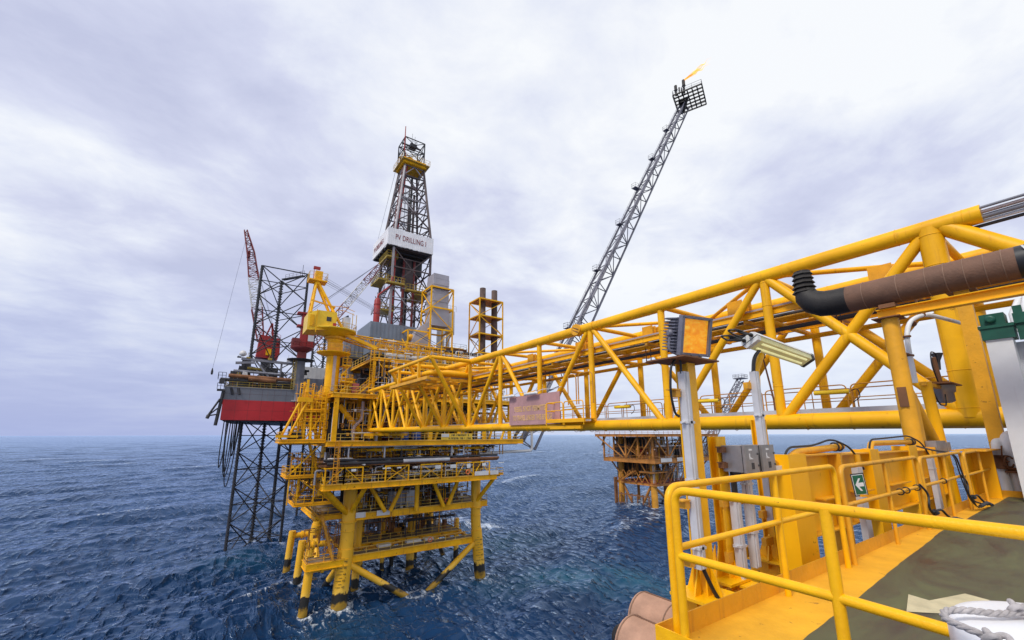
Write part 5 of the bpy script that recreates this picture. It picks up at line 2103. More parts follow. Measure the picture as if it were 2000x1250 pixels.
    m.tube((15.0, 69.6, Z5 - 1.6), (18.6, 69.6, Z4 + 1.2), 0.42, n=14)
    m.build('deck_brace', yellow_far, t)
    # ---------------- weather deck
    deck_slab(t, 13.4, 47, 67.0, 96, Z5, 0.62, yellow_far, grating)
    rails(t, [(13.4, 84), (13.4, 67.05), (19.4, 67.05)], Z5)
    rails(t, [(19.6, 67.05), (47, 67.05), (47, 96)], Z5)
    clutter(t, 20, 45, 69.5, 80, Z5, Z6 - 0.6, 61, 26, 10, 8, 4)
    clutter(t, 15.5, 20, 72, 80, Z5, Z5 + 4, 62, 6, 2, 4, 0)
    for x in (20.3, 24.0, 29.8, 36, 42.5):
        m = MB()
        m.tube((x, 70.6, Z5), (x, 70.6, Z6 - 0.5), 0.26, n=12)
        m.build('column', yellow_far, t)
    for k in range(5):
        a = 21 + k * 4.6
        m = MB()
        m.bar((a, 70.4, Z5 + 0.4), (a + 4.4, 70.4, Z6 - 0.8), 0.14)
        m.bar((a + 4.4, 70.45, Z5 + 0.4), (a, 70.45, Z6 - 0.8), 0.14)
        m.build('cross_brace', pinkish if k % 2 else yellow_far, t)
    # ---------------- upper module deck
    deck_slab(t, 20.0, 46, 70.4, 94, Z6, 0.5, yellow_far, grating)
    rails(t, [(20.0, 90), (20.0, 70.45), (46, 70.45), (46, 94)], Z6)
    for i in range(7):
        x = 21.0 + i * 2.3
        m = MB()
        m.bar((x, 70.6, Z6), (x, 70.6, Z6 + 3.6), 0.12)
        m.bar((x, 70.6, Z6 + 3.4), (x + 2.3, 70.6, Z6 + 3.4), 0.10)
        m.bar((x, 70.6, Z6 + 2.2), (x + 2.3, 70.6, Z6 + 2.2), 0.08)
        m.build('canopy_frame', yellow_far, t)
    for x, y, w in ((22.4, 71, 1.6), (24.6, 71.4, 2.0), (27.2, 71.6, 1.8), (30.0, 72, 2.2)):
        m = MB()
        m.lathe((x, y, Z6 + 0.7), (1, 0, 0), [(0.15, -0.3), (0.5, 0), (0.5, w), (0.15, w + 0.3)], 14)
        m.box(x + 0.2, x + w - 0.2, y - 0.35, y + 0.35, Z6, Z6 + 0.4)
        m.build('white_vessel', white_far, t)
    m = MB()
    m.path(fillet([(28, 70.9, Z6 + 0.9), (31.5, 70.9, Z6 + 1.2), (33.4, 70.9, Z6 + 0.8), (33.4, 70.9, Z6 - 0.8)], 0.6), 0.28, 12)
    m.build('riser_pipe', white_far, t)
    for x, z in ((20.8, Z6 + 1.4), (22.2, Z6 + 3.1), (25.3, Z6 + 1.2), (19.8, Z6 + 3.2)):
        m = MB()
        m.box(x, x + 1.5, 70.2, 70.4, z, z + 0.16)
        m.build('strip_lamp', lamp_white, t)
    clutter(t, 21, 44, 73, 84, Z6, Z6 + 4.0, 71, 16, 5, 8, 3)
    # caged ladder
    m = MB()
    ladder(m, (19.7, 69.9, Z5), (19.7, 69.9, Z6 + 1.2), 0.6, 0.05, 0.35, (1, 0, 0), (0, -0.85, 0))
    m.build('caged_ladder', yellow_far, t)
    m = MB()
    ladder(m, (15.6, 70.6, Z5), (15.6, 70.6, Z6 + 0.5), 0.6, 0.05, 0.35, (1, 0, 0), (0, -0.85, 0))
    m.build('caged_ladder', yellow_far, t)
    m = MB()
    stairs(m, (17.5, 70.5, Z5), (21.0, 70.5, Z5 + 3.2), 0.9, 12)
    m.build('stairs', yellow_far, t)
    # ---------------- access tower on the left side
    for x, y in ((10.2, 69.2), (13.0, 69.2), (10.2, 72.6), (13.0, 72.6)):
        m = MB()
        m.bar((x, y, Z4), (x, y, 8.2 if x < 11 else Z5), 0.32, 0.32)
        m.build('tower_post', yellow_far, t)
    for z, x0, x1, y0, y1 in ((3.7, 10.0, 13.4, 68.9, 73.0), (Z2 + 1.35, 8.6, 13.1, 69.2, 75.2), (-9.7, 10.0, 15.0, 69.5, 75.5)):
        deck_slab(t, x0, x1, y0, y1, z, 0.34, yellow_far, grating)
        rails(t, [(x1, y1), (x0, y1), (x0, y0), (x1, y0)], z, yellow_far, sp=1.2)
    for a, b in (((12.6, 70.6, Z4), (10.6, 70.6, 3.7)), ((10.6, 71.8, 3.7), (12.6, 71.8, Z5)), ((12.8, 70.4, Z2 + 1.35), (11.2, 70.4, Z4)), ((10.6, 73.8, -9.7), (13.4, 73.8, Z2 + 1.35)),
                 ((14.2, 72.6, -12.4), (11.2, 72.6, -9.7)), ((16.2, 71.2, ZL), (14.2, 71.2, Z1))):
        m = MB()
        stairs(m, a, b, 0.9, 14)
        m.build('stairs', yellow_far if a[2] > -12 else orange_far, t)
    for x, y in ((9.0, 69.4), (10.2, 69.6), (14.6, 69.6), (10.2, 75.2), (12.4, 69.4)):
        m = MB()
        m.bar((x, y, -9.7), (x, y, Z2 + 1.35), 0.16)
        m.build('tower_post', yellow_far, t)
    m = MB()
    m.bar((10.2, 69.6, Z2 + 0.9), (14.6, 69.6, -9.5), 0.12)
    m.bar((14.6, 69.62, Z2 + 0.9), (12.2, 69.62, -9.5), 0.12)
    m.build('cross_brace', yellow_far, t)
    for a in (0.0, 0.95):
        m = MB()
        m.tube((7.4 + a, 68.8, 0.0), (9.4 + a, 69.0, 5.0), 0.17, n=12)
        m.build('strut', yellow, t)
    m = MB()
    m.box(9.0, 11.0, 68.7, 69.5, 4.8, 5.5)
    m.build('strut_block', yellow_far, t)
    m = MB()
    m.bar((6.6, 68.4, -0.2), (9.4, 68.4, -0.2), 0.9, 0.34)
    m.build('strut_foot', yellow_far, t)
    for x, y, z, nm in ((8.4, 69.4, Z4 + 0.3, 'winch'), (9.4, 71.0, Z2 + 1.4, 'winch')):
        m = MB()
        m.lathe((x, y, z + 0.8), (1, 0, 0), [(0.75, -0.15), (0.75, 0), (0.4, 0.02), (0.4, 1.3), (0.75, 1.32), (0.75, 1.47)], 14)
        m.box(x - 0.2, x + 1.6, y - 0.7, y + 0.7, z, z + 0.45)
        for q in range(4):
            m.tube((x + q * 0.4, y - 0.8, z + 0.2), (x + q * 0.4 + 0.2, y + 0.5, z + 1.9), 0.05, n=5)
        m.build(nm, black_rubber, t)
    rng = random.Random(31)
    for x, y in ((11.2, 69.0), (12.0, 70.0), (10.6, 73.2), (11.8, 73.6), (13.3, 70.8), (9.6, 70.4)):
        m = MB()
        m.tube((x, y, Z4), (x + rng.uniform(-0.3, 0.3), y, rng.uniform(4.5, 8.0)), rng.uniform(0.10, 0.24), n=10)
        m.build('tower_post', rng.choice([yellow_far, yellow_far, orange_far, pipe_white]), t)
    for z in (0.9, 2.3, 5.2):
        rails(t, [(13.4, 68.9), (10.0, 68.9), (10.0, 73)], z, yellow_far, sp=0.9, r=0.045)
    m = MB()
    ladder(m, (12.6, 68.7, Z4), (12.6, 68.7, Z5 + 1.0), 0.6, 0.05, 0.4, (1, 0, 0), (0, -0.8, 0))
    m.build('caged_ladder', yellow_far, t)
    m = MB()
    ladder(m, (14.6, 66.8, Z2), (14.6, 66.8, Z4), 0.6, 0.05, 0.4, (1, 0, 0), (0, -0.8, 0))
    m.build('caged_ladder', orange_far, t)
    for a, b in (((10.2, 69.0, Z4), (13.0, 69.0, 3.7)), ((13.0, 69.05, 3.7), (10.2, 69.05, Z5)), ((10.2, 69.2, 3.7), (10.2, 72.6, 8)), ((8.8, 69.3, Z2 + 1.4), (12.8, 69.3, Z4 - 0.4)), ((10.2, 75, -9.6), (14.6, 75, Z2))):
        m = MB()
        m.bar(a, b, 0.17)
        m.build('cross_brace', yellow_far, t)
    for z, x0, x1 in ((8.3, 15.0, 16.8), (10.9, 15.0, 16.4)):
        m = MB()
        m.box(x0, x1, 69.8, 71.6, z - 0.1, z)
        rail_loop(m, [(x0, 69.8, z), (x1, 69.8, z), (x1, 71.6, z)], h=1.15, sp=0.6, r=0.045, n=4, toe=0.15)
        m.bar((x0, 70, z - 1.6), (x1 - 0.3, 70, z - 0.1), 0.12)
        m.build('balcony', yellow_far, t)
    for x in (16.9, 21.6, 23.9, 26.8, 30.4, 33.2, 36.4, 39.5, 43.0):
        m = MB()
        m.box(x, x + rng.uniform(0.7, 1.5), 68.0, 68.15, Z4 - 1.0, Z4 - 0.9)
        m.build('strip_lamp', lamp_white, t)
        m = MB()
        m.box(x, x + rng.uniform(0.5, 1.3), 66.9, 67.02, Z2 + rng.uniform(1.4, 2.0), Z2 + 2.1)
        m.build('strip_lamp', lamp_white, t)
    tubing(t, 14, 42, 67.8, 70.5, Z2, Z3 - 0.2, 101, 73)
    tubing(t, 14, 43, 67.8, 70.5, Z3 + 0.5, Z4 - 0.7, 102, 83)
    tubing(t, 15, 47, 67.5, 70, Z4, Z5 - 0.6, 103, 73, [yellow_far, white_far, orange_far])
    tubing(t, 19.5, 40, 72.4, 75, Z1, Z2 - 0.9, 104, 73)
    tubing(t, 20, 46, 67.8, 72, Z5, Z6 - 0.6, 105, 96, [yellow_far, white_far, orange_far, dark_steel])
    tubing(t, 20.5, 45, 70.6, 74, Z6, Z6 + 3.0, 106, 80, [yellow_far, white_far, orange_far])
    tubing(t, 20, 41, 79, 86, ZL, Z1 - 1.2, 107, 64, [rust_plate, orange_far, dark_steel])
    tubing(t, 9, 13.4, 69, 74, Z4, Z5 + 1.5, 108, 41, [yellow_far, orange_far])
    tubing(t, 9, 13.4, 69.5, 75, -9.6, Z2 + 4.5, 109, 41, [yellow_far, orange_far, dark_steel])
    tubing(t, 12.8, 18, 72, 76, ZL, Z1 - 1, 110, 35, [orange_far, rust_plate])
    # bumper piles on the left
    for x, y, zt in ((13.0, 72.4, -18.6), (13.5, 83.2, -17.6), (13.6, 95.6, -18.2)):
        m = MB()
        m.tube((x - 0.15, y, -27), (x + 0.35, y, zt), 0.62, n=16)
        m.build('bumper_pile', leg_paint, t)
        m = MB()
        m.tube((x + 0.3, y, zt - 0.9), (18.0, y, zt - 0.9), 0.5, n=14)
        m.lathe((x + 1.9, y, zt - 0.9), (1, 0, 0), [(0.72, 0), (0.72, 0.4)], 14)
        m.build('bumper_arm', leg_paint, t)
    # overboard pipe at the right end
    m = MB()
    m.path(fillet([(40, 69, -3.4), (52.7, 69.6, -3.2), (52.7, 69.6, 1.0)], 0.7), 0.27, 12)
    m.build('overboard_pipe', white_far, t)
    for x in (44.5, 45.2):
        m = MB()
        m.bar((x, 69, -3.7), (x, 69, Z4 - 0.7), 0.14)
        m.build('hanger', orange_far, t)
    for x, y, z in ((34.9, 71.45, Z1 + 0.7), (36.6, 66.95, Z2 + 0.7), (32.2, 71.9, ZL + 0.65)):
        m = MB()
        m.torus((x, y, z), (0, 1, 0), 0.34, 0.09, 16, 8)
        b_ = m.build('lifebuoy', paint('lifebuoy_orange', (0.70, 0.16, 0.05), 0.5), t)


build_platform()


def build_platform_items():
    for x, lab in ((24.5, 'left blue drum on the main deck below the bridge'), (26.7, 'right blue drum on the main deck below the bridge')):
        t = thing('tank', lab, 'tank', (x + 0.9, 68.8, Z4), 'blue drums on the platform main deck')
        m = MB()
        m.lathe((x + 0.85, 68.8, Z4), (0, 0, 1), [(0.78, 0), (0.82, 0.05), (0.82, 0.45), (0.85, 0.48), (0.82, 0.51), (0.82, 0.95), (0.85, 0.98), (0.82, 1.01), (0.82, 1.4), (0.7, 1.46)], 20)
        m.build('body', blue_paint, t)
        m = MB()
        m.torus((x + 0.85, 68.8, Z4 + 1.46), (0, 0, 1), 0.70, 0.04, 20, 6)
        m.build('rim', dark_steel, t)
    g = thing('name_board', 'yellow board with dark lettering and a white corner on the platform rail', 'sign', (34, 66.9, Z4))
    m = MB()
    m.box(31.3, 37.3, 66.85, 66.92, Z4 + 0.05, Z4 + 1.10)
    m.build('board', paint('sign_yellow', (0.72, 0.46, 0.03), 0.5, var=0.1, rust=0.15, scale=1), g)
    m = MB()
    m.box(31.32, 32.7, 66.82, 66.849, Z4 + 0.55, Z4 + 1.08)
    m.build('white_corner', white_far, g)
    rng = random.Random(8)
    for z, a, b in ((Z4 + 0.18, 32.7, 37.1), (Z4 + 0.72, 33.2, 36.6)):
        x = a
        m = MB()
        while x < b:
            w = rng.uniform(0.10, 0.22)
            if rng.random() > 0.15:
                m.box(x, x + w * 0.45, 66.835, 66.849, z, z + 0.28)
                m.box(x, x + w, 66.83, 66.834, z + rng.choice((0, 0.12, 0.23)), z + 0.29)
            x += w + 0.07
        m.build('worn_lettering', black_rubber, g)
    for x, z, w, mt, lab in ((17.2, Z5 + 0.8, 1.0, paint('faded_red_panel', (0.52, 0.13, 0.12), 0.6), 'faded red cabinet on the weather deck beside the crane pedestal'),
                             (18.8, Z5 + 0.75, 0.95, pinkish, 'beige cabinet next to the caged ladder on the weather deck')):
        t = thing('cabinet', lab, 'cabinet', (x, 71.3, Z5), 'cabinets on the weather deck')
        m = MB()
        m.box(x, x + w, 71.2, 72.0, z - 0.6, z + 1.3)
        m.build('body', mt, t)
        m = MB()
        for q in (0.25, 0.75, 1.1):
            m.box(x - 0.02, x + w + 0.02, 71.16, 71.2, z - 0.6 + q * 1.2, z - 0.55 + q * 1.2)
        m.build('shelf', rust_plate, t)


build_platform_items()


def lattice(mb, p, q, w0, h0, w1=None, h1=None, n=8, r=0.06, rd=0.035, up=(0, 0, 1), cross=True):
    """four-chord lattice boom from p to q"""
    p, q = V3(p), V3(q)
    w1 = w0 if w1 is None else w1
    h1 = h0 if h1 is None else h1
    x, y, d = frame(q - p, up)

    def c(i, k):
        f = i / n
        w, h = w0 + (w1 - w0) * f, h0 + (h1 - h0) * f
        sx, sy = ((-1, -1), (1, -1), (1, 1), (-1, 1))[k]
        return p.lerp(q, f) + x * sx * w / 2 + y * sy * h / 2
    for k in range(4):
        mb.tube(c(0, k), c(n, k), r, n=6)
    for i in range(n):
        for k in range(4):
            j = (k + 1) % 4
            a, b = (c(i, k), c(i + 1, j)) if (i + k) % 2 else (c(i, j), c(i + 1, k))
            mb.tube(a, b, rd, n=4, cap=False)
            if cross:
                mb.tube(c(i, k), c(i, j), rd, n=4, cap=False)
    return mb


def build_platform_crane():
    t = thing('pedestal_crane', 'yellow pedestal crane with an A-frame and its boom laid down to the right', 'crane', (14.0, 71.5, Z5))
    X, Y = 13.9, 71.5
    m = MB()
    m.lathe((X, Y, Z5), (0, 0, 1), [(1.05, 0), (1.05, 8.4), (1.25, 8.8), (1.25, 9.5)], 28)
    m.build('pedestal', yellow, t)
    m = MB()
    m.box(X - 0.2, X + 0.25, Y - 1.12, Y - 1.0, Z5 + 0.6, Z5 + 8.3)
    m.build('cable_cover', pinkish, t)
    m = MB()
    m.lathe((X, Y, 12.85), (0, 0, 1), [(0.9, -0.5), (2.5, 0.0), (2.6, 0.1), (2.6, 0.2)], 28)
    m.build('service_walkway', yellow_far, t)
    m = MB()
    for a in range(18):
        an, bn = 2 * math.pi * a / 18, 2 * math.pi * (a + 1) / 18
        p, q = (X + 2.5 * math.cos(an), Y + 2.5 * math.sin(an), 13.05), (X + 2.5 * math.cos(bn), Y + 2.5 * math.sin(bn), 13.05)
        railing(m, p, q, 1.05, 9, 0.03, n=5)
    m.build('walkway_rail', yellow_far, t)
    m = MB()
    m.box(X - 1.3, X + 1.0, Y - 1.5, Y - 1.1, 13.1, 14.5)
    m.build('motor_box', yellow_worn, t)
    m = MB()
    m.lathe((X, Y, 15.2), (0, 0, 1), [(1.35, 0), (1.55, 0.1), (1.55, 0.5), (1.3, 0.6)], 28)
    m.build('slew_ring', yellow_worn, t)
    m = MB()
    m.lathe((X - 0.4, Y, 15.75), (0, 0, 1), [(1.5, 0), (3.6, 0.7), (3.7, 0.8), (3.7, 0.95)], 10, smooth=False)
    m.build('slew_platform', crane_yellow, t)
    m = MB()
    m.prism([(9.3, 69.6, 16.0), (10.7, 69.0, 16.0), (13.4, 69.0, 16.3), (13.4, 69.0, 19.2), (10.7, 69.0, 19.2), (9.3, 69.6, 18.8)], (0, 4.2, 0))
    cab = m.build('machinery_house', crane_yellow, t)
    m = MB()
    m.box(10.4, 10.52, 68.94, 69.0, 15.6, 19.3)
    m.build('house_edge', yellow_far, t)
    m = MB()
    m.box(11.9, 12.6, 68.93, 68.99, 17.6, 18.3)
    m.build('window', dark_steel, cab)
    m = MB()
    m.box(9.55, 10.2, 69.2, 69.3, 16.6, 18.4)
    m.build('door', yellow_far, cab)
    m = MB()
    m.box(12.9, 13.4, 68.90, 68.98, 16.6, 17.4)
    m.build('hazard_plate', red_paint, cab)
    m = MB()
    m.box(14.6, 15.6, 69.4, 70.8, 16.7, 18.8)
    m.build('operator_cabinet', light_grey, t)
    m = MB()
    rail_loop(m, [(13.5, 68.8, 16.6), (15.8, 69.2, 16.6), (16.8, 70.2, 16.6), (16.8, 73, 16.6)], h=1.1, sp=0.9, r=0.035, n=5)
    m.bar((15.9, 69.4, 17.2), (15.9, 69.4, 19.6), 0.1).bar((16.7, 70.2, 17.2), (16.7, 70.2, 19.6), 0.1)
    m.build('platform_rail', rail_pale, t)
    # A-frame (gantry)
    top = Vector((10.2, 71.2, 24.6))
    for a, r in (((9.6, 69.6, 18.8), 0.22), ((9.8, 73.2, 18.8), 0.22), ((14.6, 69.5, 16.6), 0.24), ((14.6, 73.0, 16.6), 0.24), ((12.6, 70.2, 18.8), 0.18)):
        m = MB()
        m.tube(a, top + Vector((0, (a[1] - 71.4) * 0.25, 0)), r, n=10)
        m.build('gantry_leg', yellow, t)
    m = MB()
    m.bar((9.6, 69.9, 20.9), (13.1, 69.9, 20.3), 0.22)
    m.bar((13.1, 69.9, 20.3), (13.1, 72.6, 20.3), 0.2)
    m.bar((9.8, 69.9, 20.9), (9.8, 72.6, 20.9), 0.2)
    m.path([(13.0, 70, 20.5), (14.6, 70, 20.6), (16.4, 70.4, 20.2)], 0.05, 5)
    m.path([(13.3, 70, 19.9), (14.6, 70, 20.0), (16.4, 70.4, 19.6)], 0.05, 5)
    m.build('gantry_tie', yellow_worn, t)
    m = MB()
    m.box(9.0, 11.7, 70.2, 72.4, 24.4, 24.6)
    m.box(9.9, 11.0, 70.6, 72.0, 24.6, 26.2)
    m.build('gantry_head', yellow, t)
    m = MB()
    rail_loop(m, [(9.0, 72.4, 24.6), (9.0, 70.2, 24.6), (11.7, 70.2, 24.6), (11.7, 72.4, 24.6)], h=1.2, sp=0.8, r=0.03, n=5)
    m.build('head_rail', rail_pale, t)
    m = MB()
    m.box(9.6, 10.6, 70.9, 71.4, 26.6, 27.0)
    m.tube((9.7, 71.1, 24.6), (9.7, 71.1, 26.8), 0.05, n=5)
    m.build('aircraft_lamp', red_paint, t)
    # boom laid almost flat
    m = MB()
    lattice(m, (15.0, 71.2, 15.9), (20.0, 71.6, 15.35), 1.2, 0.9, 1.8, 1.6, 4, 0.11, 0.05)
    lattice(m, (20.0, 71.6, 15.35), (34.0, 73.0, 15.2), 1.8, 1.6, 1.8, 1.6, 11, 0.11, 0.05)
    m.build('boom', yellow_far, t)
    m = MB()
    m.bar((15.0, 70.4, 16.2), (20.5, 70.6, 14.4), 0.3, 0.5)
    m.build('boom_root', yellow, t)
    for dy in (-0.5, 0.5):
        for k in range(3):
            m = MB()
            m.tube((11.2, 71.2 + dy, 25.4 - k * 0.35), (33.5, 72.8 + dy, 16.4), 0.022, n=4)
            m.build('pendant_rope', rope_dark, t)


crane_yellow = paint('bright_crane_yellow', (0.80, 0.50, 0.01), 0.4, var=0.10, rust=0.12, streak=0.3, scale=0.8)
rope_dark = paint('steel_rope', (0.16, 0.17, 0.22), 0.6, var=0.1)
build_platform_crane()


def frame_tower(t, x0, x1, y0, y1, levels, mat, w=0.22, inset=0.0, nm='tower_frame'):
    """braced square tower, one part per storey"""
    for i in range(len(levels) - 1):
        z0, z1 = levels[i], levels[i + 1]
        m = MB()
        P = [(x0, y0), (x1, y0), (x1, y1), (x0, y1)]
        for k in range(4):
            a, b = P[k], P[(k + 1) % 4]
            m.bar((*a, z0), (*a, z1), w)
            m.bar((*a, z1), (*b, z1), w * 0.9, w * 1.2)
            u, v = (a, b) if (i + k) % 2 else (b, a)
            m.bar((*u, z0), (*v, z1 - w * 0.5), w * 0.6)
        m.build(nm, mat, t)


def build_exhausts():
    t = thing('exhaust_duct', 'square grey exhaust duct rising inside a yellow braced tower', 'exhaust', (35, 79, Z6))
    frame_tower(t, 33.0, 38.0, 77.5, 82.5, [Z6, 16.6, 21.3, 25.9, 30.4], yellow_far, 0.26)
    frame_tower(t, 28.5, 33.0, 77.8, 82.5, [Z6, 16.6, 20.4], yellow_far, 0.24)
    for z0, z1, d in ((26.2, 27.5, 0.75), (27.55, 29.3, 0.7), (29.35, 31.2, 0.75), (31.25, 32.6, 0.7), (32.65, 33.7, 0.75), (22.2, 26.1, 0.6)):
        m = MB()
        m.box(33.0 + d, 38.0 - d, 77.5 + d, 82.5 - d, z0, z1)
        m.build('duct_section', duct_grey, t)
    m = MB()
    m.box(33.5, 37.5, 78.0, 82.0, 30.42, 30.48)
    m.build('duct_flange', dark_steel, t)
    m = MB()
    n = 8
    pts = []
    for i in range(n + 1):
        a = math.pi / 2 * i / n
        pts.append((29.8 + 4.0 * (1 - math.cos(a)), 17.2 + 5.6 * math.sin(a)))
    poly = [(x, 78.6, z) for x, z in pts] + [(33.8, 78.6, 17.2)]
    m.prism(poly, (0, 3.2, 0))
    m.build('duct_bend', duct_grey, t)
    m = MB()
    m.box(29.0, 32.4, 78.2, 82, Z6 + 0.5, 17.1)
    for k in range(8):
        m.box(28.95, 32.45, 78.1, 78.2, Z6 + 0.8 + k * 0.5, Z6 + 0.95 + k * 0.5)
    m.build('turbine_housing', grey_steel, t)
    t = thing('exhaust_stack_tower', 'open yellow tower holding two rusty exhaust stacks', 'exhaust', (48, 81, Z6))
    frame_tower(t, 45.2, 51.4, 78.6, 83.4, [13.0, 17.8, 22.2, 26.4, 30.4], yellow_far, 0.24)
    for z in (17.8, 22.2, 26.4, 30.4):
        m = MB()
        m.box(45.4, 51.2, 78.8, 83.2, z - 0.06, z)
        m.build('tower_platform', orange_far, t)
    for x in (47.0, 50.2):
        m = MB()
        m.lathe((x, 80.4, 13.2), (0, 0, 1), [(0.75, 0), (0.75, 12.5), (0.70, 12.6), (0.70, 20.3), (0.60, 20.3)], 20)
        m.build('stack', stack_rust, t)
    m = MB()
    m.bar((42.8, 78.6, 16.5), (45.2, 78.6, 21.0), 0.14)
    m.build('raker', grey_steel, t)
    b = thing('louvre_house', 'brown louvred equipment house left of the twin stack tower', 'equipment house', (40, 84, Z6))
    m = MB()
    m.box(38.5, 44.4, 83, 88, 13.0, 19.0)
    m.build('body', rust_plate, b)
    m = MB()
    for k in range(10):
        m.box(38.7, 44.2, 82.9, 83, 13.6 + k * 0.52, 13.78 + k * 0.52)
    m.build('louvres', dark_steel, b)
    for x in (38.5, 40.4, 42.4, 44.4):
        m = MB()
        m.bar((x, 82.8, 13), (x, 82.8, 19.2), 0.12)
        m.build('post', pinkish, b)
    m = MB()
    rail_loop(m, [(38.5, 83, 19.05), (44.4, 83, 19.05), (44.4, 88, 19.05)], h=1.0, sp=1.5, r=0.03, n=4)
    m.build('roof_rail', grey_steel, b)


duct_grey = paint('duct_grey', (0.36, 0.34, 0.37), 0.55, var=0.12, rust=0.08, streak=0.3, scale=0.5)
stack_rust = paint('burnt_stack_steel', (0.09, 0.055, 0.045), 0.75, var=0.5, rust=0.35, rustcol=(0.22, 0.13, 0.08), scale=0.5)
build_exhausts()


def build_flare():
    t = thing('flare_boom', 'grey lattice flare boom leaning up to the right with a burning tip', 'flare boom', (51, 71, 0))
    A = Vector((53.0, 72.0, -2.0))
    # far end found from the same bearing as in the photograph, 120 m out
    B = Vector((109.0, 61.7, 101.2))
    d = (B - A).normalized()
    side = d.cross(Vector((0, 0, 1))).normalized()
    upv = side.cross(d).normalized()
    L_ = (B - A).length
    n = 22

    def c(f, k):
        w = 3.6 + (2.4 - 3.6) * f
        h = 4.6 + (2.6 - 4.6) * f
        p = A + d * L_ * f
        return p + side * ((-w / 2, w / 2, 0)[k]) + upv * ((h / 2, h / 2, -h / 2)[k])
    for k in range(3):
        m = MB()
        m.tube(c(0, k), c(1, k), 0.30, 0.22, n=10)
        m.build('chord', flare_grey, t)
    for i in range(n):
        f0, f1 = i / n, (i + 1) / n
        m = MB()
        m.tube(c(f0, 0), c(f0, 1), 0.11, n=6)
        for k in (0, 1):
            m.tube(c(f0, k), c(f0, 2), 0.12, n=6)
            a, b = (c(f0, 2), c(f1, k)) if i % 2 else (c(f0, k), c(f1, 2))
            m.tube(a, b, 0.11, n=6)
        m.tube(c(f0, i % 2), c(f1, 1 - i % 2), 0.10, n=6)
        m.build('bay_bracing', flare_grey, t)
    for off, r in ((-0.5, 0.30), (0.3, 0.24), (0.9, 0.16)):
        m = MB()
        p = side * off + upv * 1.1
        m.tube(A + p, B + p * 0.6, r, n=10)
        m.build('flare_pipe', flare_grey, t)
    m = MB()
    p = upv * 2.4 - side * 1.4
    q = upv * 1.4 - side * 1.0
    railing(m, A + p, B + q, 1.1, 3.0, 0.045, n=4)
    m.build('walkway_rail', flare_grey, t)
    for f in (0.245, 0.40, 0.54, 0.66, 0.77, 0.885):
        p = A + d * L_ * f + upv * (2.4 - 1.0 * f) - side * 1.2
        m = MB()
        w = 1.5 if abs(f - 0.66) > 0.01 else 2.6
        w *= 0.7
        m.box(p.x - w, p.x + w * 0.4, p.y - 0.7, p.y + 0.7, p.z, p.z + 0.12)
        rail_loop(m, [(p.x + w * 0.4, p.y - 0.7, p.z), (p.x - w, p.y - 0.7, p.z), (p.x - w, p.y + 0.7, p.z), (p.x + w * 0.4, p.y + 0.7, p.z)], h=1.3, sp=1.2, r=0.04, n=4)
        m.build('rest_platform', flare_grey, t)
    # tip platform with open grid floor, set square to the boom's heading
    Pz = B.z + 0.5
    ex, ey = Vector((0.39, -0.92, 0)), Vector((0.92, 0.39, 0))
    c0 = B + ex * 1.3 - ey * 1.0
    c0.z = Pz

    def G(a, b, z=0.0):
        return c0 + ex * a + ey * b + Vector((0, 0, z))
    W, D = 4.1, 4.6
    m = MB()
    for i in range(7):
        a = -W + 2 * W * i / 6
        m.bar(G(a, -D), G(a, D), 0.30, 0.4)
    for j in range(7):
        b = -D + 2 * D * j / 6
        m.bar(G(-W, b, 0.01), G(W, b, 0.01), 0.30, 0.38)
    m.build('tip_grid', soot_black, t)
    m = MB()
    rail_loop(m, [G(-W, -D), G(W, -D), G(W, D), G(-W, D), G(-W, -D)], h=1.6, sp=2.8, r=0.06, n=4)
    m.build('tip_rail', flare_grey, t)
    m = MB()
    for o in range(4):
        m.tube(B + side * (-0.8 + o * 0.5) - d * 4, G(-2.2 + o * 0.7, -0.5 - o * 0.4), 0.24, n=8)
    m.bar(G(-2.2, -1.4, -0.4), G(-2.2, 2.0, -0.4), 1.8, 0.9)
    m.build('tip_manifold', soot_black, t)
    for a, b, h, r in ((-3.2, -4.0, 3.6, 0.42), (-2.2, -4.1, 2.4, 0.2), (-0.9, -3.8, 4.6, 0.45), (-1.6, -3.6, 2.2, 0.22)):
        m = MB()
        m.lathe(G(a, b), (0.04, 0, 1), [(r * 0.7, 0), (r * 0.7, h * 0.5), (r * 1.3, h * 0.55), (r, h * 0.62), (r, h), (r * 0.8, h)], 12)
        m.build('burner', soot_black, t)
    # flame blown to the right
    fl = flame_mat()
    base = G(-0.7, -3.8, 4.5)
    rng = random.Random(2)
    wind = (ex * 0.92 + Vector((0, 0, 0.40))).normalized()
    for i in range(7):
        Lf = (9.0, 7.5, 6.0, 8.0, 4.5, 4.0, 6.5)[i]
        off = Vector((rng.uniform(-0.4, 0.4), rng.uniform(-0.4, 0.4), rng.uniform(-0.3, 0.3)))
        wv = (wind + Vector((rng.uniform(-0.10, 0.10), rng.uniform(-0.10, 0.10), rng.uniform(-0.20, 0.04)))).normalized()
        pts, rad = [], []
        for k in range(12):
            f = k / 11
            w = Vector((math.sin(k * 1.7 + i), math.cos(k * 1.3 + i * 2), math.sin(k * 2.1 + i))) * 0.30 * f
            pts.append(base + off * 0.5 + wv * Lf * f + w)
            rad.append(max(0.02, (0.16 + 0.75 * math.sin(math.pi * min(1, f * 1.15)) ** 0.8) * (1 - f) ** 0.5 * (0.50 if i < 2 else 0.34)))
        m = MB()
        m.path(pts, rad, 10, cap=False)
        m.build('flame_tongue', fl, t)


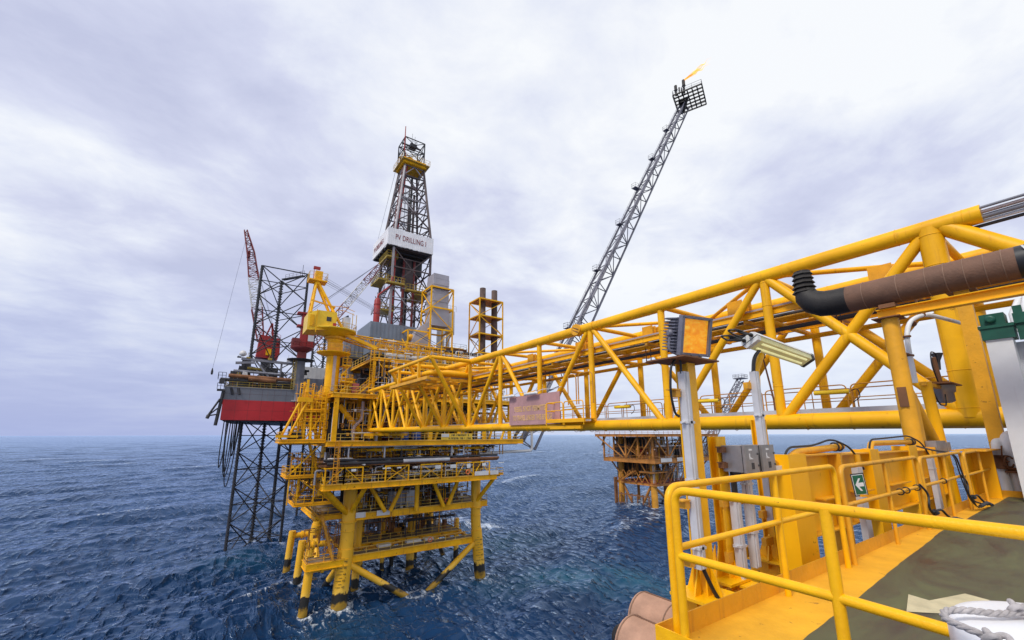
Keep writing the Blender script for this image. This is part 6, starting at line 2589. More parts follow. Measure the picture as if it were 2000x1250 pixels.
def flame_mat():
    m = bpy.data.materials.new('flame')
    m.use_nodes = True
    nt = m.node_tree
    L = nt.links.new
    nt.nodes.remove(nt.nodes['Principled BSDF'])
    out = nt.nodes['Material Output']
    geo = node(nt, 'ShaderNodeNewGeometry')
    n1 = node(nt, 'ShaderNodeTexNoise', ins={'Scale': 0.55, 'Detail': 5.0, 'Roughness': 0.6})
    L(geo.outputs['Position'], n1.inputs['Vector'])
    cr = ramp(nt, [(0.35, (1.0, 0.22, 0.03)), (0.52, (1.0, 0.42, 0.06)), (0.68, (1.0, 0.72, 0.22))])
    L(n1.outputs[0], cr.inputs[0])
    em = node(nt, 'ShaderNodeEmission', ins={'Strength': 1.25})
    L(cr.outputs[0], em.inputs['Color'])
    tr = node(nt, 'ShaderNodeBsdfTransparent')
    lw = node(nt, 'ShaderNodeLayerWeight', ins={'Blend': 0.35})
    n2 = ramp(nt, [(0.38, 0.88), (0.62, 0.40)])
    L(n1.outputs[0], n2.inputs[0])
    mx = node(nt, 'ShaderNodeMixShader')
    ad = node(nt, 'ShaderNodeMath', operation='MAXIMUM')
    fr = ramp(nt, [(0.35, 0.0), (0.9, 1.0)])
    L(lw.outputs['Facing'], fr.inputs[0])
    L(fr.outputs[0], ad.inputs[0])
    L(n2.outputs[0], ad.inputs[1])
    L(ad.outputs[0], mx.inputs[0])
    L(em.outputs[0], mx.inputs[1])
    L(tr.outputs[0], mx.inputs[2])
    L(mx.outputs[0], out.inputs['Surface'])
    return m


flare_grey = paint('flare_boom_grey', (0.17, 0.165, 0.195), 0.5, metal=0.2, var=0.25, rust=0.06, scale=0.3)
build_flare()


# ================================================================== jack-up drilling rig behind the platform
def tri_leg(t, chords, z0, z1, bay=7.8, r=0.31, nm='leg'):
    leg = MB()
    for cx, cy in chords:
        leg.tube((cx, cy, z0), (cx, cy, z1), r, n=10)
        k = int((z1 - z0) / 0.75)
        ctr = Vector((sum(c[0] for c in chords) / 3, sum(c[1] for c in chords) / 3, 0))
        dv = (Vector((cx, cy, 0)) - ctr).normalized()
        sx = dv.cross(Vector((0, 0, 1)))
        for i in range(k):
            z = z0 + i * 0.75
            a = Vector((cx, cy, z))
            leg.bar(a - sx * 0.50, a + sx * 0.50, 0.22, 0.30)
    lo = leg.build(nm, leg_steel, t)
    n = int(round((z1 - z0) / bay))
    for i in range(n):
        za, zb = z0 + (z1 - z0) * i / n, z0 + (z1 - z0) * (i + 1) / n
        zm = (za + zb) / 2
        m = MB()
        for k in range(3):
            a, b = chords[k], chords[(k + 1) % 3]
            m.tube((*a, za), (*b, zb), 0.135, n=6, cap=False)
            m.tube((*b, za), (*a, zb), 0.135, n=6, cap=False)
            m.tube((*a, zm), (*b, zm), 0.115, n=6, cap=False)
        m.build('bay_bracing', leg_steel, lo)
    return lo


hull_grey = paint('hull_grey', (0.165, 0.175, 0.205), 0.5, var=0.12, rust=0.05, streak=0.3, scale=0.25)
hull_red = paint('hull_red', (0.50, 0.018, 0.024), 0.5, var=0.16, rust=0.05, rustcol=(0.20, 0.03, 0.012), streak=0.25, scale=0.2)
hull_seam = paint('dark_weld_seam', (0.10, 0.03, 0.03), 0.7, var=0.2)  # dark paint of the welded plate lines on the hull
blue_grey = paint('blue_grey_cladding', (0.17, 0.20, 0.245), 0.5, var=0.12, streak=0.25, rust=0.04, scale=0.4)
white_clad = paint('white_windwall', (0.80, 0.78, 0.78), 0.5, var=0.08, rust=0.03, streak=0.25, rustcol=(0.14, 0.10, 0.09), scale=0.6)
brown_steel = paint('brown_derrick_steel', (0.075, 0.05, 0.05), 0.6, var=0.35, rust=0.25, rustcol=(0.14, 0.05, 0.03), scale=0.4)
pale_steel = paint('pale_derrick_steel', (0.30, 0.27, 0.28), 0.55, var=0.25, rust=0.2, scale=0.4)
olive = paint('olive_rail_paint', (0.36, 0.25, 0.03), 0.55, var=0.25, rust=0.25, scale=0.8)


def build_rig():
    t = thing('jackup_rig', 'jack-up rig with a grey and red hull standing on dark lattice legs', 'drilling rig', (15, 130, SEA))
    HB, HT = 3.2, 10.3
    plan = [(-0.2, 110), (46, 110), (46, 140), (34, 172), (24, 172), (1.6, 136)]

    def ring(z, k=1.0):
        return [(x, y, z) for x, y in plan]
    for z0, z1, mt, nm in ((HB, 7.55, hull_red, 'lower_hull'), (7.55, HT, hull_grey, 'upper_hull')):
        m = MB()
        m.prism(ring(z0), (0, 0, z1 - z0))
        m.build(nm, mt, t)
    m = MB()
    m.prism([(x, y, HB - 0.25) for x, y in ((0.3, 110.6), (45.5, 110.6), (45.5, 139.5), (33.6, 171), (24.4, 171), (2.2, 136))], (0, 0, 0.25))
    m.build('hull_bottom', dark_steel, t)
    for k in range(19):
        m = MB()
        m.box(2.2 + k * 2.4, 2.23 + k * 2.4, 109.985, 110, HB + 0.05, HT - 0.1)
        m.build('plate_seam', hull_seam, t)
    for z in (5.3, 8.9):
        m = MB()
        m.box(-0.1, 46, 109.985, 110, z, z + 0.03)
        m.build('plate_seam', hull_seam, t)
    m = MB()
    m.box(-0.25, 46, 109.9, 109.98, HT - 0.05, HT + 0.12)
    m.build('rubbing_strake', grey_steel, t)
    rails(t, [(1.7, 136), (-0.1, 110.1), (46, 110.1)], HT + 0.1, olive, sp=2.2)
    for x in (1.0, 2.3):
        m = MB()
        m.bar((x, 110, HT - 0.1), (x + 0.4, 109.6, HT - 1.6), 0.35)
        m.build('fairlead', dark_steel, t)
    m = MB()
    m.box(13, 19, 109.5, 109.9, 7.7, 7.95)
    m.build('side_gangway', light_grey, t)
    # legs
    tri_leg(t, [(4.1, 118.0), (14.8, 118.0), (9.5, 127.4)], -27, 42.2)
    tri_leg(t, [(23.0, 153.5), (33.5, 153.5), (28.2, 163)], -27, 42.2)
    tri_leg(t, [(33, 118.0), (43.0, 118.0), (38, 127)], -27, 14)
    m = MB()
    m.tube((13.0, 124, -27), (13.0, 124, HB), 0.38, n=10)
    m.build('raw_water_caisson', leg_steel, t)
    m = MB()
    m.bar((4.1, 118, 42.2), (14.8, 118, 42.2), 0.2, 0.25)
    m.bar((13.8, 118.3, 41.6), (9.5, 124.5, 41.6), 0.9, 0.3)
    rail_loop(m, [(13.8, 118, 41.8), (10, 124, 41.8)], h=1.2, sp=1.4, r=0.04, n=4)
    m.tube((13.4, 118.2, 41.8), (13.4, 118.2, 44.6), 0.06, n=5)
    m.build('leg_top_walkway', leg_steel, t)
    # deck houses, jack houses, piles of dark gear
    for x0, x1, y0, y1, z0, z1, mt in ((0.5, 3.0, 119, 132, HT, 15, dark_steel), (3.2, 15.6, 116.2, 130, HT, 12.0, dark_steel), (2.5, 4.2, 116, 119, HT, 17.4, dark_steel), (13.6, 16, 116, 119, HT, 17.0, dark_steel),
                                       (8, 11, 126, 130, HT, 17.4, dark_steel), (15.8, 20, 112.5, 130, HT, 13.6, grey_steel), (17, 24, 130, 150, HT, 19, white_far), (20, 44, 124, 150, HT, 15, dark_steel)):
        m = MB()
        m.box(x0, x1, y0, y1, z0, z1)
        for k in range(int((x1 - x0) / 1.1)):
            m.box(x0 + 0.5 + k * 1.1, x0 + 0.62 + k * 1.1, y0 - 0.1, y0, z0, z1)
        m.build('deck_house', mt, t)
    rng = random.Random(14)
    for z, r, a, b, y, mt in ((13.0, 0.42, 0.2, 15, 111.6, rust_plate), (12.1, 0.36, -1.2, 15, 111.8, dark_steel), (12.5, 0.5, 4.0, 9.5, 111.4, rust_plate), (11.4, 0.3, 3, 16, 112.2, dark_steel), (14.4, 0.3, 1, 12, 113.5, grey_steel)):
        m = MB()
        m.tube((a, y, z), (b, y, z - 0.25), r, n=12)
        for k in range(4):
            m.bar((a + 1 + k * (b - a - 2) / 3, y, HT), (a + 1 + k * (b - a - 2) / 3, y, z), 0.14)
        m.build('stowed_pipe', mt, t)
    m = MB()
    m.bar((2.2, 113.5, 17.3), (15.2, 113.5, 16.9), 0.7, 0.55)
    m.bar((5.2, 113.5, 16.9), (8.6, 113.5, 12.8), 0.35)
    m.bar((10.5, 113.5, 16.7), (10.5, 113.5, 12.8), 0.4)
    m.bar((14.8, 113.5, 16.6), (11.8, 113.5, 12.8), 0.35)
    m.bar((1.2, 113.6, 16.2), (5.0, 113.5, 16.6), 0.8, 0.5)
    m.build('gear_frame', grey_steel, t)
    for i in range(34):
        x, y = rng.uniform(-0.5, 15.5), rng.uniform(112.5, 117)
        z = HT + 0.1 + (rng.choice((0, 1.5, 3.0, 4.5)) if x > 1.5 else 0)
        w, d, h = rng.uniform(0.5, 1.8), rng.uniform(0.4, 1.4), rng.uniform(0.5, 1.8)
        m = MB()
        if i % 3:
            m.prism([(x, y, z), (x + w, y, z), (x + w * 0.9, y, z + h * rng.uniform(0.5, 1)), (x + 0.1 * w, y, z + h)], (0, d, 0))
        else:
            m.tube((x, y, z + 0.4), (x + w * 2, y, z + 0.4 + rng.uniform(-0.2, 0.2)), 0.28, n=8)
        m.build('deck_gear', rng.choice([dark_steel, dark_steel, dark_steel, grey_steel, black_rubber, olive, white_far]), t)
    for i in range(9):
        x = rng.uniform(1, 15)
        m = MB()
        m.tube((x, 113.2, 17.4), (x, 113.2, 17.4 + rng.uniform(0.5, 1.6)), 0.05, n=5)
        m.box(x - 0.3, x + 0.5, 113, 113.5, 17.4, 17.4 + rng.uniform(0.3, 0.9))
        m.build('deck_gear', rng.choice([white_far, dark_steel, olive]), t)
    m = MB()
    m.lathe((2.4, 113.4, 18.4), (0, 0, 1), [(0.2, -0.6), (0.7, -0.3), (0.75, 0.1), (0.5, 0.6), (0.1, 0.8)], 12)
    m.build('satellite_dome', white_far, t)
    # outboard frame, pipe and loops of hose on the left side
    m = MB()
    m.tube((-0.9, 109.4, 2.0), (-0.3, 109.4, 9.4), 0.32, n=8)
    m.tube((-0.7, 109.2, 7.6), (-2.4, 109.2, 4.0), 0.22, n=6)
    m.tube((-2.4, 109.2, 4.0), (-0.9, 109.2, 5.6), 0.16, n=6)
    m.tube((-2.4, 109.2, 4.0), (-0.9, 109.2, 4.3), 0.16, n=6)
    m.lathe((-2.5, 109.2, 3.4), (0.3, 0, 1), [(0.3, 0), (0.35, 0.7), (0.2, 0.9)], 8)
    m.box(-1.5, -0.2, 109, 110, 9.3, 9.7)
    m.box(-1.3, -0.3, 109, 110, 10.9, 11.9)
    rail_loop(m, [(-0.2, 109, 12), (-1.6, 109, 12), (-1.6, 112, 12)], h=1.3, sp=0.8, r=0.05, n=4)
    rail_loop(m, [(-0.3, 109, 9.7), (-1.5, 109, 9.7)], h=1.3, sp=0.8, r=0.05, n=4)
    m.build('outboard_frame', dark_steel, t)
    for i, (a, b, low, r) in enumerate(((0.6, 1.4, -6.6, 0.10), (1.0, 2.6, -8.6, 0.09), (1.8, 3.4, -10.6, 0.10), (2.2, 3.0, -4.2, 0.12), (2.9, 3.6, -3.0, 0.10), (1.2, 2.2, -7.6, 0.09))):
        pts = []
        for k in range(17):
            f = k / 16
            u = math.sin(f * math.pi) ** 0.35
            pts.append((a + (b - a) * f + 0.4 * u * (i % 2 - 0.6), 112 + 0.1 * i, HB - 0.2 + (low - HB) * u))
        m = MB()
        m.path(pts, r, 6)
        m.build('hanging_hose', black_rubber, t)
    # cantilever carrying the drill floor out over the platform
    for x in (22.6, 32.0):
        m = MB()
        m.ibeam((x, 82, 13.6), (x, 126, 13.6), 3.6, 1.0, 0.25)
        m.build('cantilever_beam', grey_steel, t)
    m = MB()
    for k in range(8):
        m.bar((22.6, 83 + k * 4.5, 13), (32, 83 + k * 4.5, 13), 0.5, 1.6)
    m.build('cantilever_cross_beams', dark_steel, t)
    m = MB()
    m.box(18.2, 22.0, 85, 97, 15.0, 19.4)
    for k in range(5):
        m.box(18.5 + k * 0.8, 18.62 + k * 0.8, 84.9, 85, 15.1, 19.3)
    m.build('mud_house', grey_steel, t)
    rails(t, [(17.8, 90), (17.8, 84.6), (23.5, 84.6)], 15.0, olive, sp=1.5)
    m = MB()
    m.box(17.6, 24, 84.4, 97, 14.6, 15.0)
    m.build('house_floor', dark_steel, t)
    m = MB()
    m.bar((20.0, 86, 6.5), (20.0, 86, 14.6), 0.9, 0.9)
    m.bar((24.0, 86, 6.5), (24.0, 86, 14.6), 0.5)
    m.bar((20.2, 86, 7), (24, 86, 13.5), 0.35).bar((24, 86.1, 7), (20.2, 86.1, 13.5), 0.35)
    m.bar((20.2, 86, 10.4), (24, 86, 10.4), 0.3)
    m.build('support_frame', grey_steel, t)
    # drill floor house with corrugated blue-grey walls
    m = MB()
    m.prism([(22.0, 81, 15.6), (22.0, 91, 15.6), (22.0, 91, 21.9), (22.0, 81, 21.9)], (10.6, 0, 0))
    for k in range(13):
        m.box(22.3 + k * 0.8, 22.36 + k * 0.8, 80.93, 81, 15.6, 21.85)
    for z in (18.8,):
        m.box(22.0, 32.6, 80.95, 81, z, z + 0.06)
        m.box(21.95, 22.0, 81, 91, z, z + 0.06)
    dh = m.build('drill_floor_house', blue_grey, t)
    m = MB()
    m.box(25.2, 26.6, 80.7, 80.95, 16.4, 17.4)
    m.build('wall_box', white_far, dh)
    m = MB()
    m.lathe((29.4, 80.2, 19.6), (1, 0, -0.3), [(0.4, 0), (0.7, 0.3), (0.7, 1.2), (0.3, 1.6)], 10)
    m.build('hanging_winch', yellow_worn, dh)
    # separator vessel on the roof
    m = MB()
    m.lathe((23.6, 83, 21.9), (0, 0, 1), [(0.62, 0), (0.62, 5.0), (0.45, 5.4), (0.15, 5.6)], 16)
    for z in (24.1, 26.0):
        m.lathe((23.6, 83, z), (0, 0, 1), [(0.70, 0), (0.70, 0.12)], 16)
    m.path(fillet([(23.6, 83, 27.3), (23.6, 83, 28.1), (26.4, 83.6, 31.0), (26.6, 83.8, 33)], 0.5), 0.16, 8)
    m.build('gas_separator', red_paint, t)
    for x, z0, z1, r in ((44.4, 24.4, 30.2, 1.15), (42.0, 18.5, 25.6, 1.0), (43.9, 17, 24, 0.5)):
        m = MB()
        m.lathe((x, 92, z0), (0, 0, 1), [(r * 0.3, -0.7), (r, 0), (r, z1 - z0), (r * 0.6, z1 - z0 + 0.4)], 18)
        m.bar((x - 0.6, 92, z0 - 6), (x - 0.6, 92, z0), 0.16).bar((x + 0.6, 92, z0 - 6), (x + 0.6, 92, z0), 0.16)
        rail_loop(m, [(x - r, 91, z1), (x + r, 91, z1)], h=1.3, sp=0.8, r=0.04, n=4)
        m.build('bulk_silo', white_far, t)


build_rig()


def build_derrick():
    t = thing('derrick', 'tall brown drilling derrick with a white wind wall band and yellow crown', 'derrick', (31, 88, 22))
    # sections: (z, x0, x1, y0, y1)
    def sec(z):
        if z <= 43:
            return 26.6, 35.2, 84.0, 92.4
        f = (z - 43) / (62.5 - 43)
        return 26.6 + 2.2 * f, 35.2 - 1.9 * f, 84.0 + 2.0 * f, 92.4 - 2.2 * f
    lv = [22, 26.5, 31, 35.6, 40, 43, 46.6, 50, 53.2, 56.4, 59.4, 62.3]

    def corners(z):
        a, b, c, d = sec(z)
        return [(a, c, z), (b, c, z), (b, d, z), (a, d, z)]
    lower = [corners(z) for z in lv]
    for k in range(4):
        m = MB()
        for i in range(len(lv) - 1):
            m.bar(lower[i][k], lower[i + 1][k], 0.42, 0.42)
        m.build('derrick_leg', pale_steel if k == 0 else brown_steel, t)
    for i in range(len(lv) - 1):
        A, B = lower[i], lower[i + 1]
        m = MB()
        for k in range(4):
            j = (k + 1) % 4
            m.bar(B[k], B[j], 0.24)
            mid = (Vector(B[k]) + Vector(B[j])) / 2
            if i % 2 == 0:
                m.bar(A[k], mid, 0.20)
                m.bar(A[j], mid, 0.20)
            else:
                mid = (Vector(A[k]) + Vector(A[j])) / 2
                m.bar(B[k], mid, 0.20)
                m.bar(B[j], mid, 0.20)
            q = (Vector(A[k]) + Vector(B[k])) / 2
            q2 = (Vector(A[j]) + Vector(B[j])) / 2
            if i % 2:
                m.bar(q, q2, 0.13)
        m.build('panel_bracing', (brown_steel, pale_steel, brown_steel)[i % 3], t)
    # front left leg runs red
    m = MB()
    pts = [Vector(c[0]) + Vector((0.55, 0.45, 0)) for c in lower]
    m.path([tuple(p) for p in pts] + [(28.2, 85.6, 66), (28.2, 85.6, 72.0)], [0.22] * len(pts) + [0.14, 0.10], 8)
    m.build('standpipe', red_paint, t)
    m = MB()
    for k in range(24):
        z = 43.5 + k * 0.78
        a, b, c, d = sec(z)
        m.bar((a - 0.2, c - 0.1 + 1.2, z), (a + 0.5, c + 0.9, z), 0.05)
    a0, a1 = sec(43), sec(62)
    m.bar((a0[0] - 0.2, a0[2] + 1.1, 43), (a1[0] - 0.2, a1[2] + 1.1, 62), 0.1)
    m.bar((a0[0] + 0.5, a0[2] + 0.9, 43), (a1[0] + 0.5, a1[2] + 0.9, 62), 0.1)
    m.build('derrick_ladder', maroon, t)
    # wind wall
    for nm, args in (('wind_wall', (25.0, 35.5, 83.4, 83.52)), ('wind_wall', (25.0, 25.12, 83.52, 94.4)), ('wind_wall', (35.38, 35.5, 83.52, 94.4)), ('wind_wall', (25.12, 35.38, 94.3, 94.4))):
        m = MB()
        x0, x1, y0, y1 = args
        m.box(x0, x1, y0, y1, 40.2, 44.05)
        if x1 - x0 > 2:
            for k in range(22):
                m.box(x0 + 0.2 + k * 0.47, x0 + 0.26 + k * 0.47, y0 - 0.025, y0, 40.2, 44.05)
        else:
            for k in range(22):
                m.box(x0 - 0.025, x0, y0 + 0.2 + k * 0.47, y0 + 0.26 + k * 0.47, 40.2, 44.05)
        m.build(nm, white_clad, t)
    lr = paint('faded_red_lettering', (0.22, 0.02, 0.02), 0.6, var=0.2, rust=0.0, rustcol=(0.5, 0.4, 0.38), scale=1.5)
    text_mesh('PV DRILLING I', 1.8, lr, 'lettering', (26.6, 83.355, 41.6), (1, 0, 0), (0, 0, 1), t, 0.012, stretch=0.60, space=1.06, thick=0.0)
    text_mesh('PV DRILLING I', 1.8, lr, 'lettering', (24.955, 93.3, 41.4), (0, -1, 0), (0, 0, 1), t, 0.012, stretch=0.60, space=1.06, thick=0.0)
    m = MB()
    m.box(25.2, 35.3, 83.6, 94.2, 40.0, 40.18)
    for k in range(5):
        m.bar((25.2, 86 + k * 1.8, 39.8), (35, 86 + k * 1.8, 39.8), 0.2, 0.4)
    m.build('racking_floor', dark_steel, t)
    m = MB()
    m.box(28.4, 35.0, 88.5, 94, 36.5, 40.0)
    m.build('belly_board', dark_steel, t)
    # intermediate galleries
    for z, x0, x1, y0, y1 in ((31.4, 25.2, 29.0, 82.6, 84.0), (30.6, 29.6, 34.6, 83.0, 84.2), (25.6, 24.6, 27.4, 84, 88), (37.8, 25.4, 27.8, 84.2, 90), (33.0, 24.4, 26.6, 86, 92), (31.0, 33, 36.2, 86, 92)):
        m = MB()
        m.box(x0, x1, y0, y1, z - 0.15, z)
        rail_loop(m, [(x0, y1, z), (x0, y0, z), (x1, y0, z), (x1, y1, z)], h=1.3, sp=0.7, r=0.05, n=4, toe=0.2)
        m.build('gallery', olive, t)
    m = MB()
    stairs(m, (24.6, 90.5, 33.0), (26.2, 85.2, 37.8), 0.9, 14, (1, 0.2, 0))
    stairs(m, (24.8, 90.0, 25.6), (26.0, 85.2, 31.0), 0.9, 14, (1, 0.2, 0))
    m.build('derrick_stairs', brown_steel, t)
    # drilling gear inside
    for x, y, r, z0, z1, mt in ((31.3, 88.0, 0.28, 22, 61, black_rubber), (30.9, 88.3, 0.14, 22, 58, brown_steel), (33.0, 90.6, 0.30, 40, 58, brown_steel), (32.2, 91, 0.24, 40, 56, dark_steel),
                                (28.2, 87, 0.14, 22, 38, black_rubber), (28.9, 89, 0.14, 22, 36, black_rubber), (30.2, 86, 0.10, 22, 39, dark_steel)):
        m = MB()
        m.tube((x, y, z0), (x, y, z1), r, n=8)
        m.build('drill_pipe', mt, t)
    m = MB()
    m.box(30.3, 32.4, 87, 89.2, 32.0, 36.5)
    m.box(30.7, 32.0, 87.3, 88.9, 36.5, 39.5)
    m.build('top_drive', brown_steel, t)
    for x in (30.2, 32.6):
        m = MB()
        m.tube((x, 87.2, 22), (x, 87.2, 39), 0.3, n=8)
        m.build('guide_rail', maroon, t)
    rng = random.Random(3)
    for k in range(26):
        m = MB()
        x, y = 28.0 + rng.random() * 3.2, 88.5 + rng.random() * 2.4
        m.tube((x, y, 40), (x + rng.uniform(-0.1, 0.1), y, 58 + rng.uniform(-1, 2)), 0.028, n=4)
        m.build('drilling_line', rope_pale, t)
    for k in range(16):
        m = MB()
        a = Vector((rng.uniform(26.6, 35.2), rng.choice((84.2, 88, 92.2)), rng.uniform(22, 34)))
        b = a + Vector((rng.uniform(-5, 5), rng.uniform(-2, 4), rng.uniform(2, 6)))
        b.x = min(35.2, max(26.6, b.x))
        m.bar(a, b, 0.16)
        m.build('inner_brace', rng.choice([brown_steel, maroon, pale_steel, dark_steel]), t)
    # crown
    m = MB()
    m.box(28.2, 33.6, 85.2, 90.6, 62.3, 62.5)
    m.box(28.2, 33.6, 85.1, 85.3, 62.4, 63.7).box(28.1, 28.3, 85.3, 90.6, 62.4, 63.7).box(33.5, 33.7, 85.3, 90.6, 62.4, 63.7)
    m.build('crown_platform', yellow_far, t)
    m = MB()
    m.box(27.6, 34.3, 84.5, 91.3, 62.9, 63.0)
    rail_loop(m, [(27.6, 91.3, 63), (27.6, 84.5, 63), (34.3, 84.5, 63), (34.3, 91.3, 63)], h=1.3, sp=1.2, r=0.04, n=4)
    m.build('crown_walkway', rail_pale, t)
    m = MB()
    for y in (86.6, 87.6, 88.6):
        m.lathe((30.2, y, 64.3), (0, 1, 0), [(0.85, 0), (0.85, 0.4)], 16)
    m.build('crown_sheaves', yellow_worn, t)
    P = [(28.3, 85.7), (33.2, 85.7), (33.2, 90.2), (28.3, 90.2)]
    zz = [63.6, 66.6, 69.4]
    for i in range(2):
        m = MB()
        for k in range(4):
            a, b = P[k], P[(k + 1) % 4]
            m.bar((*a, zz[i]), (*a, zz[i + 1]), 0.22)
            m.bar((*a, zz[i + 1]), (*b, zz[i + 1]), 0.17)
            m.bar((*a, zz[i]), (*b, zz[i + 1]), 0.13)
            m.bar((*b, zz[i]), (*a, zz[i + 1]), 0.13)
        m.build('gin_pole_frame', leg_steel, t)
    m = MB()
    m.box(30.2, 31.8, 87.2, 88.8, 68.6, 69.5)
    m.bar((28.3, 88, 69.1), (33.2, 88, 69.1), 0.2, 0.4)
    rail_loop(m, [(30.2, 87.2, 69.5), (31.8, 87.2, 69.5), (31.8, 88.8, 69.5)], h=1.2, sp=0.5, r=0.03, n=4)
    m.tube((30.8, 88, 69.5), (30.8, 88, 72.8), 0.035, n=4).tube((31.5, 88, 69.5), (31.5, 88, 72.2), 0.035, n=4)
    m.build('top_mast', dark_steel, t)
    for a, b in (((28.0, 90.8, 62.6), (25.6, 94, 44)), ((27.8, 90.0, 62.6), (25.3, 92.5, 44))):
        m = MB()
        m.tube(a, b, 0.025, n=4)
        m.build('guy_line', rope_dark, t)


rope_pale = paint('pale_rope', (0.42, 0.44, 0.52), 0.5, var=0.1)
build_derrick()


def build_rig_cranes():
    # left crane, boom raised steeply
    t = thing('rig_crane', 'red rig crane with its maroon and white boom raised steeply behind the lattice leg', 'crane', (8.5, 134, 10.3), 'red cranes of the drilling rig')
    m = MB()
    m.tube((8.4, 134, 10.3), (8.4, 134, 20.6), 1.2, n=16)
    m.build('pedestal', dark_steel, t)
    m = MB()
    m.prism([(5.8, 132, 21.0), (11, 132, 20.6), (11.4, 132, 22.5), (11.2, 132, 26.2), (9.6, 132, 27.0), (6.2, 132, 27.2)], (0, 4.5, 0))
    m.build('machinery_house', red_paint, t)
    m = MB()
    m.box(8.0, 9.3, 131.6, 132, 21.6, 23.4)
    m.build('yellow_winch', yellow_far, t)
    m = MB()
    m.box(10.2, 11.2, 131.4, 132.6, 25.0, 26.6)
    rail_loop(m, [(6.2, 132, 27.2), (9.6, 132, 27.1), (11.2, 132, 26.4)], h=1.2, sp=0.8, r=0.05, n=4)
    m.bar((9.4, 133, 26.5), (8.8, 133, 31.0), 0.5).bar((7.6, 133, 27), (8.8, 133, 31.0), 0.4)
    m.build('gantry', red_paint, t)
    a, b = Vector((6.5, 133, 25.6)), Vector((0.4, 134.5, 56.5))
    prev = 0.0
    for f, mt, w in ((0.30, maroon, 2.6), (0.58, white_far, 2.6), (0.82, maroon, 2.6)):
        m = MB()
        lattice(m, a.lerp(b, prev), a.lerp(b, f), 1.5 if prev == 0 else 2.4, 1.4 if prev == 0 else 2.2, w if f < 0.8 else 1.8, 2.2 if f < 0.8 else 1.6, 6, 0.13, 0.08, up=(0, 1, 0))
        m.build('boom_section', mt, t)
        prev = f
    m = MB()
    lattice(m, a.lerp(b, 0.82), b + Vector((-0.9, 0, 1.2)), 1.8, 1.6, 0.7, 0.7, 5, 0.14, 0.09, up=(0, 1, 0))
    m.box(0.6, 1.4, 133.6, 135, 49.6, 51.4)
    m.build('boom_tip', maroon, t)
    m = MB()
    m.tube((-0.2, 134.5, 54.5), (-3.4, 133, 17.0), 0.03, n=4)
    m.build('hoist_rope', rope_dark, t)
    m = MB()
    m.lathe((-3.4, 133, 15.4), (0, 0, 1), [(0.15, 0), (0.26, 0.3), (0.26, 0.9), (0.1, 1.7)], 8)
    m.build('hook_block', dark_steel, t)
    for dy in (-0.6, 0.6):
        m = MB()
        m.tube((8.8, 133 + dy, 31.0), b.lerp(a, 0.15) + Vector((0.5, dy, 0)), 0.045, n=4)
        m.build('pendant_rope', rope_pale, t)

    # near crane with its boom leaning right towards the derrick
    t = thing('rig_crane', 'red rig crane on a grey pedestal, its boom leaning right towards the derrick', 'crane', (14.2, 108, 10.3), 'red cranes of the drilling rig')
    m = MB()
    m.lathe((14.2, 110.8, 7.6), (0, 0, 1), [(1.05, 0), (1.05, 10.0), (1.2, 10.2)], 20)
    m.build('pedestal', grey_steel, t)
    m = MB()
    ladder(m, (12.9, 109.8, 10.4), (12.9, 109.8, 17.6), 0.6, 0.06, 0.5, (1, 0, 0), (0, -0.8, 0))
    m.build('caged_ladder', olive, t)
    m = MB()
    m.lathe((14.2, 110.8, 17.6), (0, 0, 1), [(1.2, -0.3), (3.0, 0.0), (3.0, 0.15)], 24)
    m.build('walkway', dark_steel, t)
    m = MB()
    m.box(13.3, 15.2, 109.8, 111.6, 17.75, 19.6)
    m.lathe((14.2, 110.8, 19.6), (0, 0, 1), [(1.3, 0), (2.6, 0.9), (2.6, 1.1)], 20)
    m.build('slew_base', maroon, t)
    m = MB()
    m.box(13.5, 14.9, 110, 111.6, 20.7, 29.0)
    m.box(12.6, 14.8, 109.6, 111.8, 25.8, 26.2).box(12.4, 14.6, 109.6, 111.8, 29.0, 29.4)
    m.build('king_post', red_paint, t)
    m = MB()
    m.box(14.95, 16.4, 109.6, 111, 20.8, 24.2)
    cb = m.build('cab', red_paint, t)
    m = MB()
    m.box(15.1, 16.44, 109.56, 110.8, 22.3, 23.8)
    m.build('cab_window', pipe_white, cb)
    m = MB()
    m.box(11.8, 13.4, 109.6, 111.8, 20.7, 22.8)
    rail_loop(m, [(11.6, 109.4, 20.7), (16.6, 109.4, 20.7)], h=1.2, sp=0.8, r=0.05, n=4)
    m.build('winch_house', maroon, t)
    a, b = Vector((15.6, 110.5, 20.4)), Vector((32.4, 110.5, 47.8))
    prev = 0.0
    for f, mt in ((0.46, maroon), (0.72, white_far), (1.0, maroon)):
        m = MB()
        lattice(m, a.lerp(b, prev), a.lerp(b, f), 1.0 if prev == 0 else 1.7, 1.0 if prev == 0 else 1.8, 1.7 if f < 1 else 0.8, 1.8 if f < 1 else 0.8, 7, 0.12, 0.07, up=(0, 1, 0))
        m.build('boom_section', mt, t)
        prev = f
    for dy, dz in ((-0.5, 0), (0.5, 0), (-0.5, -0.8)):
        m = MB()
        m.tube((14.0, 110.8 + dy, 29.3 + dz), (31.8, 110.5 + dy, 47.2), 0.04, n=4)
        m.build('pendant_rope', rope_dark, t)


build_rig_cranes()


# ================================================================== second platform far to the right
brown_far = paint('rust_brown_deck_paint', (0.42, 0.17, 0.03), 0.65, var=0.35, rust=0.5, rustcol=(0.10, 0.04, 0.02), streak=0.7, scale=0.35)
leg_far = paint('rusty_leg_paint', (0.55, 0.25, 0.02), 0.6, var=0.3, rust=0.45, streak=0.6, scale=0.4)


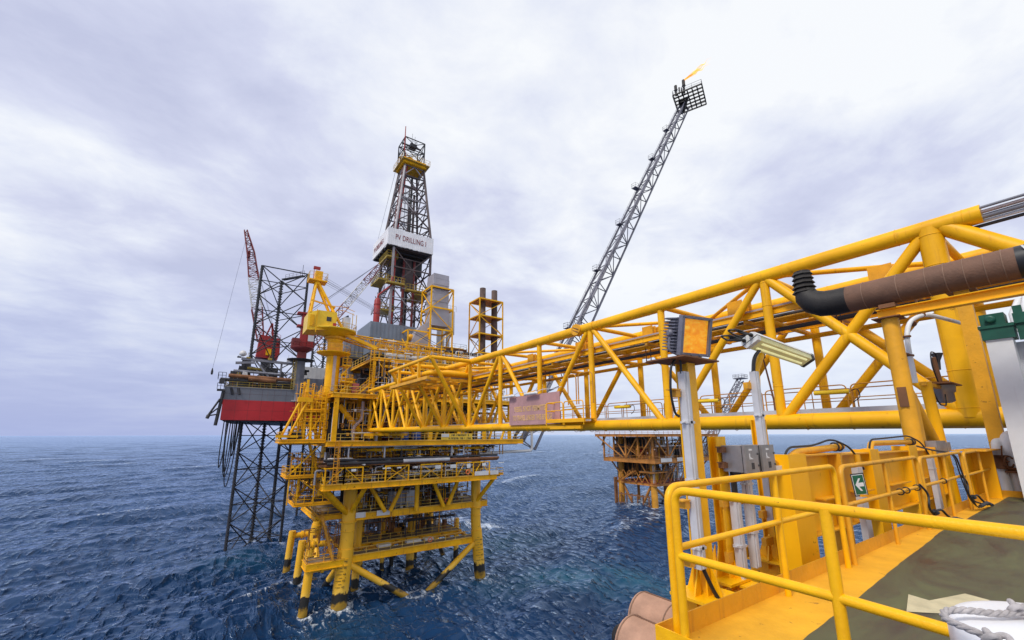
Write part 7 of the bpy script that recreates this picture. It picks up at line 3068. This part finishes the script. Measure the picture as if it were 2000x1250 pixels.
def build_far_platform():
    t = thing('wellhead_platform', 'small rust-stained platform standing in the sea beneath the bridge, far right', 'oil platform', (138, 104, SEA))
    legs = [((125.6, 96.6), (124.8, 96.0)), ((125.4, 110), (124.6, 110.4)), ((151, 97), (152.4, 96.4)), ((151, 110.5), (152.4, 111))]
    for (a, b) in legs:
        m = MB()
        m.tube((*a, 0), (*b, -27), 0.95, 1.15, n=16)
        m.build('leg', leg_far, t)
    for p, q, r in (((125.3, 97, -17), (138, 96, -27), 0.45), ((151.5, 97, -17), (139, 96, -27), 0.45), ((125, 97, -17), (125, 103, -27), 0.45), ((125, 110, -17), (125, 104, -27), 0.45)):
        m = MB()
        m.tube(p, q, r, n=10)
        m.build('jacket_brace', brown_far, t)
    for x, y in ((131, 101), (135, 104), (139, 100), (143, 105), (129, 106)):
        m = MB()
        m.tube((x, y, -27), (x, y, -8), 0.5, n=10)
        m.build('conductor', brown_far, t)
    deck_slab(t, 119, 157, 90, 117, 0.0, 0.8, brown_far, grating, step=4)
    rails(t, [(119, 117), (119, 90), (157, 90)], 0.0, brown_far, sp=2.5, r=0.06)
    deck_slab(t, 121, 156, 92, 115, -8.4, 1.3, brown_far, grating, step=4)
    rails(t, [(121, 115), (121, 92), (156, 92)], -8.4, brown_far, sp=2.5, r=0.06)
    deck_slab(t, 123, 131, 94, 112, -4.2, 0.5, brown_far, grating, step=4)
    deck_slab(t, 124, 152, 94.5, 112, -16.6, 0.8, brown_far, grating, step=4)
    rails(t, [(124, 112), (124, 94.5), (152, 94.5)], -16.6, red_paint, sp=2.5, r=0.06)
    deck_slab(t, 122.5, 130, 94, 100, -12.6, 0.4, brown_far, grating, step=4)
    for y in (93, 99, 104.5, 110, 115):
        m = MB()
        m.bar((121.5, y, -8.4), (121.5, y, -0.8), 0.5)
        m.build('column', brown_far, t)
    for x in (129, 137, 145, 154):
        m = MB()
        m.bar((x, 92.4, -8.4), (x, 92.4, -0.8), 0.5)
        m.build('column', brown_far, t)
    for a, b in (((119.2, 91, -0.8), (121.5, 99, -8.2)), ((119.2, 116, -0.8), (121.5, 106, -8.2)), ((121.5, 104.5, -8.2), (121.5, 110, -0.8)), ((121.5, 104.5, -8.2), (121.5, 99, -0.8)),
                 ((129, 92.4, -8.2), (121.5, 92.4, -0.8)), ((129, 92.4, -8.2), (137, 92.4, -0.8)), ((145, 92.4, -8.2), (137, 92.4, -0.8)),
                 ((121.5, 99, -9), (125, 97, -16)), ((121.5, 112, -9), (125, 110, -15)), ((156, 94, -9), (151.6, 97, -15)), ((119.2, 112, -0.8), (121.5, 116, -4))):
        m = MB()
        m.tube(a, b, 0.28, n=8)
        m.build('deck_brace', brown_far, t)
    for a, b in (((122, 97, -8.4), (122, 105, -4.2)), ((126, 93.6, -16.6), (131, 93.6, -12.6)), ((131, 93, -12.6), (136, 93, -8.4)), ((122.5, 109, -16.6), (122.5, 102, -12.6))):
        m = MB()
        stairs(m, a, b, 1.3, 12, (1, 0, 0) if a[0] == b[0] else (0, 1, 0))
        m.build('stairs', brown_far, t)
    for x0, x1, y0, y1, z0, z1, mt in ((133, 138, 96.5, 100, -8.4, -3.5, white_far), (143, 148, 96.5, 100, -8.4, -4.5, white_far), (124, 130, 104, 112, -8.4, -3.5, dark_steel), (125, 131, 95, 101, -8.4, -5, rust_plate),
                                       (150, 155, 93, 98, -8.4, -4.4, light_grey), (126, 150, 112, 113, -16, -1, dark_steel)):
        m = MB()
        m.box(x0, x1, y0, y1, z0, z1)
        for k in range(int(x1 - x0)):
            m.box(x0 + 0.4 + k, x0 + 0.6 + k, y0 - 0.12, y0, z0 + 0.6, z1 - 0.5)
        m.build('module', mt, t)
    m = MB()
    m.box(138.4, 140.8, 94.2, 96.45, -7.6, -3.0)
    m.build('window_bay', dark_steel, t)
    for x0, x1, y in ((124, 130, 91.8), (133, 139, 91.8)):
        m = MB()
        m.box(x0, x1, y - 0.1, y, -9.3, -8.0)
        m.build('white_plate', white_far, t)
    clutter(t, 122.5, 154, 92.8, 106, -8.4, -0.8, 81, 30, 10, 10, 3)
    clutter(t, 124, 150, 95, 108, -16.4, -9.4, 82, 26, 8, 10, 2)
    m = MB()
    for x in (122.8, 123.6):
        m.tube((x, 111.6, -27), (x, 111.6, -15.5), 0.4, n=8)
    for k in range(6):
        m.bar((123, 97 + k * 2.4, -26), (123, 97 + k * 2.4, -20.5), 0.35)
    m.bar((123, 96.5, -21), (123, 110, -21), 0.4).bar((123, 96.5, -24), (123, 110, -24), 0.4)
    m.build('boat_bumper', rust_plate, t)
    tubing(t, 121.5, 155, 91.5, 96, -8.4, -0.9, 120, 46, [brown_far, white_far, rust_plate, pinkish])
    tubing(t, 121, 123, 92, 115, -8.4, -0.9, 121, 34, [brown_far, rust_plate])
    tubing(t, 124, 151, 94, 98, -16.4, -9.5, 122, 40, [brown_far, white_far, rust_plate])
    tubing(t, 123, 127, 96, 110, -16.4, -9.5, 123, 30, [brown_far, rust_plate])
    for k in range(5):
        m = MB()
        y = 97 + k * 2.7
        m.bar((123.4, y, -16.5), (123.4, y + 2.7, -12.5), 0.2).bar((123.4, y + 2.7, -16.5), (123.4, y, -12.5), 0.2)
        m.build('cross_brace', brown_far, t)
    for x in (126, 132, 138, 144):
        m = MB()
        m.bar((x, 94.6, -16.5), (x + 5, 94.6, -9), 0.28)
        m.build('cross_brace', brown_far, t)
    # short inclined vent boom on its right side
    m = MB()
    lattice(m, (152, 93.5, -7), (187, 94, 23.5), 2.6, 2.6, 1.8, 1.8, 10, 0.24, 0.14)
    m.build('vent_boom', flare_grey, t)
    m = MB()
    m.box(184.5, 189.5, 92, 96, 23.8, 24.1)
    rail_loop(m, [(184.5, 92, 24.1), (189.5, 92, 24.1), (189.5, 96, 24.1), (184.5, 96, 24.1), (184.5, 92, 24.1)], h=1.5, sp=1.3, r=0.06, n=4)
    m.build('vent_platform', flare_grey, t)


build_far_platform()
